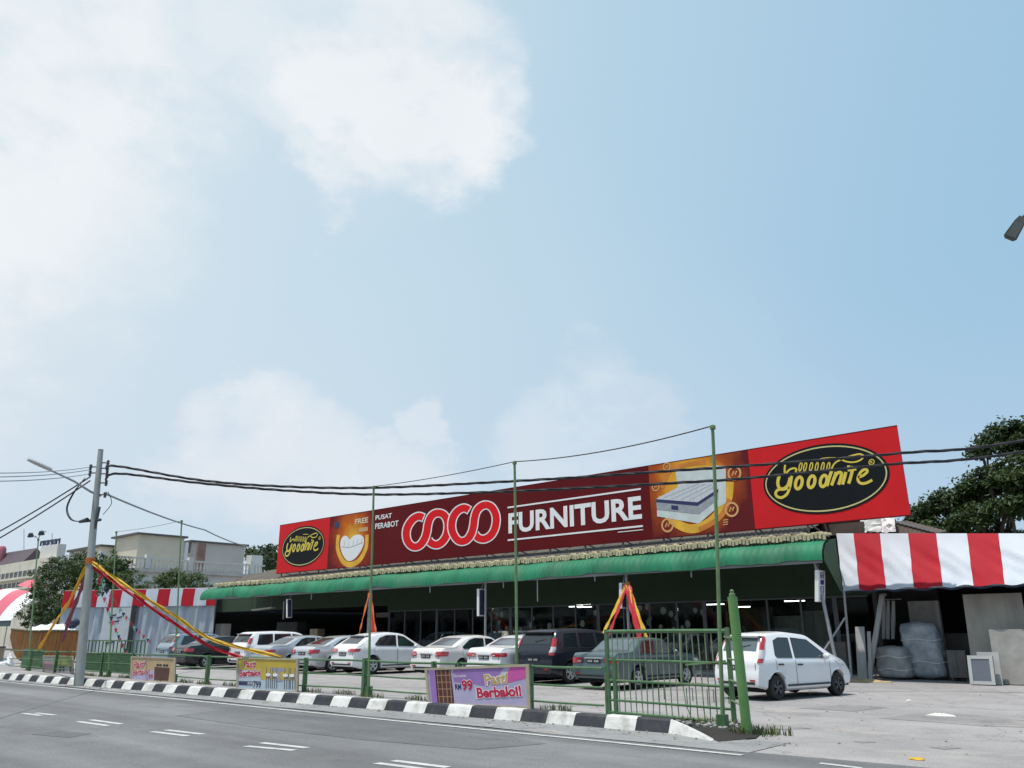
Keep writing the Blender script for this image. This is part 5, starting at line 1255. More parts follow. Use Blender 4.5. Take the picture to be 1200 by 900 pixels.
mb = MB(); mb.box((FX-6.9, y0_-.4, z1_+.002), (FX+.35, y1_+.3, z1_+.22)); mb.box((FX-7.9, y2_-.3, z2_+.002), (FX-.25, y3_+.4, z2_+.22)); mb.build('eaves', mat('eaves_dark', (.11, .10, .10), .8, .1, 1), bb_)
yl, yr_ = bz(140, 660, FX+3.5).y-2, bz(303, 660, FX+3.5).y
mb = MB(); mb.box((FX-9, yl, 0), (FX+3.3, yr_+1, zd-.5)); mb.build('lower_block', trim_white, bb_)
mb = MB(); mb.box((FX-9.2, yl-.2, zd-.497), (FX+3.8, yr_+1.2, zd-.15)); mb.box((FX+3.302, yl, zd-2.0), (FX+3.5, yr_+.8, zd-1.75)); mb.box((FX+3.302, yl, zd-3.4), (FX+3.55, yr_+.8, zd-3.1)); mb.build('terrace_ledge', mat('ledge_stone', (.52, .48, .44), .85, .1, 1), bb_)
mb = MB(); x = FX+3.6; y = yl; i = 0
while y < yr_+.6:
    mb.lathe([(.06, 0), (.09, .1), (.13, .35), (.07, .7), (.06, .9), (.09, 1.0)], (x, y, zd-.14), n=6); y += .42; i += 1
mb.box((x-.16, yl-.2, zd+.87), (x+.16, yr_+.8, zd+1.05)); 
mb.build('balustrade', trim_white, bb_, smooth=True, sharp=40)
mb = MB()
for y in (yl, yl+5, yl+10, yr_-1): mb.box((x-.28, y-.28, zd-.14), (x+.28, y+.28, zd+1.4))
build_parts(mb, 'terrace_pier', trim_white, bb_)
mb = MB(); c = bz(297, 660, FX+2); mb.box((c.x-.6, c.y-.7, zd-.1), (c.x+.6, c.y+.9, bz(297, 651, FX+2).z)); mb.build('chimney_pier', trim_white, bb_)
mb = MB(); c = bz(235, 655, FX+1.5); mb.box((c.x-.3, c.y-.5, zd), (c.x+.1, c.y+.5, zd+3.4)); mb.build('brown_screen', mat('screen_brown', (.22, .15, .12), .8, .2, 1), bb_)
for k in range(8):
    y = yl+1.5+k*2.4; fr_ = MB(); fr_.box((FX+3.302, y-.65, zd-5.6), (FX+3.36, y+.65, zd-4.0)); w_ = fr_.build('window', steel_dark, bb_); g_ = MB(); g_.box((FX+3.362, y-.55, zd-5.5), (FX+3.37, y+.55, zd-4.1)); g_.build('pane', mat('far_pane', (.06, .08, .10), .15, .1, 1), w_)
t = thing('annex_house', 'small pale house wall at the left end of the beige block', 'building', (-105, 44, 0)); a = atX(139, 642, -102); mb = MB(); mb.box((-112, a.y-2, 0), (-102.0, a.y+2.2, a.z)); mb.build('wall', cream_wall, t); mb = MB(); mb.box((-112.3, a.y-2.3, a.z+.002), (-101.7, a.y+2.4, a.z+.25)); mb.build('roof', mat('eaves_dark', (.11, .10, .10)), t)
# long cream building, far left
BYY = 45.0
lb = thing('long_building', 'long cream building with shaded window bands and a dark roof at the far left', 'building', (-130, BYY, 0))
xr1 = at(57, 660, BYY).x; xl1 = xr1-60; zpar = at(55, 653, BYY).z
mb = MB(); mb.box((xl1, BYY, 0), (xr1, BYY+4, zpar)); mb.build('wall', cream_wall, lb)
for (ya, yb2) in ((668, 676), (681, 688)):
    z1, z0 = at(30, ya+.5, BYY).z, at(30, yb2, BYY).z
    mb = MB(); mb.box((xl1+.5, BYY-.02, z0), (xr1-.4, BYY-.003, z1)); w_ = mb.build('window_band', mat('band_dark', (.05, .055, .06), .4, .2, 1), lb)
    mb = MB(); x = xl1+1
    while x < xr1-1: mb.box((x-.16, BYY-.10, z0), (x+.16, BYY-.023, z1)); x += 2.1
    build_parts(mb, 'mullion', cream_wall, w_)
    mb = MB(); mb.box((xl1, BYY-.7, z0-.35), (xr1, BYY-.002, z0-.004)); mb.build('sun_ledge', cream_wall, lb)
mb = MB(); xa, xb2 = at(8, 645, BYY).x, at(42, 649, BYY).x
xb2 -= 6; zr = at(14, 644, BYY+1).z; mb.face([(xa-30, BYY+.2, zpar+.01), (xb2, BYY+.2, zpar+.01), (xb2, BYY+2, zr-.3), (xa-30, BYY+2, zr+.3)]); mb.face([(xa-30, BYY+3.9, zpar+.01), (xb2, BYY+3.9, zpar+.01), (xb2, BYY+2, zr-.3), (xa-30, BYY+2, zr+.3)][::-1]); mb.face([(xb2, BYY+.2, zpar+.01), (xb2, BYY+3.9, zpar+.01), (xb2, BYY+2, zr-.3)])
mb.build('roof', mat('purple_roof', (.085, .06, .075), .7, .15, .6), lb)
c = at(2, 645, BYY+1); mb = MB(); mb.lathe([(.75, zpar), (.75, c.z+.2), (.5, c.z+.7), (.01, c.z+.8)], (c.x, BYY+1, 0), n=12); mb.build('water_tank', mat('tank_pink', (.42, .12, .15), .6, .1, 1), lb, smooth=True)
mb = MB(); a, b_ = at(47, 648, BYY+1), at(66, 652, BYY+1); mb.box((a.x, BYY+1, 0), (b_.x, BYY+2.2, at(60, 641, BYY+2).z)); mb.build('tower_block', trim_white, lb)
mb = MB()
for i, px in enumerate((49, 54, 58.5, 63, 67.5)):
    p0, p1 = at(px, 639.5-i*.55, BYY+1.5), at(px, 634-i*.65, BYY+1.5); hw = .62
    for s_ in (-1, 1): mb.box((p0.x+s_*hw-.14, BYY+1.4, p0.z), (p0.x+s_*hw+.14, BYY+1.6, p1.z))
    mb.box((p0.x-hw, BYY+1.42, p1.z-.35), (p0.x+hw, BYY+1.58, p1.z-.01)); 
    if i % 2: mb.box((p0.x-hw, BYY+1.42, p0.z), (p0.x+hw, BYY+1.58, p0.z+.3))
    mb.box((p0.x-.06, BYY+1.62, p0.z-.9), (p0.x+.06, BYY+1.7, p0.z+.3))
mb.build('rooftop_letters', mat('letters_navy', (.04, .05, .09), .6, .1, 1), lb)
mb = MB()
for px, y0, y1 in ((28, 645, 620), (61, 634, 625)): mb.tube([at(px, y0, BYY+4), at(px, y1, BYY+4)], .07, 5)
build_parts(mb, 'antenna', steel, lb)

# ------------------------------------------------------------------ trees
def leaf_mat(name, c1, c2, rough=.55):
    m = bpy.data.materials.new(name); m.use_nodes = True; nt = m.node_tree; N = nt.nodes; Lk = nt.links; b = N['Principled BSDF']; b.inputs['Roughness'].default_value = rough; b.inputs['Specular IOR Level'].default_value = .35
    tc = N.new('ShaderNodeTexCoord'); n1 = N.new('ShaderNodeTexNoise'); n1.inputs['Scale'].default_value = .55; n1.inputs['Detail'].default_value = 3; Lk.new(tc.outputs['Object'], n1.inputs['Vector'])
    n2 = N.new('ShaderNodeTexNoise'); n2.inputs['Scale'].default_value = 4.5; n2.inputs['Detail'].default_value = 2; Lk.new(tc.outputs['Object'], n2.inputs['Vector'])
    ad = N.new('ShaderNodeMath'); ad.operation = 'ADD'; Lk.new(n1.outputs['Fac'], ad.inputs[0]); Lk.new(n2.outputs['Fac'], ad.inputs[1])
    rp = N.new('ShaderNodeValToRGB'); rp.color_ramp.elements[0].position = .75; rp.color_ramp.elements[1].position = 1.25; rp.color_ramp.elements[0].color = (*c1, 1); rp.color_ramp.elements[1].color = (*c2, 1)
    hf = N.new('ShaderNodeMath'); hf.operation = 'MULTIPLY'; hf.inputs[1].default_value = 1.0; Lk.new(ad.outputs[0], hf.inputs[0]); 
    mr_ = N.new('ShaderNodeMapRange'); mr_.inputs['From Min'].default_value = .7; mr_.inputs['From Max'].default_value = 1.3; Lk.new(hf.outputs[0], mr_.inputs['Value'])
    rp.color_ramp.elements[0].position = 0; rp.color_ramp.elements[1].position = 1
    Lk.new(mr_.outputs['Result'], rp.inputs['Fac']); Lk.new(rp.outputs['Color'], b.inputs['Base Color'])
    tl = N.new('ShaderNodeBsdfTranslucent'); Lk.new(rp.outputs['Color'], tl.inputs['Color']); ms = N.new('ShaderNodeMixShader'); ms.inputs[0].default_value = .25
    Lk.new(b.outputs[0], ms.inputs[1]); Lk.new(tl.outputs[0], ms.inputs[2]); Lk.new(ms.outputs[0], N['Material Output'].inputs['Surface']); MATS[name] = m; return m
leaf_a = leaf_mat('leaf_dark_green', (.015, .034, .011), (.068, .105, .026)); leaf_b = leaf_mat('leaf_green', (.03, .06, .016), (.085, .13, .03))
bark = mat('bark', (.10, .085, .07), .9, .25, 3, bump=.6)
def tree(name, label, base, trunk_h, blobs, nleaf, ls, lm, seed, tr=.35, cat='tree', group=None):
    rr = random.Random(seed); t = thing(name, label, cat, base, group=group); base = Vector(base)
    mb = MB(); top = base+Vector((rr.uniform(-.3, .3), rr.uniform(-.3, .3), trunk_h)); mb.tube([base, base.lerp(top, .5)+Vector((rr.uniform(-.2, .2), 0, 0)), top], [tr*1.25, tr, tr*.8], 10)
    for b in blobs:
        c = Vector(b[0]); m_ = top.lerp(c, .5)+Vector((rr.uniform(-.5, .5), rr.uniform(-.5, .5), -.3)); mb.tube([top-Vector((0, 0, .4)), m_, c], [tr*.5, tr*.3, tr*.1], 6)
        for k in range(4):
            d = Vector((rr.gauss(0, 1), rr.gauss(0, 1), rr.gauss(0, .8))).normalized(); mb.tube([m_.lerp(c, .5), c+d*b[1]*.4, c+d*b[1]*.95], [tr*.16, tr*.09, tr*.03], 5)
    mb.build('trunk', bark, t, smooth=True)
    mb = MB(); tot = sum(b[1]**2 for b in blobs)
    for b in blobs:
        c = Vector(b[0]); r = b[1]; fl = b[2] if len(b) > 2 else .8
        ncl = max(6, int(nleaf*r*r/tot/26))
        for _ in range(ncl):                         # leaf clumps near the outside of each mass
            d = Vector((rr.gauss(0, 1), rr.gauss(0, 1), rr.gauss(0, 1))).normalized(); q = rr.random()**.33
            cc = c+Vector((d.x*r*q, d.y*r*q, d.z*r*q*fl)); cr2 = ls*rr.uniform(1.6, 3.4)
            for _ in range(26):
                e = Vector((rr.gauss(0, .55), rr.gauss(0, .55), rr.gauss(0, .36)))*cr2; p_ = cc+e
                n_ = (Vector((rr.gauss(0, .6), rr.gauss(0, .6), rr.uniform(.2, 1))) + d*.4).normalized(); u_ = n_.orthogonal().normalized(); a = rr.uniform(0, 6.28); u_ = (Matrix.Rotation(a, 3, n_) @ u_); w_ = n_.cross(u_); s_ = ls*rr.uniform(.6, 1.25)
                mb.v += [tuple(p_-u_*s_), tuple(p_+w_*s_*.45-n_*s_*.1), tuple(p_+u_*s_), tuple(p_-w_*s_*.45-n_*s_*.1)]; n0 = len(mb.v)-4; mb.f.append((n0, n0+1, n0+2, n0+3)); mb.m.append(0)
    o = mb.build('crown', lm, t); return t
def B3(px, py, Y, rpx):      # crown mass given by where it stands on the depth plane and its apparent radius
    c = at(px, py, Y); D = (c-CAM).length; return (tuple(c), rpx*D/FPX/1.03)
Yt = 52.0
c = at(1175, 700, Yt); 
tree('shade_tree', 'large spreading dark tree rising behind the striped shed at the right edge', (c.x, Yt, 0), 5.2,
     [B3(*q)+(f,) for q, f in (((1180, 512, Yt, 27), .62), ((1218, 522, Yt+1, 36), .7), ((1150, 527, Yt-1, 13), .6), ((1200, 556, Yt-1.5, 34), .55), ((1158, 566, Yt, 26), .55), ((1126, 583, Yt+.5, 22), .55), ((1100, 592, Yt-.5, 19), .6), ((1078, 605, Yt, 17), .7), ((1072, 628, Yt+1, 15), .6),
      ((1105, 622, Yt-1, 24), .6), ((1140, 606, Yt-1.5, 22), .6), ((1185, 592, Yt-2, 24), .5), ((1228, 585, Yt, 36), .7), ((1160, 632, Yt, 22), .5), ((1130, 640, Yt+1, 18), .5), ((1200, 634, Yt+1, 18), .5), ((1260, 560, Yt+1, 44), .7), ((1290, 610, Yt, 40), .7))], 46000, .155, leaf_a, 5, .42)
Ya = 30
def bush(label, blobs, n, ls, lm, seed, name='bushy_tree', th=2.4, tr=.22):
    c = Vector(blobs[0][0]); return tree(name, label, (c.x, c.y, 0), th, blobs, n, ls, lm, seed, tr)
bush('dense green tree directly behind the concrete pole', [B3(*q) for q in ((108, 668, 31, 20), (132, 672, 31.5, 21), (88, 676, 30.5, 18), (152, 684, 32, 17), (120, 690, 31, 20), (100, 657, 31, 14), (86, 665, 31, 13), (126, 656, 31.5, 13), (142, 664, 32, 13))], 11000, .14, leaf_b, 11, th=3)
bush('dark low tree between the striped tent and the concrete pole', [B3(*q) for q in ((60, 688, 27, 22), (50, 710, 26.5, 20), (75, 710, 27, 24), (88, 728, 26.5, 16), (60, 733, 26.5, 17), (50, 676, 27.5, 12), (68, 665, 28, 16), (100, 712, 27, 16), (36, 722, 27, 12))], 12000, .13, leaf_a, 12, th=1.6)
bush('small feathery tree above the striped valance', [B3(*q) for q in ((208, 678, 36, 14), (228, 682, 36, 13), (192, 682, 36, 12), (242, 690, 36, 8), (172, 690, 36, 10))], 4200, .13, leaf_b, 13, th=4)
bush('round dark tree behind the right end of the beige block', [B3(*q) for q in ((308, 654, 66, 15), (322, 660, 64, 14), (296, 652, 68, 10), (318, 645, 66, 8))], 3000, .3, leaf_a, 14, th=7)

# ------------------------------------------------------------------ floodlight at the right edge on its own post
Yf = 11.9; c = at(1188, 268, Yf); t = thing('floodlight', 'dark box floodlight reaching in at the upper right edge', 'floodlight', (c.x+1.1, Yf+.2, 0))
ax_ = (at(1180, 286, Yf)-at(1197, 250, Yf)).normalized(); sd = (at(1190, 262, Yf)-at(1197, 277, Yf)); 
a = at(1199, 254, Yf); b_ = at(1182, 281, Yf); dn = (b_-a); u_ = dn.normalized(); view = (c-CAM).normalized(); w_ = view.cross(u_).normalized()
mb = MB(); L_ = dn.length/2
fx_ = [(-1, .55), (-.55, .8), (.8, 1), (1, .62)]
rows = []
for f, s_ in fx_: p_ = (a+b_)/2+u_*L_*f; rows.append([p_+w_*.085*s_*x+view*.10*s_*y for x, y in ((-1, -1), (1, -1), (1, 1), (-1, 1))])
mb.grid(rows, closed=True); mb.face(rows[0]); mb.face(rows[-1]); mb.build('lamp_housing', mat('housing_olive', (.10, .105, .09), .5, .15, 6), t)
mb = MB(); p_ = (a+b_)/2; mb.obox(p_-view*.102+u_*L_*.1, u_*L_*.62, w_*.06, view*.008); mb.build('lamp_glass', mat('lamp_glass_grey', (.22, .22, .20), .15, .1, 5), t)
mb = MB(); e = a+Vector((1.0, .2, .05)); mb.tube([a, a.lerp(e, .5)+Vector((0, 0, .04)), e], .03, 8); mb.build('lamp_arm', steel_dark, t, smooth=True)
mb = MB(); mb.tube([(e.x+.06, e.y, 0), (e.x+.06, e.y, e.z+.25)], [.09, .06], 12); mb.build('lamp_post', steel, t, smooth=True)

# ------------------------------------------------------------------ unseen houses and trees added behind the camera to darken glass and car reflections
sr = thing('shophouse_row', 'two storey row of plain shophouses across the road', 'building', (-50, -32, 0))
mb = MB(); mb.box((-170, -40, 3.6), (60, -30, 8.6)); mb.box((-170, -40, 0), (60, -33, 3.598)); mb.build('wall', mat('shophouse_wall', (.30, .27, .22), .85, .15, .2), sr)
mb = MB(); mb.box((-171, -41, 8.602), (61, -29.2, 9.0)); mb.build('roof', roof_dark, sr)
mb = MB(); x = -168
while x < 58: mb.box((x-.3, -30.6, 0), (x+.3, -30.02, 3.598)); x += 6
build_parts(mb, 'column', concrete, sr)
mb = MB(); x = -165
while x < 58: mb.box((x-2.1, -30.0, 5.0), (x+2.1, -29.95, 7.2)); x += 6
build_parts(mb, 'window', mat('band_dark', (.05, .055, .06), .4, .2, 1), sr)
mb = MB(); x = -165
while x < 58: mb.box((x-2.6, -33, .05), (x+2.6, -32.95, 3.2)); x += 6
build_parts(mb, 'shutter', dark_void, sr)
for i, (x, y, s_) in enumerate(((-70, -22, 1.2), (-38, -23, 1.0), (-12, -22, 1.1), (-105, -23, 1.2))):
    tree('roadside_tree', ['tall bushy roadside tree across the road facing the advert boards', 'small roadside tree across the road facing the glass front', 'roadside tree across the road facing the entrance gate', 'roadside tree across the road facing the tarpaulin tent'][i], (x, y, 0), 3.0, [((x, y, 5.5*s_), 2.8*s_), ((x+2.2, y, 5*s_), 2.2*s_), ((x-2.2, y+.5, 5*s_), 2.3*s_), ((x, y, 7.2*s_), 2*s_)], 2600, .3, leaf_a, 40+i)
# ------------------------------------------------------------------ cars
car_glass = mat('car_glass', (.018, .024, .028), .06, .1, 2, spec=.9)
car_glass_lt = mat('car_glass_light', (.10, .125, .14), .08, .12, 2, spec=.9)
tail_red = mat('tail_red', (.42, .012, .02), .15, .12, 12, spec=.8, coat=.6); tail_clear = mat('tail_clear', (.55, .50, .50), .12, .1, 10, spec=.8)
head_clear = mat('head_clear', (.55, .58, .6), .1, .1, 10, spec=.9)
plate_black = mat('plate_black', (.02, .02, .022), .4, .1, 5); trim_black = mat('trim_black', (.022, .022, .024), .5, .1, 5); rim_m = mat('wheel_rim', (.62, .63, .65), .35, .1, 6, metal=.4); rim_dark = mat('rim_dark', (.10, .10, .11), .35, .1, 6, metal=.6)
under_m = mat('underbody', (.012, .012, .013), .9, .1, 5)
def paint(name, col, metal=0.0, coat=.7): return mat('paint_'+name, col, .28, .025, 1.2, metal=metal, coat=coat, dirt=(tuple(c*.78 for c in col), .35, 2.0))
def lin(pts, s):
    if s <= pts[0][0]: return pts[0][1]
    for (a, va), (b, vb) in zip(pts, pts[1:]):
        if s <= b: return va+(vb-va)*(s-a)/(b-a)
    return pts[-1][1]
def smo(pts, s, w): return sum(lin(pts, s+w*k/3) for k in range(-3, 4))/7
class Car:
    def __init__(s, L, W, H, ro, wb, R, top, belt, side, rwin, wind, zb=.20, sm=.09, box=0.0):
        s.__dict__.update(locals())
    def ztop(s, y): return smo(s.top, y, min(s.sm, max(.0, y)+.02, max(.0, s.L-y)+.02))
    def wid(s, y):
        w = s.W/2; k = 1.0
        if y < .4: k -= (.10-.04*s.box)*(1-y/.4)**2
        if s.L-y < .75: k -= (.16-.06*s.box)*(1-(s.L-y)/.75)**2
        return w*k
    def ring(s, y):
        w = s.wid(y); zt = s.ztop(y); zbelt = min(smo(s.belt, y, .08), zt-.035); zb = s.zb+.10*max(0, 1-y/.35)+.06*max(0, 1-(s.L-y)/.4)
        cab = max(0, zt-zbelt-.05)
        r = [(w*.86, zb), (w*.965, zb+.05), (w, max(zb+.14, .46)), (w*.985, .46+(zbelt-.46)*.52), (w*.998, .46+(zbelt-.46)*.68), (w*.975, zbelt-.02), (w*.955, zbelt)]
        for sc_ in (s.ro, s.ro+s.wb):
            Ra = s.R+.055; d = abs(y-sc_)
            if d < Ra:
                a = s.R+math.sqrt(Ra*Ra-d*d)*.98
                for i in range(3):
                    x_, z_ = r[i]
                    if z_ < a+.012*i: r[i] = (x_ if i != 2 else x_+.012, a+.012*i)
                if r[3][1] < r[2][1]+.03: r[3] = (r[3][0]+.005, r[2][1]+.03)
                if r[4][1] < r[3][1]+.02: r[4] = (r[4][0], r[3][1]+.02)
                if r[5][1] < r[4][1]+.015: r[5] = (r[5][0], r[4][1]+.015)
        x6 = w*.955-cab*(.30-.05*s.box); q = min(1, cab/.22)
        r += [(x6, zt-.015-.05*q), (x6-.03-.02*q, zt-.008-.012*q), (x6-.12-.04*q, zt-.004), (x6*.5, zt+.006), (0, zt+.010)]
        return r
    def sidex(s, y, z):
        r = s.ring(y)
        for (xa, za), (xb, zb) in zip(r[2:], r[3:]):
            if za <= z <= zb and zb-za > 1e-6: return xa+(xb-xa)*(z-za)/(zb-za)
        return r[2][0] if z < r[2][1] else r[7][0]
    def topz(s, x, y):
        r = s.ring(y)[7:]
        for (xa, za), (xb, zb) in zip(r, r[1:]):
            if xb <= abs(x) <= xa and xa-xb > 1e-6: return za+(zb-za)*(xa-abs(x))/(xa-xb)
        return r[-1][1]
    def rear_y(s, z):     # station at which the top reaches height z, from the back
        y = 0.0
        while y < s.L*.5 and s.ztop(y) < z: y += .01
        return y
    def front_y(s, z):
        y = s.L
        while y > s.L*.5 and s.ztop(y) < z: y -= .01
        return y
def bulge(c, y, z):
    k = 0
    if y < .35: k = -.06*(1-y/.35)*max(0, 1-abs(z-.44)/.26)
    elif c.L-y < .35: k = .07*(1-(c.L-y)/.35)*max(0, 1-abs(z-.42)/.28)
    return y+k
def make_car(name, label, c, pm, glass=None, rims=None, taillight='side', spoiler=False, plate=True, group='cars parked in front of the shop', backglass=None, seams=(), rails=False):
    glass = glass or car_glass; rims = rims or rim_m
    t = thing(name, label, 'car', (0, 0, 0), 0, group); O = c.ro      # origin: under the rear axle
    st = sorted(set([round(c.L*i/64, 4) for i in range(65)] + [.02, .05, .09, .14] + [c.L-.02, c.L-.05, c.L-.1] + [round(sc_+k*(c.R+.055)/7, 4) for sc_ in (c.ro, c.ro+c.wb) for k in range(-7, 8)] + [round(p_[0]+d, 4) for p_ in c.top for d in (-.04, 0, .04) if 0 < p_[0]+d < c.L]))
    st = [a for i, a in enumerate(st) if i == 0 or a-st[i-1] > .012]
    rows = []
    for y in st:
        r = c.ring(y)
        rows.append([(x, bulge(c, y, z)-O, z) for x, z in r] + [(-x, bulge(c, y, z)-O, z) for x, z in r[::-1][1:]])
    mb = MB(); mb.grid(rows)
    for rw in (rows[0], rows[-1]):
        n = len(rw)
        for i in range(n//2): 
            q = [rw[i], rw[i+1], rw[n-2-i], rw[n-1-i]]
            mb.face(q if rw is rows[-1] else q[::-1])
    mb.build('body', pm, t, smooth=True, sharp=38, local=True)
    mb = MB(); wi = c.W/2-.20
    mb.box((-wi, .12-O, c.zb+.0), (wi, c.L-.14-O, c.zb+.42)); mb.box((-wi*.85, .3-O, c.zb-.03), (wi*.85, c.L-.4-O, c.zb-.002))
    for y0, y1 in ((.05, c.ro-c.R-.06), (c.ro+c.R+.06, c.ro+c.wb-c.R-.06), (c.ro+c.wb+c.R+.06, c.L-.08)):
        if y1 > y0: mb.box((-c.W*.42, y0+.06-O, c.zb+.03), (c.W*.42, y1-O, c.zb+.08))
    mb.build('underbody', under_m, t, local=True)
    # side panes, given as polygons in (y from the back, z)
    for sgn in (1, -1):
        for pane in c.side:
            pts = []
            for i in range(len(pane)):
                a, b = pane[i], pane[(i+1) % len(pane)]
                for k in range(4): pts.append((a[0]+(b[0]-a[0])*k/4, a[1]+(b[1]-a[1])*k/4))
            cy = sum(q[0] for q in pts)/len(pts); czz = sum(q[1] for q in pts)/len(pts)
            f = lambda y, z, d=.007: (sgn*(c.sidex(y, z)+d), y-O, z)
            mb = MB(); ctr = f(cy, czz)
            for i in range(len(pts)):
                a, b = pts[i], pts[(i+1) % len(pts)]; q = [ctr, f(*a), f(*b)]; mb.face(q if sgn > 0 else q[::-1])
            w_ = mb.build('side_window', glass, t, smooth=True, sharp=180, local=True)
            mb = MB(); lp = [Vector(f(a[0], a[1], .006)) for a in pts]; mb.tube(lp+[lp[0]], .009, 4, caps=False); mb.build('window_trim', trim_black, w_, local=True)
    def topglass(nm, y0, y1, w0, w1, m):
        mb = MB(); rows = []
        for i in range(9):
            f = i/8; y = y0+(y1-y0)*f; hw = w0+(w1-w0)*f; row = []
            dz = (c.ztop(y+.02)-c.ztop(y-.02))/.04; nrm = Vector((0, -dz, 1)).normalized()*.009
            for k in range(9):
                x = hw*(k/4-1); row.append((x, y-O+nrm.y, c.topz(x, y)+nrm.z))
            rows.append(row)
        mb.grid(rows); return mb.build(nm, m, t, smooth=True, sharp=180, local=True)
    topglass('rear_window', *c.rwin, backglass or glass); topglass('windscreen', *c.wind, glass)
    # lights
    for sgn in (1, -1):
        lights = []
        if taillight == 'column': lights = [('tail_light', .62*c.H-.12, .92*c.H, .085, .055, tail_red)]
        elif taillight == 'tall': lights = [('tail_light', .60*c.H-.14, .82*c.H, .10, .13, tail_red)]
        elif taillight == 'side': lights = [('tail_light', .56*c.H-.06, .56*c.H+.10, .30, .30, tail_red)]
        elif taillight == 'wide': lights = [('tail_light', .56*c.H-.04, .56*c.H+.08, .22, .46, tail_red)]
        elif taillight == 'box': lights = [('tail_light', .52*c.H-.02, .52*c.H+.13, .14, .40, tail_red)]
        for nm, z0, z1, ls, lr, m_ in lights:
            bm = bmesh.new()
            N_ = 7
            rows_s = []; rows_r = []
            for i in range(N_):
                z = z0+(z1-z0)*i/(N_-1); ry = c.rear_y(z+.02); tp_ = 1-.35*(i/(N_-1)) if taillight in ('column', 'tall') else 1-.35*abs(i/(N_-1)-.5)
                xs_ = c.sidex(ry+.03, z)
                yb = bulge(c, ry, z)-O-.024
                rows_r.append([(sgn*(xs_-lr*tp_), yb-.004, z), (sgn*(xs_-.02), yb-.002, z), (sgn*(xs_+.012), yb+.03, z), (sgn*(c.sidex(ry+.08, z)+.016), ry+.08-O, z), (sgn*(c.sidex(ry+ls*tp_, z)+.013), ry+ls*tp_-O, z)])
            mb = MB(); mb.grid(rows_r); w_ = mb.build(nm, m_, t, smooth=True, sharp=60, local=True)
            # pale lens across the lower middle of the lamp
            a = max(0, N_//2-2) if N_ > 3 else 0; b = a+2 if N_ > 3 else 1
            mb = MB()
            def off(p_): return (p_[0]+sgn*.003, p_[1]-.004, p_[2])
            if taillight in ('column', 'tall'): mb.grid([[off(p_) for p_ in rr_[:4]] for rr_ in rows_r[a:b+1]])
            else:
                za, zc = z0+(z1-z0)*.2, z0+(z1-z0)*.5; q_ = rows_r[2][:2]; mb.grid([[(q_[0][0]*(1-f)+q_[1][0]*f, q_[0][1]-.006, z) for f in (.08, .45)] for z in (za, zc)])
            mb.build('lamp_lens', tail_clear, w_, smooth=True, local=True)
        fz = .50*c.H; rows_r = []
        for i in range(4):
            z = fz-.08+.15*i/3; fy = c.front_y(z+.02)
            rows_r.append([(sgn*(c.sidex(fy-.03, z)-.34), fy-O+.02, z), (sgn*(c.sidex(fy-.03, z)-.06), fy-O+.006, z), (sgn*(c.sidex(fy-.15, z)+.006), fy-.15-O, z), (sgn*(c.sidex(fy-.42, z)+.006), fy-.42-O, z)])
        mb = MB(); mb.grid(rows_r); mb.build('headlight', head_clear, t, smooth=True, sharp=60, local=True)
        # mirrors, handles
        ym = c.wind[1]-.32 if False else (c.side[-1][1][0] if False else max(p_[0] for p_ in c.side[-1])-.16); zm = lin(c.belt, ym)+.07
        mb = MB(); x_ = c.sidex(ym, zm); mb.ball((sgn*(x_+.11), ym-O, zm), (.10, .055, .075), 10); mb.bar((sgn*x_, ym-O+.02, zm-.04), (sgn*(x_+.08), ym-O, zm-.02), .05, .04); mb.build('side_mirror', pm, t, smooth=True, local=True)
        for pane in c.side[:2]:
            yh = min(p_[0] for p_ in pane)+.12; zh = lin(c.belt, yh)-.13
            mb = MB(); x_ = c.sidex(yh, zh); mb.box((min(sgn*(x_-.01), sgn*(x_+.03)), yh-O-.09, zh-.015), (max(sgn*(x_-.01), sgn*(x_+.03)), yh-O+.09, zh+.018)); mb.build('door_handle', trim_black if seams == 'dark' else pm, t, local=True)
        mb = MB()                           # shut lines of the doors and the sill strip
        for k, pane in enumerate(c.side[:2]):
            ya = (min(p_[0] for p_ in pane)-.03, max(p_[0] for p_ in pane)+(.03 if k else .0))
            for y in ya:
                if abs(y-c.ro) < c.R+.02 and k == 0: zlo = c.R*2+.12
                else: zlo = c.zb+.14
                zhi = lin(c.belt, y)-.01; prev = []
                for i in range(9):
                    z = zlo+(zhi-zlo)*i/8; q = Vector((sgn*(c.sidex(y, z)+.002), y-O, z))
                    prev.append(q)
                mb.tube(prev, .0055, 4)
        build_parts(mb, 'door_gap', trim_black, t, local=True)
    # boot line, bumper insert, number plate, exhaust
    mb = MB(); hb = c.ztop(.02); zl = min(hb-.05, .70); x_ = c.wid(0)-.10
    yb = -O-.008; mb.box((-x_, yb-.001, .60), (x_, yb+.004, .612)); 
    for sgn in (1, -1): mb.box((sgn*x_-.006, yb-.001, .612), (sgn*x_+.006, yb+.004, max(.62, hb-.04)))
    mb.build('boot_gap', trim_black, t, local=True)
    mb = MB(); yb = bulge(c, 0, .40)-O; mb.box((-c.wid(0)*.80, yb-.006, .345), (c.wid(0)*.80, yb+.03, .40)); mb.build('bumper_insert', trim_black, t, local=True)
    if plate:
        zp = .70 if taillight in ('side', 'wide', 'box') else .66; zp = min(zp, hb-.13)
        mb = MB(); mb.box((-.24, -O-.022, zp), (.24, -O-.004, zp+.115)); p_ = mb.build('number_plate', plate_black, t, local=True)
        mb = MB()
        for k in range(7):
            if k == 3: continue
            mb.box((-.20+k*.058, -O-.024, zp+.03), (-.20+k*.058+.036, -O-.0225, zp+.085))
        mb.build('plate_digits', mat('plate_digit', (.45, .45, .45), .5, .05, 5), p_, local=True)
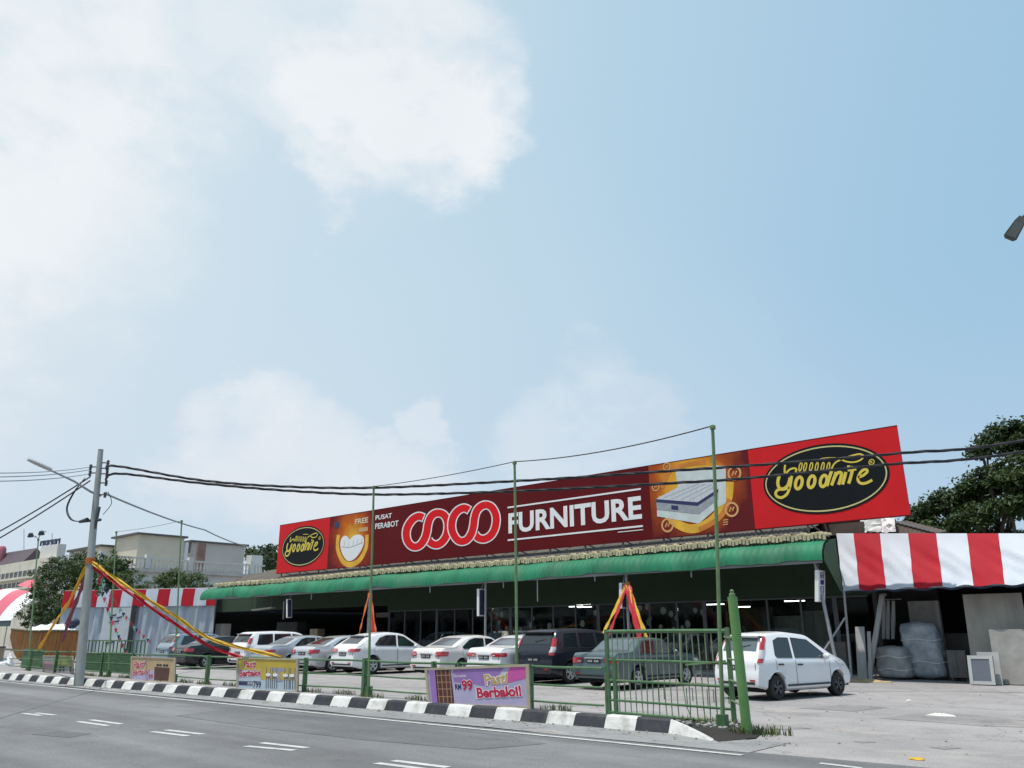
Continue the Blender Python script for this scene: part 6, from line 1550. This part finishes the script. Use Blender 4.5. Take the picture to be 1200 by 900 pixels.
    for sgn in (1, -1):
        mb = MB(); yb = bulge(c, 0, .43)-O; mb.box((min(sgn*c.wid(0)*.62, sgn*c.wid(0)*.84), yb-.012, .42), (max(sgn*c.wid(0)*.62, sgn*c.wid(0)*.84), yb+.03, .455)); mb.build('reflector', tail_red, t, local=True)
        mb = MB(); pts = [(sgn*(c.sidex(y, c.zb+.16)+.004), y-O, c.zb+.12) for y in [c.ro+c.R+.10+k*(c.wb-2*c.R-.2)/8 for k in range(9)]]; mb.tube(pts, .022, 5); mb.build('sill_strip', trim_black, t, smooth=True, local=True)
    if taillight in ('side', 'wide', 'box'):
        mb = MB(); zp_ = min(.70, hb-.13)+.125; mb.box((-.34, -O-.014, zp_), (.34, -O-.004, zp_+.03)); mb.build('boot_garnish', rim_m, t, local=True)
    else:
        ya = c.rwin[0]+.03; mb = MB(); mb.tube([(0, ya-O-.01, c.ztop(ya)+.03), (c.rwin[2]*.62, ya+.03-O, c.topz(.3, ya+.03)+.03)], .008, 5); mb.ball((0, ya-O-.01, c.ztop(ya)+.02), .025, 6); mb.build('rear_wiper', trim_black, t, local=True)
    ya = c.rwin[1]+.16; mb = MB(); mb.tube([(0, ya-O, c.ztop(ya)), (0, ya-.16-O, c.ztop(ya)+.17)], .005, 4); mb.build('aerial', trim_black, t, local=True)
    if spoiler:
        ys = c.rwin[1]-.02; zs = c.ztop(ys)+.03; w_ = c.wid(ys)*.74
        mb = MB(); mb.grid([[(-w_, ys-O+.12, zs), (0, ys-O+.12, zs+.012), (w_, ys-O+.12, zs)], [(-w_*.96, ys-O-.10, zs+.01), (0, ys-O-.13, zs+.02), (w_*.96, ys-O-.10, zs+.01)], [(-w_*.95, ys-O-.09, zs-.03), (0, ys-O-.12, zs-.02), (w_*.95, ys-O-.09, zs-.03)], [(-w_, ys-O+.1, zs-.05), (0, ys-O+.1, zs-.04), (w_, ys-O+.1, zs-.05)]]); mb.build('roof_spoiler', pm, t, smooth=True, local=True)
    # wheels
    for sgn in (1, -1):
        for yw in (0.0, c.wb):
            xo = sgn*(c.W/2-.015); R_ = c.R; ax = (sgn, 0, 0); w_ = .19
            mb = MB(); mb.lathe([(R_*.60, -w_), (R_*.93, -w_), (R_, -w_+.03), (R_, -.03), (R_*.94, 0), (R_*.70, .004), (R_*.64, -.01), (R_*.60, -.03)], (xo, yw, R_), ax, 28)
            wh = mb.build('wheel', rubber, t, smooth=True, sharp=40, local=True)
            mb = MB(); mb.lathe([(R_*.66, -.012), (R_*.62, .0), (R_*.56, -.02), (R_*.54, -.05)], (xo, yw, R_), ax, 28)
            for k in range(5):
                for da in (-.16, .16):
                    a = 2*math.pi*k/5+.3+yw; a2 = a+da; p0 = Vector((xo+sgn*-.012, yw+math.cos(a)*R_*.12, R_+math.sin(a)*R_*.12)); p1 = Vector((xo+sgn*-.008, yw+math.cos(a2)*R_*.61, R_+math.sin(a2)*R_*.61)); mb.bar(p0, p1, R_*.10, .03, side=Vector((1, 0, 0)).cross(p1-p0))
            mb.lathe([(.001, .002), (R_*.15, .0), (R_*.17, -.03)], (xo, yw, R_), ax, 14)
            mb.build('rim', rims, wh, smooth=True, sharp=30, local=True)
            mb = MB(); mb.lathe([(.001, -.06), (R_*.58, -.06)], (xo, yw, R_), ax, 20); mb.build('brake_disc', rim_dark, wh, local=True)
    if rails:
        for sgn in (1, -1):
            mb = MB(); mb.tube([(sgn*(c.sidex(y, c.ztop(y)-.07)-.10), y-O, c.ztop(y)+.04*(0 < i < 4)) for i, y in enumerate((c.rwin[1]+.15, c.rwin[1]+.3, c.L*.45, c.wind[0]-.2, c.wind[0]-.05))], .014, 6); mb.build('roof_rail', rim_dark, t, local=True)
    return t
def park(t, px, py, rot, c):
    """rear right tyre stands at the ground point seen at (px, py); rot clockwise from straight in"""
    p_ = gnd(px, py); a = R(-rot); off = Vector((math.cos(a), math.sin(a), 0))*(c.W/2-.05)
    t.location = (p_.x-off.x, p_.y-off.y, 0.012); t.rotation_euler = (0, 0, a); ORG[t.name] = Vector(t.location)

viva = Car(3.60, 1.48, 1.53, .55, 2.39, .275, [(0, .80), (.05, .93), (.12, 1.02), (.33, 1.42), (.48, 1.49), (1.3, 1.53), (2.0, 1.47), (2.15, 1.43), (2.88, .99), (3.3, .86), (3.55, .70), (3.60, .60)],
    [(0, .93), (1.2, .90), (2.9, .86), (3.6, .7)], [[(.60, 1.0), (.66, .945), (1.22, .93), (1.30, 1.38), (.92, 1.39), (.70, 1.32)], [(1.33, .93), (2.62, .905), (2.50, 1.02), (2.02, 1.33), (1.40, 1.385)]], (.15, .36, .50, .46), (2.2, 2.84, .50, .60), zb=.19)
sedan = Car(4.50, 1.74, 1.46, .98, 2.62, .32, [(0, .84), (.05, .98), (.14, 1.03), (.62, 1.07), (1.28, 1.36), (1.55, 1.43), (2.1, 1.46), (2.5, 1.42), (2.65, 1.39), (3.42, 1.0), (4.1, .86), (4.42, .72), (4.5, .6)],
    [(0, .99), (1.2, .96), (3.4, .90), (4.5, .7)], [[(1.02, 1.06), (1.08, 1.0), (2.10, .985), (2.14, 1.34), (1.72, 1.355), (1.42, 1.29)], [(2.19, .98), (3.18, .955), (3.06, 1.06), (2.58, 1.31), (2.24, 1.34)]], (.68, 1.27, .58, .48), (2.68, 3.38, .52, .66))
coupe = Car(4.55, 1.76, 1.47, 1.0, 2.65, .325, [(0, .88), (.04, 1.02), (.16, 1.07), (.75, 1.09), (1.32, 1.36), (1.62, 1.44), (2.2, 1.47), (2.6, 1.43), (3.5, 1.0), (4.15, .87), (4.47, .72), (4.55, .6)],
    [(0, 1.0), (1.2, .97), (3.5, .91), (4.55, .7)], [[(1.16, 1.06), (1.24, 1.01), (2.16, .995), (2.2, 1.35), (1.78, 1.37), (1.5, 1.30)], [(2.25, .99), (3.26, .965), (3.14, 1.06), (2.62, 1.33), (2.3, 1.35)]], (.80, 1.30, .60, .50), (2.72, 3.44, .52, .66))
hatch = Car(4.32, 1.80, 1.585, .86, 2.56, .335, [(0, .86), (.05, 1.0), (.22, 1.10), (.72, 1.42), (1.05, 1.52), (1.75, 1.585), (2.3, 1.54), (2.5, 1.48), (3.28, 1.04), (3.9, .92), (4.25, .74), (4.32, .62)],
    [(0, 1.04), (1.2, 1.02), (3.2, .95), (4.3, .75)], [[(.95, 1.12), (1.02, 1.075), (1.98, 1.055), (2.02, 1.46), (1.55, 1.46), (1.2, 1.36)], [(2.08, 1.05), (3.04, 1.015), (2.92, 1.11), (2.42, 1.40), (2.12, 1.455)]], (.28, .76, .58, .50), (2.52, 3.22, .56, .68))
mpv = Car(4.55, 1.74, 1.66, .80, 2.74, .315, [(0, .92), (.04, 1.04), (.10, 1.12), (.30, 1.54), (.46, 1.62), (1.6, 1.66), (2.6, 1.62), (2.85, 1.55), (3.7, 1.06), (4.2, .92), (4.5, .72), (4.55, .62)],
    [(0, 1.06), (1.2, 1.03), (3.7, .94), (4.55, .75)], [[(.50, 1.10), (.58, 1.075), (1.28, 1.065), (1.32, 1.53), (.64, 1.51)], [(1.37, 1.06), (2.22, 1.04), (2.26, 1.53), (1.42, 1.53)], [(2.31, 1.04), (3.42, 1.01), (3.3, 1.11), (2.72, 1.48), (2.36, 1.53)]], (.12, .33, .62, .56), (2.86, 3.62, .56, .68))
oldsedan = Car(4.35, 1.66, 1.385, .98, 2.45, .295, [(0, .86), (.03, .96), (.1, .985), (.80, 1.0), (1.22, 1.31), (1.40, 1.365), (2.0, 1.385), (2.4, 1.36), (2.52, 1.33), (3.12, .97), (4.2, .86), (4.32, .74), (4.35, .64)],
    [(0, .93), (1.2, .91), (3.1, .89), (4.35, .74)], [[(1.06, 1.0), (1.10, .945), (1.90, .935), (1.93, 1.285), (1.52, 1.295), (1.34, 1.26)], [(1.98, .935), (2.95, .925), (2.86, 1.0), (2.44, 1.27), (2.02, 1.285)]], (.84, 1.22, .56, .49), (2.56, 3.08, .50, .60), sm=.06, box=1.0)
wagon = Car(4.45, 1.73, 1.60, .86, 2.6, .32, [(0, .88), (.04, 1.0), (.12, 1.08), (.38, 1.48), (.55, 1.56), (1.6, 1.60), (2.4, 1.55), (2.6, 1.5), (3.4, 1.04), (4.0, .92), (4.38, .72), (4.45, .62)],
    [(0, 1.02), (1.2, 1.0), (3.4, .93), (4.45, .72)], [[(.56, 1.08), (.64, 1.04), (1.36, 1.03), (1.40, 1.47), (.74, 1.45)], [(1.45, 1.03), (2.1, 1.02), (2.13, 1.47), (1.5, 1.47)], [(2.18, 1.015), (3.2, .985), (3.06, 1.09), (2.52, 1.43), (2.22, 1.47)]], (.15, .42, .60, .52), (2.62, 3.34, .56, .66))
white = paint('white', (.78, .78, .79)); pearl = paint('pearl', (.70, .68, .66)); silver = paint('silver', (.50, .52, .55), .55); silver2 = paint('silver_grey', (.58, .60, .62), .5); black = paint('black', (.010, .013, .015), coat=.25); navy_p = paint('dark_navy', (.013, .016, .028), coat=.3); teal = paint('blue_grey', (.22, .32, .38), .4); oldgreen = paint('old_green', (.085, .125, .135), .25)
GRP = 'cars parked in front of the shop'
t = make_car('parked_car', 'small white hatchback with tall red tail lights parked right of the gate post', viva, white, rims=rim_dark, taillight='column', spoiler=True, seams='dark', backglass=car_glass_lt); park(t, 912, 821, 13, viva)
t = make_car('parked_car', 'old dark green boxy sedan with a pale bonnet parked behind the entrance gate', oldsedan, oldgreen, taillight='box', rims=rim_m, backglass=car_glass_lt); park(t, 748, 808, 3, oldsedan)
t = make_car('parked_car', 'dark navy people carrier parked between the white sedan and the old green sedan', mpv, navy_p, taillight='tall', spoiler=True); park(t, 668, 801.5, 1, mpv)
t = make_car('parked_car', 'white sedan with long red tail lights beside the dark people carrier', coupe, white, taillight='wide', backglass=car_glass_lt); park(t, 613, 799, 2, coupe)
t = make_car('parked_car', 'pearl white sedan parked between the white hatchback and the white sedan', sedan, pearl, taillight='side', backglass=car_glass_lt); park(t, 541, 795.5, 1, sedan)
t = make_car('parked_car', 'large white hatchback with a sloping back below the ribboned canopy post', hatch, white, taillight='wide', spoiler=True); park(t, 436, 790.5, 4, hatch)
t = make_car('parked_car', 'bright silver sedan parked left of the large white hatchback', sedan, silver2, taillight='side'); park(t, 389, 788.5, 2, sedan)
t = make_car('parked_car', 'darker silver sedan parked behind the yellow advert board', coupe, silver, taillight='wide'); park(t, 340, 787, 2, coupe)
t = make_car('parked_car', 'white people carrier parked right of the black sedan', mpv, white, taillight='tall', spoiler=True); park(t, 306, 785, 2, mpv)
t = make_car('parked_car', 'black sedan with red tail light parked beneath the long cloth strips', sedan, black, taillight='side'); park(t, 241, 784, 2, sedan)
t = make_car('parked_car', 'blue grey estate car parked at the left end beside the tarpaulin', wagon, teal, taillight='column', rails=True); park(t, 216, 781.5, 2, wagon)
# ------------------------------------------------------------------ sky, sun, camera
EXPO = .25; SUN_EL, SUN_DIR = R(75), Vector((-.50, -.87))
w = bpy.data.worlds.new('World'); sc.world = w; w.use_nodes = True; nt = w.node_tree; N = nt.nodes; Lk = nt.links
bg = N['Background']; bg.inputs['Strength'].default_value = .12
sky = N.new('ShaderNodeTexSky'); sky.sky_type = 'NISHITA'; sky.sun_disc = False; sky.sun_elevation = SUN_EL
sky.sun_rotation = math.atan2(SUN_DIR.x, SUN_DIR.y); sky.air_density = 1.0; sky.dust_density = 1.2; sky.ozone_density = 1.4; sky.altitude = 20
tc = N.new('ShaderNodeTexCoord')
def vm(op, a, b=None, sc_=None):
    n = N.new('ShaderNodeVectorMath'); n.operation = op
    for i, v in enumerate((a, b)):
        if v is None: continue
        if isinstance(v, (tuple, list, Vector)): n.inputs[i].default_value = tuple(v)
        else: Lk.new(v, n.inputs[i])
    if sc_ is not None: n.inputs['Scale'].default_value = sc_
    return n.outputs['Value'] if op == 'DOT_PRODUCT' else n.outputs['Vector']
def fm(op, a, b=None, c=None, clamp=False):
    n = N.new('ShaderNodeMath'); n.operation = op; n.use_clamp = clamp
    for i, v in enumerate((a, b, c)):
        if v is None: continue
        if isinstance(v, (int, float)): n.inputs[i].default_value = v
        else: Lk.new(v, n.inputs[i])
    return n.outputs[0]
def mr(v, a, b, c=0, d=1, smooth=True):
    n = N.new('ShaderNodeMapRange'); n.interpolation_type = 'SMOOTHSTEP' if smooth else 'LINEAR'
    Lk.new(v, n.inputs['Value'])
    for k, x in zip(('From Min', 'From Max', 'To Min', 'To Max'), (a, b, c, d)): n.inputs[k].default_value = x
    return n.outputs['Result']
def mixc(f, a, b):
    n = N.new('ShaderNodeMix'); n.data_type = 'RGBA'
    if isinstance(f, (int, float)): n.inputs['Factor'].default_value = f
    else: Lk.new(f, n.inputs['Factor'])
    for k, v in (('A', a), ('B', b)):
        if isinstance(v, tuple): n.inputs[k].default_value = (*v, 1)
        else: Lk.new(v, n.inputs[k])
    return n.outputs['Result']
D = tc.outputs['Generated']
def nz(scale, det, rough, off=(0, 0, 0), st=(1, 1, 1.6)):
    mp = N.new('ShaderNodeMapping'); mp.inputs['Location'].default_value = off; mp.inputs['Scale'].default_value = st; Lk.new(D, mp.inputs['Vector'])
    n = N.new('ShaderNodeTexNoise'); n.inputs['Scale'].default_value = scale; n.inputs['Detail'].default_value = det; n.inputs['Roughness'].default_value = rough; Lk.new(mp.outputs[0], n.inputs['Vector']); return n
n1 = nz(5.5, 9, .56); n2 = nz(2.2, 6, .55, (3, 1, 2))
n4 = nz(18, 6, .6, (1, 9, 4)); warp = vm('ADD', vm('SCALE', vm('SUBTRACT', n1.outputs['Color'], (.5, .5, .5)), sc_=.20), vm('SCALE', vm('SUBTRACT', n4.outputs['Color'], (.5, .5, .5)), sc_=.05)); Dw = vm('NORMALIZE', vm('ADD', D, warp))
warp2 = vm('SCALE', vm('SUBTRACT', n2.outputs['Color'], (.5, .5, .5)), sc_=.22); Dw2 = vm('NORMALIZE', vm('ADD', D, warp2))
def blobmask(src, lst, soft):
    out = None
    for px, py, rp, k in lst:
        d = ray(px, py).normalized(); ang = math.atan(rp/FPX)
        dp = vm('DOT_PRODUCT', src, d); m_ = mr(dp, math.cos(ang*(1+soft)), math.cos(max(0, ang*(1-soft))), 0, k)
        out = m_ if out is None else fm('MAXIMUM', out, m_)
    return out
# billowing clouds with firm edges, and broad hazy veils
firm = blobmask(Dw, [(505, 150, 76, 1), (435, 105, 92, .95), (410, 205, 45, .85), (340, 30, 95, .55), (470, 40, 90, .75), (40, 60, 145, .85), (140, 150, 70, .75), (70, 200, 90, .7), (110, 225, 45, .7), (315, 505, 48, .62), (260, 555, 55, .5), (380, 560, 70, .5), (470, 555, 50, .45), (715, 500, 60, .35), (640, 535, 60, .3), (520, 488, 26, .35), (-200, 100, 260, .9), (-300, 420, 160, .6)], .42)
veil = blobmask(Dw2, [(60, 40, 230, .7), (330, 30, 190, .5), (60, 450, 190, .55), (170, 500, 160, .45), (330, 560, 200, .5), (600, 560, 240, .32), (760, 540, 170, .3), (120, 330, 150, .25), (-250, 300, 380, .8)], .75)
text_ = fm('MULTIPLY_ADD', n1.outputs['Fac'], .9, .5)
n3 = nz(15, 8, .6, (7, 2, 5)); tex = fm('ADD', fm('MULTIPLY', n1.outputs['Fac'], .6), fm('MULTIPLY', n3.outputs['Fac'], .4)); firm_t = fm('MULTIPLY', firm, mr(tex, .34, .56, .38, 1.1), clamp=True)
z = N.new('ShaderNodeSeparateXYZ'); Lk.new(D, z.inputs[0])
lowh = mr(z.outputs['Z'], .0, .42, 1, 0)                      # haze thickening to the horizon
side = vm('DOT_PRODUCT', D, Vector((-.80, -.25, .35)).normalized())
glow = mr(side, -.15, 1.0, 0, 1)                               # brighter air towards the sun
KX = 1/2**EXPO
def kc(r, g, b): return tuple(v*KX/.12 for v in srgb(r, g, b))
air = mixc(glow, kc(160, 199, 226), kc(206, 228, 239))
air = mixc(fm('MULTIPLY', lowh, .55), air, kc(204, 216, 233))
base = mixc(.92, sky.outputs['Color'], air)
c1 = mixc(fm('MULTIPLY', veil, .62), base, kc(215, 226, 236)); c2 = mixc(firm_t, c1, kc(239, 243, 247))
# soft grey modelling inside the clouds
sh = fm('MULTIPLY', mr(n2.outputs['Fac'], .48, .66), fm('MULTIPLY', firm, .22)); c3 = mixc(fm('MULTIPLY', sh, .8), c2, kc(212, 223, 232)); c3 = mixc(fm('MULTIPLY', fm('MULTIPLY', lowh, firm_t), .5), c3, kc(227, 224, 233))
Lk.new(c3, bg.inputs['Color'])
sun = bpy.data.lights.new('Sun', 'SUN'); sun.energy = 3.4; sun.angle = R(.6); sun.color = (1, .955, .89)
so = bpy.data.objects.new('sun', sun); COL.objects.link(so); so.location = (0, 0, 40)
sd_ = Vector((SUN_DIR.x*math.cos(SUN_EL), SUN_DIR.y*math.cos(SUN_EL), math.sin(SUN_EL)*SUN_DIR.length)).normalized(); so.rotation_euler = sd_.to_track_quat('Z', 'Y').to_euler()
cam = bpy.data.cameras.new('Camera'); cam.sensor_width = 36; cam.lens = 36*FPX/1200; cam.clip_start = .1; cam.clip_end = 4000
co = bpy.data.objects.new('camera', cam); COL.objects.link(co)
m3 = Matrix((_r2, _u2, -_f)).transposed(); co.matrix_world = Matrix.Translation(CAM) @ m3.to_4x4(); sc.camera = co
vs = sc.view_settings; vs.view_transform = 'Standard'; vs.look = 'None'; vs.exposure = EXPO; vs.gamma = 1; vs.use_curve_mapping = False
sc.cycles.use_denoising = True; sc.cycles.max_bounces = 6; sc.cycles.diffuse_bounces = 3; sc.cycles.transparent_max_bounces = 12
